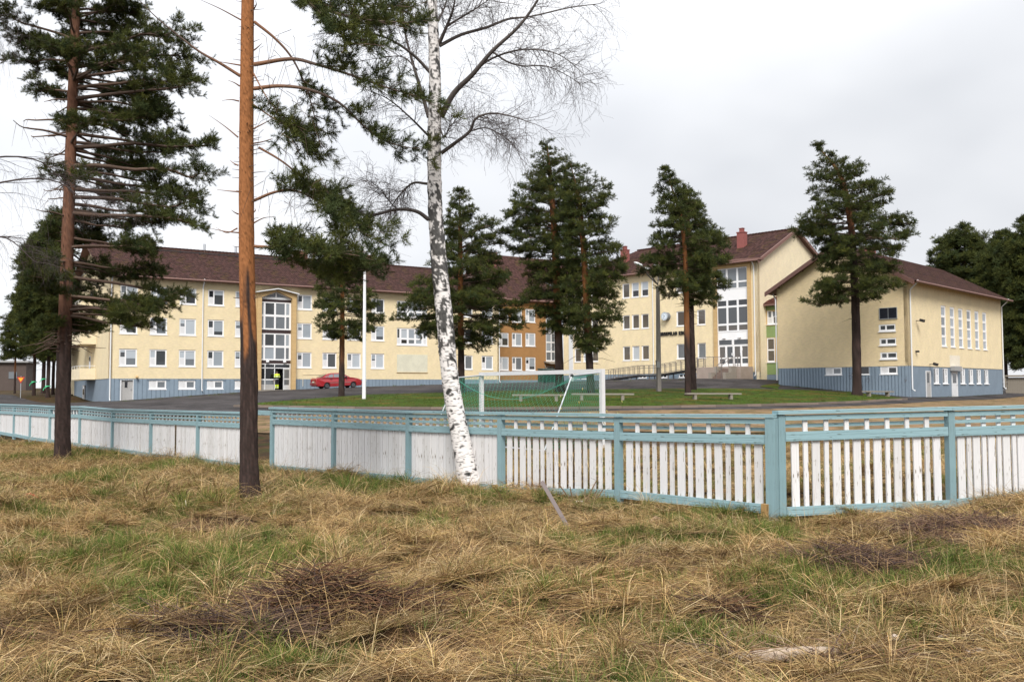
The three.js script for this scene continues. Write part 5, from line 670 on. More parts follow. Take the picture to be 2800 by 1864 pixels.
function birchTrunk(root, pts, rad, s, dark) {
  const t = new Tubes(); t.add(pts, rad, 44, (a, l, k) => {
    const c = Math.cos(a), q = Math.sin(a), rough = dark(l), band = n3(c * 1.2 + s, l * 30, q * 1.2), len = smooth(0.26, 0.42, n3(c * 1.5, l * 62 + s, q * 1.5)) * 0.85, eye = smooth(0.34, 0.48, n3(c * 1.1 + 7, l * 8 + s, q * 1.1)), patch = smooth(0.0, 0.16, n3(c * 1.3 + 3, l * 5.5, q * 1.3 + s) + 0.7 * n3(c * 3.6, l * 19, q * 3.6) + rough - 0.62), spot = smooth(0.4, 0.52, n3(c * 2.6, l * 24, q * 2.6 + s));
    const wh = 0.74 + 0.12 * band, dk = clamp(Math.max(len, eye, patch * 0.95, spot * 0.9)), lich = 0.5 + 0.8 * Math.max(0, n3(c * 9, l * 16, q * 9 + s));
    return [lerp(wh, 0.085 * lich, dk), lerp(wh * 0.955, 0.083 * lich, dk), lerp(wh * 0.93, 0.08 * lich, dk)];
  }, (a, l, r) => { const c = Math.cos(a), q = Math.sin(a), patch = smooth(0.0, 0.2, n3(c * 1.3 + 3, l * 5.5, q * 1.3 + s) + 0.7 * n3(c * 3.6, l * 19, q * 3.6) + dark(l) - 0.62); return r * (1 + 0.03 * n3(c * 2, l * 3, q * 2) + patch * 0.09 * (0.5 + n3(c * 12, l * 14, q * 12)) + 0.25 * Math.exp(-l * 5) * (0.7 + 0.5 * Math.cos(a * 3))); });
  return part('trunk', t.geo(true), MAT.bark, root);
}
{
  const base = ground(1282, 1346), Z = -base.z, r = rng(71), root = thing('birch_tree', 'leaning white birch with black bark patches and bare twigs before the fence', 'tree', base.toArray()), P = (x, y, dz = 0) => at(x, y, Z - dz).sub(base);
  const spine = [[1287, 1352], [1272, 1265], [1258, 1189], [1241, 1100], [1228, 1011], [1214, 856], [1200, 713], [1190, 571], [1187, 416], [1189, 238], [1184, 60], [1178, -150], [1186, -420]], tp = curve(spine.map(([x, y]) => P(x, y)), 620), wd = [[1352, 72], [1300, 58], [1189, 50], [1011, 46], [856, 45], [713, 42], [571, 38], [416, 38], [238, 33], [60, 28], [-420, 14]];
  const widthAt = (y) => { for (let i = 0; i < wd.length - 1; i++) if (y >= wd[i + 1][0]) return lerp(wd[i + 1][1], wd[i][1], (y - wd[i + 1][0]) / (wd[i][0] - wd[i + 1][0])); return 14; };
  birchTrunk(root, tp, tp.map((p) => widthAt(lerp(1352, -420, (p.y - tp[0].y) / (tp[620].y - tp[0].y))) * Z / FPX / 2), 2.7, (l) => 0.12 + 0.72 * smooth(2.1, 2.6, l) * (1 - 0.5 * smooth(2.95, 3.1, l) * (1 - smooth(3.45, 3.6, l))) * (1 - smooth(4.7, 5.3, l) * 0.75) + 0.12 * smooth(5.2, 5.6, l));
  const W = new Tubes();
  const limb = (px, dz, r0, o = {}) => { const n = px.length, pts = curve(px.map(([x, y], i) => P(x, y, dz * i / (n - 1))), 24), lr = r(); W.add(pts, pts.map((_, i) => r0 * (1 - 0.8 * i / 24)), 7, (a, l) => { const c = Math.cos(a), k = 0.6 + 0.9 * Math.max(0, n3(c * 3 + lr * 9, l * 6, Math.sin(a) * 3)); return [0.12 * k, 0.10 * k, 0.09 * k]; }); for (let i = o.from ?? 5; i <= 24; i++) for (let k = 0; k < (o.n ?? 1.2) * (0.4 + 1.2 * r()); k++) { const t = pts[Math.min(24, i + 1)].clone().sub(pts[Math.max(0, i - 1)]).normalize(), s = V(r() - 0.5, r() - 0.4, r() - 0.5).cross(t).normalize(); twigs(W, pts[i], t.clone().multiplyScalar(0.7).addScaledVector(s, 0.9).normalize(), (0.3 + 0.42 * r()) * (o.len ?? 1), 0.005, 2, r, { droop: (o.droop ?? 0.1) * 0.6 }); } };
  limb([[1205, 320], [1240, 255], [1290, 205], [1345, 140], [1420, 70], [1470, 0], [1500, -60]], 0.8, 0.055, { len: 1.1 });
  limb([[1290, 205], [1330, 168], [1400, 140], [1460, 135], [1530, 150], [1600, 205]], 1.0, 0.022, { droop: 0.16 });
  limb([[1202, 125], [1260, 95], [1330, 75], [1390, 52], [1450, 45], [1560, 20], [1640, 10]], -0.4, 0.032, { droop: 0.15 });
  limb([[1345, 140], [1390, 170], [1430, 180], [1490, 180], [1540, 200], [1590, 230]], 0.4, 0.018, { droop: 0.16 });
  limb([[1200, 120], [1222, 70], [1240, 20], [1250, -60]], 0.5, 0.035, { len: 0.9 }); limb([[1222, 70], [1290, 30], [1350, -10]], 0.3, 0.02, {}); limb([[1195, 60], [1215, 20], [1230, -40]], -0.6, 0.025, { len: 0.8 });
  limb([[1207, 418], [1245, 390], [1285, 358], [1300, 325], [1340, 310], [1400, 318], [1450, 335]], 0.6, 0.034, { droop: 0.1 }); limb([[1285, 358], [1330, 350], [1380, 375], [1410, 400]], 1.0, 0.014, { droop: 0.14, len: 0.8 });
  limb([[1172, 320], [1152, 250], [1128, 170], [1110, 100], [1098, 20], [1085, -60]], -0.6, 0.035, { len: 0.8 }); limb([[1178, 200], [1130, 150], [1060, 105], [980, 85], [900, 75]], 0.6, 0.03, { n: 0.8, len: 0.9 });
  limb([[1172, 600], [1140, 578], [1085, 572], [1030, 585], [970, 582], [920, 552], [870, 530]], 0.5, 0.036, { droop: 0.06, len: 1.05 }); limb([[1168, 502], [1130, 500], [1100, 525], [1076, 555], [1060, 580]], -0.3, 0.024, { len: 0.8 }); limb([[1085, 572], [1060, 545], [1040, 515], [1000, 490]], 0.8, 0.012, { len: 0.8 }); limb([[1170, 370], [1120, 320], [1060, 270], [1000, 245]], 0.9, 0.02, { n: 0.8, len: 0.8 });
  limb([[1200, 340], [1215, 375], [1230, 345], [1250, 330]], 0.5, 0.016, { len: 0.7 }); limb([[1140, 190], [1100, 155], [1040, 158], [960, 172]], -0.7, 0.014, { n: 0.8, len: 0.7 });
  limb([[1060, 580], [1000, 600], [960, 640], [950, 680]], 0.2, 0.012, { droop: 0.15, len: 0.6 });
  part('limbs', W.geo(), MAT.twig, root).userData.kind = 'stuff';
}
{ // a second birch left of the frame; its hanging twigs reach into view
  const Z = 17, b = V(-11.6, H(-11.6, Z), -Z), r = rng(75), root = thing('birch_tree', 'bare birch whose thin hanging twigs reach past the dense dark pine', 'tree', b.toArray()), tp = curve([V(0, -0.1, 0), V(0.1, 3, 0.1), V(-0.1, 7, 0), V(0.2, 11, 0.2), V(0.1, 14, 0)], 160);
  birchTrunk(root, tp, tp.map((_, i) => lerp(0.17, 0.03, i / 160)), 8.8, (l) => 0.1 + 0.3 * smooth(3, 5, l)); const W = new Tubes();
  for (let i = 0; i < 13; i++) { const y = 4.4 + i * 0.62, a = -0.9 + 1.8 * r(), s = tp[Math.round(y / 14 * 160)], L = 2.2 + r() * 1.3, pts = curve([s, s.clone().add(V(Math.cos(a) * L * 0.4, L * 0.32, Math.sin(a) * L * 0.4)), s.clone().add(V(Math.cos(a) * L * 0.8, L * 0.4, Math.sin(a) * L * 0.8)), s.clone().add(V(Math.cos(a) * L * 1.05, L * 0.2, Math.sin(a) * L))], 16); W.add(pts, pts.map((_, k) => 0.03 * (1 - 0.8 * k / 16)), 5, birchTwig(r)); for (let k = 5; k <= 16; k++) for (let q = 0; q < 1; q++) twigs(W, pts[k], V(Math.cos(a) * 0.6 + (r() - 0.5), 0.1, Math.sin(a) * 0.6 + (r() - 0.5)).normalize(), 0.7 + 0.9 * r(), 0.006, 2, r, { droop: 0.3 }); }
  part('limbs', W.geo(), MAT.twig, root).userData.kind = 'stuff';
}

// ------------------------------------------------------------------ things in the yard
{ // football goal: its back and net are turned to the fence
  const a = V((1646 - CX) / FPX * 23.6, 0, -23.6), Zl = 28.2, b = V((1316 - CX) / FPX * Zl, 0, -Zl); a.y = G(a.x, a.z); b.y = G(b.x, b.z);
  const along = b.clone().sub(a).setY(0), L = along.length(); along.normalize(); const root = thing('football_goal', 'white football goal with a sagging green net behind the fence', 'goal', a.toArray(), Math.atan2(-along.z, along.x)), hb = 2.0, up = b.y - a.y;
  const front = 1; // local +z is away from the pitch side: check which way faces the camera
  const lz = V(Math.sin(root.rotation.y), 0, Math.cos(root.rotation.y)), s = lz.z > 0 ? 1 : -1;
  part('goal_post', bx(0.11, hb + 0.1, 0.11, 0, hb / 2 - 0.05, 0), MAT.whitePaint, root); part('goal_post', bx(0.11, hb + 0.1, 0.11, L, hb / 2 - 0.05 + up, 0), MAT.whitePaint, root); part('crossbar', beam(V(-0.055, hb + 0.02, 0), V(L + 0.055, hb + up + 0.02, 0), 0.11, 0.115), MAT.whitePaint, root);
  const bk = 0.95, bh = hb - 0.1, base = 1.85;
  for (const [x, u] of [[0.06, 0], [L - 0.06, up]]) { part('net_arm', cyl(V(x, hb - 0.02 + u, 0.05 * s), V(x, bh + u, bk * s), 0.022, 0.022, 6), MAT.steel, root); part('net_stay', cyl(V(x, bh + u, bk * s), V(x, 0.03 + u, base * s), 0.022, 0.022, 6), MAT.steel, root); part('joint', new THREE.SphereGeometry(0.045, 8, 6).translate(x, bh + u, bk * s), MAT.black, root); }
  part('ground_bar', cyl(V(0, 0.05, base * s), V(L, 0.05 + up, base * s), 0.025, 0.025, 6), MAT.steel, root);
  const sag = (u) => 0.62 * (1 - Math.pow(2 * u - 1, 2)); // the rear edge of the roof net hangs between the two arms
  const S = (u, v) => { const x = u * L, y = up * u; if (v < 0.35) { const t = v / 0.35; return V(x, lerp(hb - 0.03, bh - sag(u), Math.pow(t, 0.75)) + y, lerp(0.02, bk, t) * s); } const t = (v - 0.35) / 0.65; return V(x, lerp(bh - sag(u), 0.06, t) + y, lerp(bk, base, Math.pow(t, 0.85)) * s); };
  const W = new Tubes(), nu = 32, nv = 17, rope = (pts, r) => W.add(pts, r, 3);
  for (let k = -nv; k < nu; k++) for (const dir of [1, -1]) { const pts = []; for (let j = 0; j <= nv; j++) { const u = (dir > 0 ? k + j : nu - k - j) / nu; if (u >= -1e-6 && u <= 1 + 1e-6) pts.push(S(clamp(u), j / nv).add(V(0, 0.02 * n3(u * 9, j * 0.4, k), 0))); } if (pts.length > 1) rope(pts, 0.0026); }
  const side = (x, u0, seed2) => { for (let k = -18; k < 18; k++) for (const dir of [1, -1]) { const pts = []; for (let j = 0; j <= 14; j++) { const v = (dir > 0 ? k + j : 18 - k - j) / 18; if (v < 0 || v > 1) continue; const h = 1 - j / 14, zmax = lerp(base, bk, h); pts.push(V(x + 0.06 * Math.sin(v * 3), lerp(0.06, lerp(hb, bh, v), h) + u0, v * zmax * s)); } if (pts.length > 1) rope(pts, 0.0026); } }; side(0.03, 0); side(L - 0.03, up);
  rope(Array.from({ length: 25 }, (_, i) => S(i / 24, 0.35)), 0.008); rope(Array.from({ length: 25 }, (_, i) => S(i / 24, 1)), 0.012);
  part('net', W.geo(), M([0.045, 0.30, 0.21], 0.7), root);
}
{ const p = ground(995, 1094), Z = -p.z, t = thing('flagpole', 'tall white flagpole standing on the lawn', 'flagpole', p.toArray()), h = at(998, 616, Z).y - p.y; part('pole', new THREE.LatheGeometry([[0.115, -0.1], [0.11, 2], [0.085, h * 0.6], [0.045, h]].map((q) => new THREE.Vector2(...q)), 14), MAT.white, t); part('finial', new THREE.SphereGeometry(0.09, 10, 8).translate(0, h + 0.05, 0), MAT.white, t); part('halyard', new Tubes().add([V(0.12, 1.2, 0.05), V(0.1, h * 0.5, 0.05), V(0.05, h, 0.02)], 0.008, 4).geo(), MAT.pipe, t); part('cleat', bx(0.05, 0.16, 0.06, 0.12, 1.2, 0.04), MAT.steel, t); }
{ // lamp post with three lamps
  const p = ground(1802, 1073), Z = -p.z, t = thing('lamp_post', 'grey wooden lamp post with lamps on thin arms', 'lamp post', p.toArray()), q = (x, y, dz = 0) => at(x, y, Z - dz).sub(p);
  part('post', cyl(V(0, -0.2, 0), q(1799, 782), 0.19, 0.13, 12), MAT.pole, t);
  for (const [x, y, dz, x2, y2] of [[1753, 724, 0.3, 1746, 722], [1802, 734, -0.4, 1800, 728], [1777, 742, 0.6, 1773, 736]]) { part('arm', new Tubes().add(curve([q(1799, 778), q(lerp(1799, x, 0.6), lerp(778, y, 0.5), dz * 0.6), q(x, y, dz)], 8), 0.045, 6).geo(), MAT.rail, t); const h = part('lamp_head', new THREE.SphereGeometry(0.2, 12, 8).scale(1.7, 0.55, 0.9), MAT.pipe, t); h.position.copy(q(x2, y2, dz)); h.rotation.z = -0.4; }
  part('conduit', new Tubes().add([V(-0.15, 0, 0.12), V(-0.13, 1.6, 0.12), V(-0.2, 2.2, 0.1)], 0.03, 6).geo(), MAT.dark, t); part('wire_box', bx(0.22, 0.4, 0.14, -0.05, 1.9, 0.2), MAT.grey, t);
}
const benchGroup = 'low plank benches on the lawn';
for (const [x0, x1, y, label] of [[1401, 1548, 1101, 'low plank bench on the lawn behind the goal net'], [1563, 1733, 1098, 'low plank bench on the lawn across the goal post'], [1876, 2025, 1096, 'low plank bench at the foot of the orange trunked pine'], [2364, 2441, 1087, 'short plank bench at the foot of the pine before the gym']]) {
  const a = ground(x0, y), b = ground(x1, y), d = b.clone().sub(a), L = Math.hypot(d.x, d.z), t = thing('plank_bench', label, 'bench', a.toArray(), Math.atan2(-d.z, d.x), benchGroup), up = b.y - a.y;
  part('seat_plank', beam(V(0, 0.42, 0), V(L, 0.42 + up, 0), 0.09, 0.32), MAT.bench, t); for (const s of [0.16, 0.82]) part('leg', bx(0.16, 0.5, 0.26, L * s, 0.13 + up * s, 0), MAT.bench, t);
}
{ // red saloon car parked along the left wing
  const A = lineHit(V(wallP0.x, 0, wallP0.z), 33, 894), f = V(Math.sin(33 * R), 0, Math.cos(33 * R)), c = A.clone().addScaledVector(f, 2.4); c.y = G(c.x, c.z); const t = thing('parked_car', 'red saloon car parked along the wall by the stair entrance', 'car', c.toArray(), 33 * R);
  const red = new THREE.MeshPhysicalMaterial({ color: new THREE.Color().setRGB(0.29, 0.008, 0.013), roughness: 0.35, clearcoat: 1, clearcoatRoughness: 0.06 }), gl = GL.mid, slopeUp = (() => { const e = V(Math.cos(33 * R), 0, -Math.sin(33 * R)), h = (s) => G(c.x + e.x * s, c.z + e.z * s); return Math.atan2(h(1.5) - h(-1.5), 3); })(); t.rotation.set(0, 33 * R, slopeUp, 'YXZ');
  const sh = (pts) => new THREE.Shape(pts.map((q) => new THREE.Vector2(...q))), low = new THREE.Shape(); low.moveTo(-2.2, 0.3); low.lineTo(-2.26, 0.55); low.lineTo(-2.24, 0.78); low.quadraticCurveTo(-2.24, 0.98, -2.1, 1.0); low.lineTo(-1.6, 1.03); low.lineTo(1.05, 0.98); low.quadraticCurveTo(1.85, 0.9, 2.12, 0.74); low.quadraticCurveTo(2.27, 0.66, 2.26, 0.5); low.lineTo(2.2, 0.26); low.lineTo(1.76, 0.24); low.absarc(1.4, 0.28, 0.35, 0, Math.PI, false); low.lineTo(-0.9, 0.22); low.absarc(-1.25, 0.28, 0.35, 0, Math.PI, false); low.lineTo(-1.7, 0.26);
  const bodyG = new THREE.ExtrudeGeometry(low, { depth: 1.56, bevelEnabled: true, bevelThickness: 0.07, bevelSize: 0.05, bevelSegments: 3, curveSegments: 12 }).translate(0, 0, -0.78);
  { const p = bodyG.attributes.position; for (let i = 0; i < p.count; i++) { const x = p.getX(i), k = 1 - 0.1 * smooth(1.4, 2.3, Math.abs(x)) - 0.05 * smooth(0.7, 1.05, p.getY(i)); p.setZ(i, p.getZ(i) * k); } bodyG.computeVertexNormals(); }
  const taper = (g) => { const p = g.attributes.position; for (let i = 0; i < p.count; i++) p.setZ(i, p.getZ(i) * (1 - 0.24 * smooth(0.95, 1.45, p.getY(i)))); g.computeVertexNormals(); return g; }, cab = sh([[-1.78, 1.0], [-1.1, 1.36], [-0.7, 1.42], [0.0, 1.42], [0.35, 1.37], [1.12, 0.97]]);
  part('body', merge([bodyG, taper(new THREE.ExtrudeGeometry(cab, { depth: 1.46, bevelEnabled: true, bevelThickness: 0.04, bevelSize: 0.04, bevelSegments: 3 }).translate(0, 0, -0.73))]), red, t);
  for (const z of [1, -1]) for (const q of [[[-0.52, 1.03], [-0.52, 1.36], [-0.02, 1.36], [0.28, 1.3], [0.85, 1.02]], [[-1.14, 1.05], [-0.98, 1.27], [-0.72, 1.36], [-0.6, 1.36], [-0.6, 1.04]], [[-1.42, 1.06], [-1.1, 1.24], [-1.22, 1.06]]]) part('side_window', taper(new THREE.ExtrudeGeometry(sh(q), { depth: 0.012, bevelEnabled: false }).translate(0, 0, z > 0 ? 0.785 : -0.797)), gl, t);
  part('rear_window', bx(0.62, 0.012, 1.12, -1.5, 1.23, 0, 0, 0, 0.49), GL.dark, t); part('windscreen', bx(0.86, 0.012, 1.14, 0.8, 1.21, 0, 0, 0, -0.48), GL.mid, t);
  for (const x of [-1.25, 1.4]) for (const z of [1, -1]) { const w = new THREE.Group(); w.name = 'wheel'; w.position.set(x, 0.3, z * 0.72); t.add(w); part('tyre', new THREE.TorusGeometry(0.235, 0.075, 10, 28).scale(1, 1, 1.2), MAT.black, w); part('rim', [new THREE.CylinderGeometry(0.19, 0.19, 0.1, 20).rotateX(Math.PI / 2), ...[0, 1, 2, 3, 4].map((k) => bx(0.05, 0.17, 0.03, 0, 0.1, z * 0.06).rotateZ(k * 1.257))], M([0.1, 0.1, 0.11], 0.5, { metalness: 0.3 }), w); }
  for (const z of [1, -1]) { part('headlight', bx(0.16, 0.14, 0.36, 2.12, 0.66, z * 0.52, 0, -z * 0.25, -0.3), M([0.85, 0.86, 0.88], 0.15), t); part('tail_light', bx(0.06, 0.14, 0.4, -2.27, 0.8, z * 0.52), M([0.3, 0.01, 0.012], 0.25), t); part('mirror', bx(0.14, 0.12, 0.2, 0.62, 1.05, z * 0.94), MAT.dark, t); part('side_moulding', bx(2.1, 0.05, 0.02, 0.08, 0.55, z * 0.845), M([0.24, 0.16, 0.15], 0.5), t); for (const x of [-0.5, 0.4]) part('door_handle', bx(0.2, 0.04, 0.04, x - 0.32, 0.9, z * 0.84), MAT.dark, t); }
  part('number_plate', bx(0.02, 0.12, 0.5, -2.31, 0.66, 0), M([0.6, 0.62, 0.5], 0.5), t); part('rear_bumper', bx(0.16, 0.2, 1.6, -2.26, 0.48, 0), red, t); part('bumper_strip', bx(0.02, 0.035, 1.5, -2.345, 0.56, 0), M([0.35, 0.2, 0.18], 0.5), t); part('underbody', bx(3.6, 0.1, 1.4, 0, 0.25, 0), MAT.black, t); part('exhaust', cyl(V(-2.3, 0.24, 0.5), V(-1.9, 0.24, 0.5), 0.03), MAT.steel, t);
}
{ // a worker in high visibility clothes in the open door, back to the yard
  const A = lineHit(V(wallP0.x, 0, wallP0.z), 33, 751.5), f = V(Math.sin(33 * R), 0, Math.cos(33 * R)), c = A.clone().addScaledVector(f, 0.55); c.y = at(750, 1065.9, -c.z).y; const t = thing('person', 'person in yellow high visibility jacket and black trousers standing in the open door', 'person', c.toArray(), 33 * R + Math.PI + 0.1);
  const J = [[[0, 0.96, 0], [0, 1.2, 0.01], 0.15, 0.155], [[0, 1.2, 0.01], [0, 1.42, 0], 0.165, 0.14], [[-0.17, 1.42, 0], [0.17, 1.42, 0], 0.085, 0.085], [[0, 1.44, 0], [0, 1.55, 0.01], 0.06, 0.055], [[0, 1.6, 0.02], [0, 1.69, 0.02], 0.085, 0.092], [[0.2, 1.4, 0], [0.27, 1.14, -0.02], 0.065, 0.052], [[0.27, 1.14, -0.02], [0.24, 0.9, 0.12], 0.05, 0.038], [[-0.2, 1.4, 0], [-0.28, 1.16, 0.02], 0.065, 0.052], [[-0.28, 1.16, 0.02], [-0.2, 1.02, 0.2], 0.05, 0.038], [[0.09, 0.94, 0], [0.1, 0.5, 0.01], 0.105, 0.075], [[0.1, 0.5, 0.01], [0.1, 0.1, -0.02], 0.078, 0.06], [[-0.09, 0.94, 0], [-0.1, 0.5, 0.02], 0.105, 0.075], [[-0.1, 0.5, 0.02], [-0.1, 0.1, 0], 0.078, 0.06], [[0.1, 0.05, -0.03], [0.11, 0.04, 0.14], 0.055, 0.045], [[-0.1, 0.05, -0.02], [-0.11, 0.04, 0.15], 0.055, 0.045]];
  const res = 84, mc = new MarchingCubes(res, MAT.twig, false, false, 60000), S2 = 0.96, cy = 0.9; mc.isolation = 0;
  const seg = J.map(([a, b, r0, r1]) => [V(...a), V(...b), r0, r1]), q = V(0, 0, 0), ab = V(0, 0, 0), ap = V(0, 0, 0);
  for (let k = 0; k < res; k++) for (let j = 0; j < res; j++) for (let i = 0; i < res; i++) { q.set((i - res / 2) / (res / 2) * S2, (j - res / 2) / (res / 2) * S2 + cy, (k - res / 2) / (res / 2) * S2); let d = 9; if (Math.abs(q.x) < 0.42 && Math.abs(q.z) < 0.4) for (const [a, b, r0, r1] of seg) { ab.copy(b).sub(a); ap.copy(q).sub(a); const h = clamp(ap.dot(ab) / ab.lengthSq()), e = ap.addScaledVector(ab, -h).length() - lerp(r0, r1, h), s = clamp(0.5 + 0.5 * (d - e) / 0.04); d = lerp(d, e, s) - 0.04 * s * (1 - s); } mc.field[i + j * res + k * res * res] = -d; }
  mc.update(); const n = mc.count, g = new THREE.BufferGeometry(), pa = new Float32Array(n * 3), col = new Float32Array(n * 3);
  for (let i = 0; i < n; i++) { const x = mc.positionArray[3 * i] * S2, y = mc.positionArray[3 * i + 1] * S2 + cy, z = mc.positionArray[3 * i + 2] * S2; pa.set([x, y, z], 3 * i); let cc = [0.62, 0.78, 0.04]; if (y > 1.66 || (y > 1.58 && z < 0.03)) cc = [0.05, 0.035, 0.025]; else if (y > 1.5) cc = [0.42, 0.24, 0.17]; else if (y > 1.18) cc = Math.abs(y - 1.26) < 0.03 ? [0.5, 0.52, 0.5] : [0.62, 0.78, 0.04]; else if (Math.abs(x) > 0.19 && y < 0.93) cc = [0.42, 0.24, 0.17]; else if (y > 0.5) cc = Math.abs(y - 1.02) < 0.025 ? [0.45, 0.45, 0.43] : [0.012, 0.012, 0.016]; else if (y > 0.16) cc = Math.abs(y - 0.26) < 0.025 ? [0.5, 0.52, 0.5] : [0.62, 0.78, 0.04]; else cc = [0.012, 0.012, 0.014]; col.set(cc, 3 * i); }
  g.setAttribute('position', new THREE.BufferAttribute(pa, 3)); g.setAttribute('color', new THREE.BufferAttribute(col, 3)); g.computeVertexNormals();
  const hand = (o, d, side) => { const out = [], skin = (gg) => { const m = gg.attributes.position.count, cc = new Float32Array(m * 3); for (let i = 0; i < m; i++) cc.set([0.42, 0.24, 0.17], 3 * i); gg.setAttribute('color', new THREE.BufferAttribute(cc, 3)); gg.deleteAttribute('uv'); return gg.toNonIndexed(); }, sd = V(1, 0, 0); out.push(skin(new THREE.SphereGeometry(0.045, 8, 6).scale(0.9, 1, 0.5).translate(o.x, o.y, o.z))); [-0.03, -0.01, 0.01, 0.03].forEach((k, i) => { const a = o.clone().addScaledVector(sd, k), b = a.clone().addScaledVector(d, 0.065 + [0, 0.015, 0.012, -0.01][i]), e = b.clone().addScaledVector(d, 0.02).add(V(0, -0.02, -0.015)); out.push(skin(cyl(a, b, 0.009, 0.008, 6)), skin(cyl(b, e, 0.008, 0.007, 6))); }); out.push(skin(cyl(o.clone().addScaledVector(sd, -side * 0.035), o.clone().add(V(-side * 0.07, -0.03, 0.03)), 0.01, 0.008, 6))); return out; };
  const all = [g, ...hand(V(0.235, 0.85, 0.14), V(0, -0.95, 0.3).normalize(), 1), ...hand(V(-0.19, 1.0, 0.24), V(0, -0.3, 0.95).normalize(), -1)]; part('body', merge(all), MAT.twig, t);
}
{ const p = ground(1492, 1046.5), t = thing('waste_bin', 'dark green wheeled waste bin beside the ochre link door', 'bin', p.toArray(), 33 * R); part('tub', bx(1.5, 1.1, 0.9, 0, 0.62, 0.3), M([0.012, 0.05, 0.035], 0.5), t); part('lid', bx(1.56, 0.1, 0.98, 0, 1.22, 0.3, 0.08), M([0.01, 0.035, 0.026], 0.5), t); for (const x of [-0.6, 0.6]) part('wheel', cyl(V(x, 0.1, 0.65), V(x + 0.08, 0.1, 0.65), 0.1), MAT.black, t); }
{ // give way sign by the road
  const p = place(55, 1077, 90), t = thing('road_sign', 'yellow and red triangular give way sign by the road', 'sign', p.toArray(), 0.25), c = at(54.5, 1036.5, 90).y - p.y, w = 0.36, tri = (k) => new THREE.Shape([[-w * k, w * 0.58 * k], [0, -w * 1.15 * k], [w * k, w * 0.58 * k]].map((q) => new THREE.Vector2(...q)));
  part('post', cyl(V(0, -0.1, 0), V(0, c + 0.3, 0), 0.035), MAT.steel, t); part('plate', new THREE.ExtrudeGeometry(tri(1), { depth: 0.02, bevelEnabled: false }).translate(0, c, 0.04), M([0.5, 0.02, 0.02], 0.5), t); part('field', new THREE.ExtrudeGeometry(tri(0.62), { depth: 0.006, bevelEnabled: false }).translate(0, c, 0.062), M([0.75, 0.4, 0.02], 0.5), t);
}
for (const [x, y, Z, lab] of [[91, 1044, 96, 'green ribbon tied round the roadside pine by the bend'], [128, 1056, 92, 'green ribbon tied round the roadside pine near the wing'], [118, 1036, 108, 'green ribbon tied round the pale trunked roadside pine']]) { const tr = place(x === 128 ? 129 : x === 118 ? 117 : 91, 1078, Z), q = at(x, y, Z), t = new Tubes(), pts = []; for (let i = 0; i <= 14; i++) { const a = i / 14 * 6.4; pts.push(V(Math.cos(a) * 0.24, (i % 2) * 0.02, Math.sin(a) * 0.24)); } t.add(pts, 0.05, 4); t.add([V(0.1, 0, 0.25), V(-0.2, -0.18, 0.32), V(-0.3, -0.4, 0.3)], 0.04, 4); const m = part('tree_ribbon', t.geo(), M([0.08, 0.6, 0.28], 0.6), scene); m.position.set(tr.x, q.y, tr.z); tag(m, lab, 'ribbon', 'marking ribbons on roadside pines'); }
{ // low brown house and hedge beyond the road
  const p = place(18, 1074, 150), t = thing('brown_house', 'low brown house beyond the road behind the trees', 'house', p.toArray(), 0.3); part('wall', bx(7, 4.6, 8, 0, 2.2, 0), plasterMat([0.10, 0.075, 0.065]), t); part('roof', bx(7.8, 0.3, 9, 0, 4.6, 0), MAT.grey, t); part('corner_board', bx(0.7, 4.6, 0.3, -2.6, 2.2, 4.02), MAT.pipe, t); for (const x of [-1, 1.6]) part('window', bx(1.2, 1.1, 0.1, x, 2.4, 4.02), GL.mid, t);
}
{ // grey board shed and guard rail at the far right
  const p = place(2792, 1077, 88), t = thing('board_shed', 'grey board shed at the corner of the gym yard', 'shed', p.toArray(), -0.5); part('frame', [bx(0.16, 1.7, 0.16, -1.2, 0.8, 0.8, 0, 0, 0.06), bx(3.2, 0.14, 2, 0.3, 1.68, 0)], MAT.bench, t); for (let i = 0; i < 17; i++) part('board', bx(0.145, 1.55, 0.03, -1.0 + i * 0.155, 0.75, 0.7), MAT.bench, t); part('side_wall', bx(0.05, 1.5, 1.6, -1.06, 0.75, -0.12), MAT.grey, t); part('rear_wall', bx(2.8, 1.5, 0.05, 0.3, 0.75, -0.9), MAT.grey, t);
  const q = place(2760, 1075, 93), r = thing('guard_rail', 'thin steel guard rail between gym and shed', 'railing', q.toArray(), 0.1); part('rail', [bx(2.6, 0.06, 0.06, 0, 1.0, 0), bx(2.6, 0.05, 0.05, 0, 0.6, 0), bx(2.6, 0.05, 0.05, 0, 0.25, 0)], MAT.steel, r); for (const x of [-0.95, 0, 1.25]) part('post', bx(0.07, 1.1, 0.07, x, 0.5, 0), MAT.steel, r);
}
// ------------------------------------------------------------------ small things in the meadow
{ const b = ground(1583, 1468), e = at(1481, 1316, -b.z + 0.25), t = thing('leaning_stake', 'grey wooden stake leaning out of the grass towards the fence', 'stake', b.toArray()); part('stake', beam(V(0.01, -0.12, 0), e.sub(b), 0.045, 0.032), M([0.2, 0.165, 0.16], 0.85, { map: woodTone }), t); }
{ const b = ground(1790, 1437), m = part('wood_offcut', bx(0.15, 0.06, 0.1), M([0.2, 0.13, 0.08], 0.85, { map: woodTone }), scene); m.position.copy(b).add(V(0, 0.04, 0)); m.rotation.set(0.3, 0.6, 0.35); tag(m, 'small brown block of wood lying in the dry grass', 'wood'); }
{ const b = ground(512, 1413), t = part('white_stick', new Tubes().add([V(0, -0.05, 0), V(-0.012, 0.12, 0), V(-0.035, 0.24, 0)], [0.011, 0.01, 0.007], 6).geo(), M([0.6, 0.56, 0.48], 0.8), scene); t.position.copy(b); tag(t, 'short bleached stick standing upright in the grass', 'stick'); }
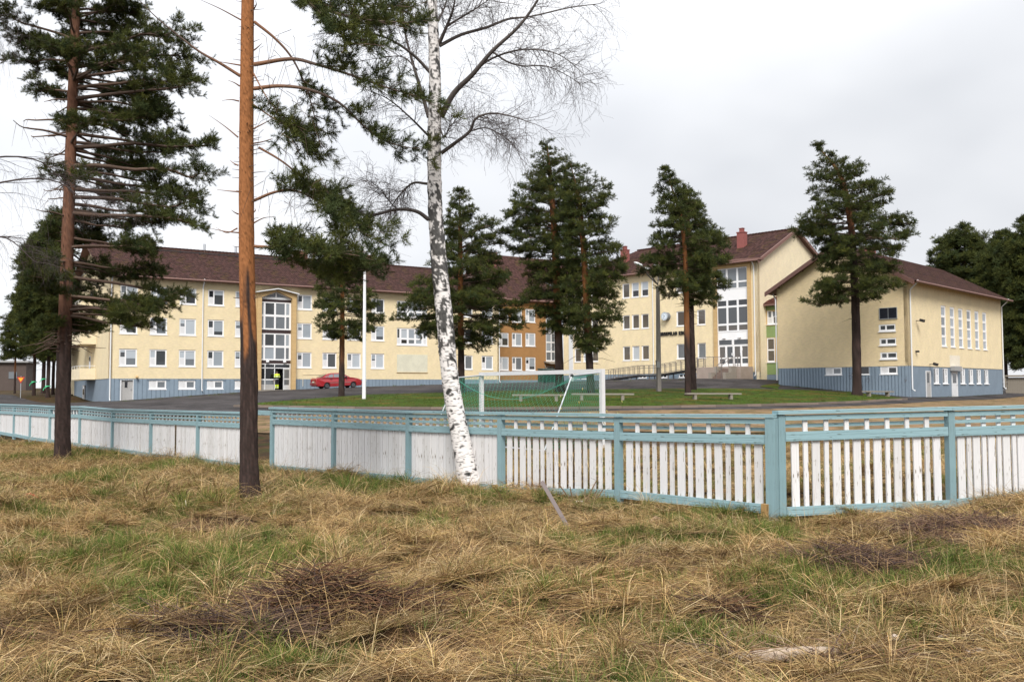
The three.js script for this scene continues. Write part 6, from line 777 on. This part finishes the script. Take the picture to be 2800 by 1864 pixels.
{ const a = ground(50, 1376), b = ground(134, 1380), mid = a.clone().lerp(b, 0.4).add(V(0, 0.16, 0)), m = part('red_hose', new Tubes().add(curve([a.clone().add(V(0, -0.03, 0)), a.clone().lerp(mid, 0.6).add(V(0, 0.05, 0)), mid, b.clone().lerp(mid, 0.4), b.clone().add(V(0, -0.03, 0))], 24), 0.011, 6).geo(), M([0.55, 0.03, 0.02], 0.5), scene); tag(m, 'thin red plastic hose arching out of the grass', 'hose'); }
{ const b = ground(1598, 1388), r = rng(9), t = thing('sweet_wrapper', 'crumpled white and purple wrapper under the fence shrub', 'litter', b.toArray()); const crumple = (w, h, s) => { const g = new THREE.PlaneGeometry(w, h, 5, 5), p = g.attributes.position; for (let i = 0; i < p.count; i++) p.setZ(i, n3(p.getX(i) * 30, p.getY(i) * 30, s) * 0.05); g.computeVertexNormals(); return g; }; const w = part('foil', crumple(0.13, 0.09, 1), M([0.85, 0.86, 0.9], 0.3, { side: THREE.DoubleSide }), t); w.position.set(-0.06, 0.06, 0.01); w.rotation.set(-0.6, 0.3, 0.3); const q = part('wrapper', crumple(0.12, 0.1, 4), M([0.3, 0.02, 0.32], 0.4, { side: THREE.DoubleSide }), t); q.position.set(0.04, 0.05, 0.03); q.rotation.set(-0.5, -0.3, -0.6); }
{ // willow shrub growing through the fence
  const b = ground(1590, 1352), r = rng(14), t = thing('willow_shrub', 'bare willow shrub with yellow catkins behind the fence', 'shrub', b.toArray()), W = new Tubes(), cat = [];
  for (let i = 0; i < 15; i++) { const a = (r() - 0.5) * 2.2, L = 0.7 + r() * 0.95, d = V(Math.sin(a) * 0.42, 1, (r() - 0.5) * 0.5).normalize(), o = V((r() - 0.5) * 0.5, -0.05, (r() - 0.5) * 0.35 - 0.1), pts = []; let q = o.clone(); const v = d.clone(); for (let k = 0; k <= 8; k++) { pts.push(q.clone()); v.add(V((r() - 0.5) * 0.16, 0.02, (r() - 0.5) * 0.16)).normalize(); q.addScaledVector(v, L / 8); } W.add(pts, pts.map((_, k) => 0.006 * (1 - 0.75 * k / 8)), 4, () => [0.13, 0.085, 0.045]); if (L > 1.25) for (let k = 3; k < 9; k++) if (r() < 0.75) cat.push(new THREE.SphereGeometry(1, 5, 4).scale(0.008, 0.018, 0.008).rotateZ((r() - 0.5)).translate(pts[k].x + (r() - 0.5) * 0.04, pts[k].y, pts[k].z + (r() - 0.5) * 0.04)); }
  part('stems', W.geo(), MAT.twig, t); part('catkins', cat, M([0.42, 0.38, 0.14], 0.9), t);
}
{ // cut stubs in front of the fence
  const b = ground(1592, 1395), r = rng(17), t = thing('cut_shrub', 'stubs of a cut back shrub in front of the fence', 'shrub', b.toArray()), W = new Tubes(); for (let i = 0; i < 13; i++) { const a = (r() - 0.5) * 2.4, L = 0.12 + r() * 0.34, o = V((r() - 0.5) * 0.22, -0.04, (r() - 0.5) * 0.12); W.add([o, o.clone().add(V(Math.sin(a) * L * 0.4, L * 0.5, 0)), o.clone().add(V(Math.sin(a) * L * 0.8, L, (r() - 0.5) * 0.1))], [0.012, 0.01, 0.008], 5, () => [0.16, 0.105, 0.06]); } part('stubs', W.geo(), MAT.twig, t);
}
function brush(label, px, py, w, d, h, n, seed2, cols, name = 'brushwood_pile') { const c = ground(px, py), r = rng(seed2), t = thing(name, label, 'brushwood', c.toArray()), W = new Tubes(); for (let i = 0; i < n; i++) { const a = r() * 6.28, q = Math.sqrt(r()), x = Math.cos(a) * q * w / 2, z = Math.sin(a) * q * d / 2, y = H(c.x + x, -(c.z + z)) - c.y + h * Math.pow(1 - q, 0.8) * (0.2 + 0.9 * r()), b = r() * 6.28, L = 0.08 + 0.3 * r() * r() + 0.1, up = (r() - 0.35) * 0.75, p = V(x, y, z), e = p.clone().add(V(Math.cos(b) * L, up * L, Math.sin(b) * L * 0.7)); const cc = cols[Math.floor(r() * cols.length)], k = 0.6 + 0.8 * r(); W.add([p, p.clone().lerp(e, 0.5).add(V(0, (r() - 0.3) * 0.05, 0)), e], [0.0042, 0.0036, 0.0018], 3, () => cc.map((v) => v * k)); } part('twigs', W.geo(), MAT.twig, t); return t; }
const redTwig = [[0.11, 0.05, 0.025], [0.16, 0.08, 0.036], [0.08, 0.036, 0.02], [0.28, 0.18, 0.075], [0.05, 0.026, 0.018], [0.1, 0.06, 0.03]];
brush('heap of reddish brown cut twigs in the meadow', 920, 1722, 1.55, 0.75, 0.42, 3600, 81, redTwig); brush('low scatter of dark twigs beside the reddish heap', 600, 1735, 1.1, 0.5, 0.06, 800, 82, [[0.09, 0.05, 0.035], [0.16, 0.1, 0.06], [0.05, 0.03, 0.025]]);
brush('tangle of dark brushwood near the fence corner', 2620, 1465, 2.4, 1.3, 0.16, 2000, 83, [[0.1, 0.05, 0.035], [0.17, 0.1, 0.06], [0.06, 0.035, 0.03], [0.2, 0.13, 0.08]]); brush('low dark twig clump around cut stems', 2330, 1545, 1.6, 0.8, 0.12, 1300, 84, [[0.1, 0.055, 0.035], [0.18, 0.11, 0.06], [0.06, 0.035, 0.03]]); brush('small knot of dark red twigs in the dry grass', 1985, 1690, 0.3, 0.22, 0.09, 320, 85, redTwig); brush('pale dry stalks heaped in the lower meadow', 2150, 1840, 1.3, 0.4, 0.06, 420, 86, [[0.3, 0.22, 0.13], [0.2, 0.12, 0.07], [0.12, 0.07, 0.05]]);
{ const a = ground(1995, 1815), b = ground(2325, 1800), t = thing('rotten_log', 'grey weathered rotten log lying in the grass', 'log', a.toArray()), e = b.sub(a), pts = curve([V(0, 0.02, 0), e.clone().multiplyScalar(0.3).add(V(0, 0.035, 0.01)), e.clone().multiplyScalar(0.7).add(V(0, 0.03, -0.01)), e.clone().add(V(0, 0.015, 0))], 60); const T = new Tubes(); T.add(pts, pts.map((_, i) => 0.045 * Math.pow(Math.sin(Math.PI * clamp((i + 3) / 68)), 0.6)), 18, (q, l) => { const k = 0.5 + 0.6 * n3(Math.cos(q) * 4, l * 5, Math.sin(q) * 4) + 0.3 * n3(Math.cos(q) * 9, l * 30, Math.sin(q) * 9); return [0.26 + 0.3 * k, 0.2 + 0.25 * k, 0.15 + 0.2 * k]; }, (q, l, r) => r * (1 + 0.28 * n3(Math.cos(q) * 3, l * 4, Math.sin(q) * 3) + 0.15 * n3(Math.cos(q) * 8, l * 16, Math.sin(q) * 8))); part('log', T.geo(true), MAT.bark, t); }
for (const [x, y, a, L, lab] of [[2590, 1752, 0.7, 0.16, 'pale split wood chip tilted in the grass beyond the log'], [2660, 1786, 0.1, 0.12, 'upper of two small pale wood chips lying together'], [2665, 1800, 0.15, 0.11, 'lower of two small pale wood chips lying together'], [2400, 1774, 0.35, 0.3, 'long pale splinter of wood beside the rotten log']]) { const m = part('wood_chip', bx(L, 0.025, 0.045), M([0.6, 0.5, 0.42], 0.9, { map: woodTone }), scene); m.position.copy(ground(x, y)).add(V(0, 0.035, 0)); m.rotation.set(0.1, a, 0.15); tag(m, lab, 'wood chip', 'pale wood chips near the log'); }
// ------------------------------------------------------------------ grass
{
  const blades = (n, len, wid, spread, el0, el1, bend, s) => { const r = rng(s), p = [], ix = []; for (let i = 0; i < n; i++) { const a = r() * 6.283, x0 = (r() - 0.5) * spread, z0 = (r() - 0.5) * spread, L = len * (0.55 + 0.8 * r()), w = wid * (0.7 + 0.6 * r()), el = lerp(el0, el1, r()), tw = r() * 3.14; blade(p, ix, null, null, x0, -0.02, z0, a, L, w, el, bend * (0.7 + 0.6 * r()), tw); } return done(p, ix); };
  function done(p, ix, c) { const g = new THREE.BufferGeometry(); g.setAttribute('position', new THREE.Float32BufferAttribute(p, 3)); if (c) g.setAttribute('color', new THREE.Float32BufferAttribute(c, 3)); g.setIndex(ix); g.computeVertexNormals(); return g; }
  function blade(p, ix, c, col, x, y, z, a, L, w, e, bend, tw) { const dx = Math.cos(a), dz = Math.sin(a), sx = Math.cos(tw) * -dz, sz = Math.cos(tw) * dx, sy = Math.sin(tw) * 0.6, b = p.length / 3; for (let k = 0; k <= 3; k++) { const h = k === 3 ? 0 : w / 2 * (1 - k * 0.2); p.push(x + sx * h, y + sy * h, z + sz * h); if (k < 3) p.push(x - sx * h, y - sy * h, z - sz * h); if (c) for (let m = 0; m < (k < 3 ? 2 : 1); m++) c.push(...col); x += dx * Math.cos(e) * L / 3; y += Math.sin(e) * L / 3; z += dz * Math.cos(e) * L / 3; e -= bend; if (y < 0.012) { y = 0.012; e = Math.max(e, -0.02); } } ix.push(b, b + 1, b + 2, b + 1, b + 3, b + 2, b + 2, b + 3, b + 4, b + 3, b + 5, b + 4, b + 4, b + 5, b + 6); }
  const pal = [[0.33, 0.215, 0.095], [0.42, 0.29, 0.135], [0.2, 0.123, 0.055], [0.48, 0.36, 0.2], [0.12, 0.07, 0.034], [0.27, 0.205, 0.075], [0.35, 0.225, 0.1]], gpal = [[0.075, 0.115, 0.02], [0.11, 0.145, 0.03], [0.16, 0.17, 0.045], [0.05, 0.08, 0.016]], bpal = [[0.11, 0.06, 0.035], [0.16, 0.095, 0.055], [0.07, 0.042, 0.03], [0.22, 0.14, 0.08]];
  const S = 0.5, pick = (L, r) => { const c = L[Math.floor(r() * L.length)], v = 0.7 + 0.6 * r(); return c.map((q) => q * v); };
  // square patches of sward; each has its own tussocks and its own lie
  function patch(s, o) {
    const r = rng(s), p = [], ix = [], c = [], lie = r() * 6.28;
    const centres = Array.from({ length: o.tuss }, () => [(r() - 0.5) * S, (r() - 0.5) * S, r() * 6.28, 0.6 + 0.8 * r()]);
    for (let i = 0; i < o.mat; i++) { const a = lie + (r() - 0.5) * 2.6 + (r() < 0.25 ? 3 * r() : 0); blade(p, ix, c, pick(r() < o.brown ? bpal : pal, r), (r() - 0.5) * S * 1.15, 0.005 + 0.045 * r() * r(), (r() - 0.5) * S * 1.15, a, 0.1 + 0.22 * r(), 0.0028 + 0.0028 * r(), (r() - 0.3) * 0.45, 0.12 * (r() - 0.3), r() * 3.14); }
    for (const [x, z, d, k] of centres) for (let i = 0; i < o.per; i++) { const a = r() * 6.283, q = r() * 0.035, lean = 0.5 * Math.cos(a - d); blade(p, ix, c, pick(pal, r), x + Math.cos(a) * q, 0.0, z + Math.sin(a) * q, a, (0.13 + 0.17 * r()) * k * (1 + lean * 0.5), 0.003 + 0.0026 * r(), 0.55 + 0.8 * r() - lean * 0.4, 0.45 + 0.35 * r(), r() * 3.14); }
    for (let i = 0; i < o.green; i++) { const g = centres[Math.floor(r() * centres.length)] ?? [0, 0], loose = r() < 0.6, x = loose ? (r() - 0.5) * S * 1.1 : g[0] + (r() - 0.5) * 0.09, z = loose ? (r() - 0.5) * S * 1.1 : g[1] + (r() - 0.5) * 0.09; blade(p, ix, c, pick(gpal, r), x, 0, z, r() * 6.283, (0.05 + 0.1 * r()) * o.gh, 0.003 + 0.0028 * r(), 0.8 + 0.65 * r(), 0.1 + 0.25 * r(), r() * 3.14); }
    for (let i = 0; i < o.stalk; i++) blade(p, ix, c, pick(pal, r), (r() - 0.5) * S, 0, (r() - 0.5) * S, r() * 6.28, 0.2 + 0.22 * r(), 0.003, 0.9 + 0.6 * r(), 0.1 * r(), r() * 3.14);
    return done(p, ix, c);
  }
  const kinds = { straw: [0, 1, 2].map((k) => patch(100 + k, { tuss: 6, per: 70, mat: 800, green: 110, gh: 0.9, stalk: 5, brown: 0.12 })), mat: [0, 1, 2].map((k) => patch(120 + k, { tuss: 2, per: 50, mat: 1250, green: 60, gh: 0.7, stalk: 3, brown: 0.2 })), mix: [0, 1, 2].map((k) => patch(140 + k, { tuss: 4, per: 45, mat: 620, green: 520, gh: 1.0, stalk: 5, brown: 0.15 })), green: [0, 1, 2].map((k) => patch(160 + k, { tuss: 3, per: 30, mat: 330, green: 1050, gh: 1.3, stalk: 3, brown: 0.15 })), brown: [0, 1].map((k) => patch(180 + k, { tuss: 1, per: 20, mat: 520, green: 40, gh: 0.6, stalk: 9, brown: 0.85 })) };
  const green = [blades(18, 0.2, 0.0055, 0.1, 0.85, 1.45, 0.22, 5), blades(22, 0.15, 0.005, 0.14, 0.6, 1.4, 0.35, 6)];
  const blob = (px, py, rx, k = 1) => { const p = ground(px, py); return [p.x, -p.z, rx, k]; };
  const greens = [blob(240, 1490, 0.55), blob(480, 1560, 0.9), blob(330, 1570, 0.8), blob(650, 1570, 0.7), blob(230, 1255, 1.6), blob(430, 1290, 1.2), blob(130, 1420, 0.7), blob(1000, 1345, 1.3), blob(1120, 1330, 1.0), blob(900, 1345, 0.9), blob(2000, 1420, 1.0), blob(2060, 1460, 0.8), blob(1990, 1500, 0.6), blob(1640, 1390, 0.5), blob(1760, 1390, 0.6), blob(1720, 1350, 0.6), blob(1490, 1385, 0.5), blob(1985, 1790, 0.3), blob(2700, 1600, 0.6), blob(2460, 1610, 0.4), blob(720, 1500, 0.6), blob(2600, 1530, 0.5), blob(560, 1380, 0.5), blob(2250, 1500, 0.5), blob(370, 1510, 0.3), blob(2100, 1640, 0.3), blob(1470, 1650, 0.3), blob(650, 1800, 0.3), blob(760, 1440, 0.3), blob(860, 1540, 0.6), blob(180, 1560, 0.6)];
  const browns = [blob(930, 1715, 0.75), blob(620, 1735, 0.55), blob(2600, 1470, 1.1), blob(2350, 1550, 0.7), blob(1620, 1560, 0.7, 0.7), blob(1500, 1720, 0.4, 0.5), blob(100, 1700, 0.5, 0.5), blob(1250, 1750, 0.5, 0.7), blob(1540, 1340, 0.5, 0.9), blob(2450, 1560, 0.6), blob(560, 1430, 1.0, 0.6), blob(2200, 1830, 0.4, 0.7), blob(130, 1340, 0.7, 0.6)];
  const amount = (L, x, Z) => L.reduce((s, [bx2, bz, r, k]) => Math.max(s, k * (1 - smooth(0.35, 1.15, Math.hypot((x - bx2), (Z - bz) * 1.0) / r))), 0);
  const f0 = FX(5), f1 = FX(0), inField = (x, Z) => x < f0[0] ? ((Z - f0[1]) * (f1[0] - f0[0]) < (x - f0[0]) * (f1[1] - f0[1]) ? 1 : -1) : Z > f0[1] + (x - f0[0]) * 0.227 ? 1 : -1;
  const r = rng(90), lists = {};
  for (const [za, zb, step, sc] of [[4.0, 13.5, 0.4, 1], [13.5, 30, 0.62, 1.5]]) for (let Z0 = za; Z0 < zb; Z0 += step) for (let x0 = -0.6 * Z0 - 0.6; x0 < 0.6 * Z0 + 0.6; x0 += step) {
    const x = x0 + (r() - 0.5) * step * 0.7, Z = Z0 + (r() - 0.5) * step * 0.7, past = inField(x, Z) > 0; if (past && Z > 23 + 3 * n3(x * 0.4, 1, 3)) continue;
    const nz = n3(x * 0.8, 2.2, Z * 0.8) + 0.6 * n3(x * 2.3, 5.1, Z * 2.3), g = Math.max(amount(greens, x, Z), smooth(-0.08, 0.55, nz + (x < -1 ? 0.12 : 0)) * 0.7), b = amount(browns, x, Z), q = r();
    const kind = b > 0.3 && q < b ? 'brown' : g > 0.55 && q < 0.85 ? 'green' : g > 0.22 || (past && q < 0.5) ? 'mix' : q < 0.5 ? 'straw' : 'mat', v = Math.floor(r() * kinds[kind].length), e = 0.12, y = H(x, Z), gx = (H(x + e, Z) - H(x - e, Z)) / (2 * e), gz = -(H(x, Z + e) - H(x, Z - e)) / (2 * e), a = r() * 6.28, ca = Math.cos(a), sa = Math.sin(a), s = sc * (0.95 + 0.25 * r()), h = (past ? 0.6 : 1) * (0.8 + 0.45 * r()), m = new THREE.Matrix4();
    const X = V(ca, gx * ca + gz * -sa, -sa).multiplyScalar(s), Zv = V(sa, gx * sa + gz * ca, ca).multiplyScalar(s); m.makeBasis(X, V(0, s * h, 0), Zv).setPosition(x, y - 0.004, -Z);
    const k = 0.88 + 0.26 * r(), w = (r() - 0.5) * 0.1; (lists[kind + v] ??= [kinds[kind][v], []])[1].push([m, [k * (1 + w), k, k * (1 - w)]]);
  }
  const mk = (x, y, z, a, s, q) => new THREE.Matrix4().compose(V(x, y, z), new THREE.Quaternion().setFromEuler(new THREE.Euler((q() - 0.5) * 0.35, a, (q() - 0.5) * 0.35)), V(s, s * (0.75 + 0.5 * q()), s));
  const sward = MD([1, 1, 1], 0.85, { side: THREE.DoubleSide, vertexColors: true }), words = { straw: ['dry_grass', 'arching straw coloured tussocks of last year\'s meadow grass'], mat: ['matted_grass', 'flattened pale dead grass matted on the meadow'], mix: ['mixed_grass', 'dead straw with green spring blades coming through'], green: ['green_grass', 'upright green spring grass in patches of the meadow'], brown: ['bare_thatch', 'thin brown thatch with bare soil showing in the meadow'] };
  for (const [k, [g, l]] of Object.entries(lists)) { const [n, lab] = words[k.slice(0, -1)]; tag(copies(n, g, sward, l, scene), lab, 'grass', 'meadow grass'); }
  { // single green tufts and tall dead stalks
    const gl = [], st = [], tall = blades(7, 0.42, 0.0045, 0.2, 0.9, 1.5, 0.16, 4);
    for (let i = 0; i < 520; i++) { const Z = 4.5 + 14 * r(), x = (r() - 0.5) * 1.2 * Z; if (inField(x, Z) > 0) continue; const t = r(), v = 0.8 + 0.4 * r(), g = amount(greens, x, Z); if (r() < 0.25 + g) gl.push([mk(x, H(x, Z), -Z, r() * 6.28, 0.6 + 0.5 * r(), r), [lerp(0.09, 0.17, t) * v, lerp(0.14, 0.19, t) * v, 0.04 * v]]); else if (r() < 0.5) st.push([mk(x, H(x, Z), -Z, r() * 6.28, 0.7 + 0.6 * r(), r), pal[Math.floor(r() * 4)]]); }
    tag(copies('grass_tufts', green[0], MAT.blade, gl, scene), 'single bright green tufts of grass in the meadow', 'grass'); tag(copies('dry_stalks', tall, MAT.blade, st, scene), 'tall thin dead stalks standing in the meadow', 'grass');
  }
  // weeds along the walls and a few lawn tufts
  const ws = []; for (let i = 0; i < 260; i++) { const line = [[300, 1100, 660, 1075], [805, 1064, 1200, 1051], [2140, 1054, 2480, 1088], [2500, 1090, 2735, 1079], [1640, 1043, 1890, 1039]][Math.floor(r() * 5)], t = r(), p = ground(lerp(line[0], line[2], t), lerp(line[1], line[3], t) + 0.5), s = 0.6 + 1.4 * r() * r(); if (n3(t * 14, i % 5, 3) < 0) continue; for (let k = 0; k < 3; k++) ws.push([mk(p.x + (r() - 0.5) * 0.5, p.y, p.z + (r() - 0.5) * 0.4, r() * 6.28, s, r), [0.09 * (0.7 + r() * 0.6), 0.11, 0.035]]); }
  tag(copies('wall_weeds', green[1], MAT.blade, ws, scene), 'green weeds along the foot of the school walls', 'weeds');
  const lt = []; for (let i = 0; i < 7000; i++) { const t = r(), x = lerp(640, 2470, t), y = lerp(1070, 1117, r()), p = ground(x, y); if (!inside(lawn, p.x, p.z)) continue; const dry = n3(p.x * 0.3, 4, p.z * 0.3) > 0.1; lt.push([mk(p.x, p.y + 0.08, p.z, r() * 6.28, 0.55 + 0.5 * r(), r), dry ? [0.11, 0.09, 0.03] : [0.055 * (0.7 + 0.6 * r()), 0.075 * (0.8 + 0.4 * r()), 0.013]]); }
  function inside(poly, x, z) { let c = false; for (let i = 0, j = poly.length - 1; i < poly.length; j = i++) if ((poly[i][1] > z) !== (poly[j][1] > z) && x < (poly[j][0] - poly[i][0]) * (z - poly[i][1]) / (poly[j][1] - poly[i][1]) + poly[i][0]) c = !c; return c; }
  tag(copies('lawn_grass', green[1], MAT.blade, lt, scene), 'short mown grass blades of the lawn', 'grass');
}
renderer.render(scene, camera);
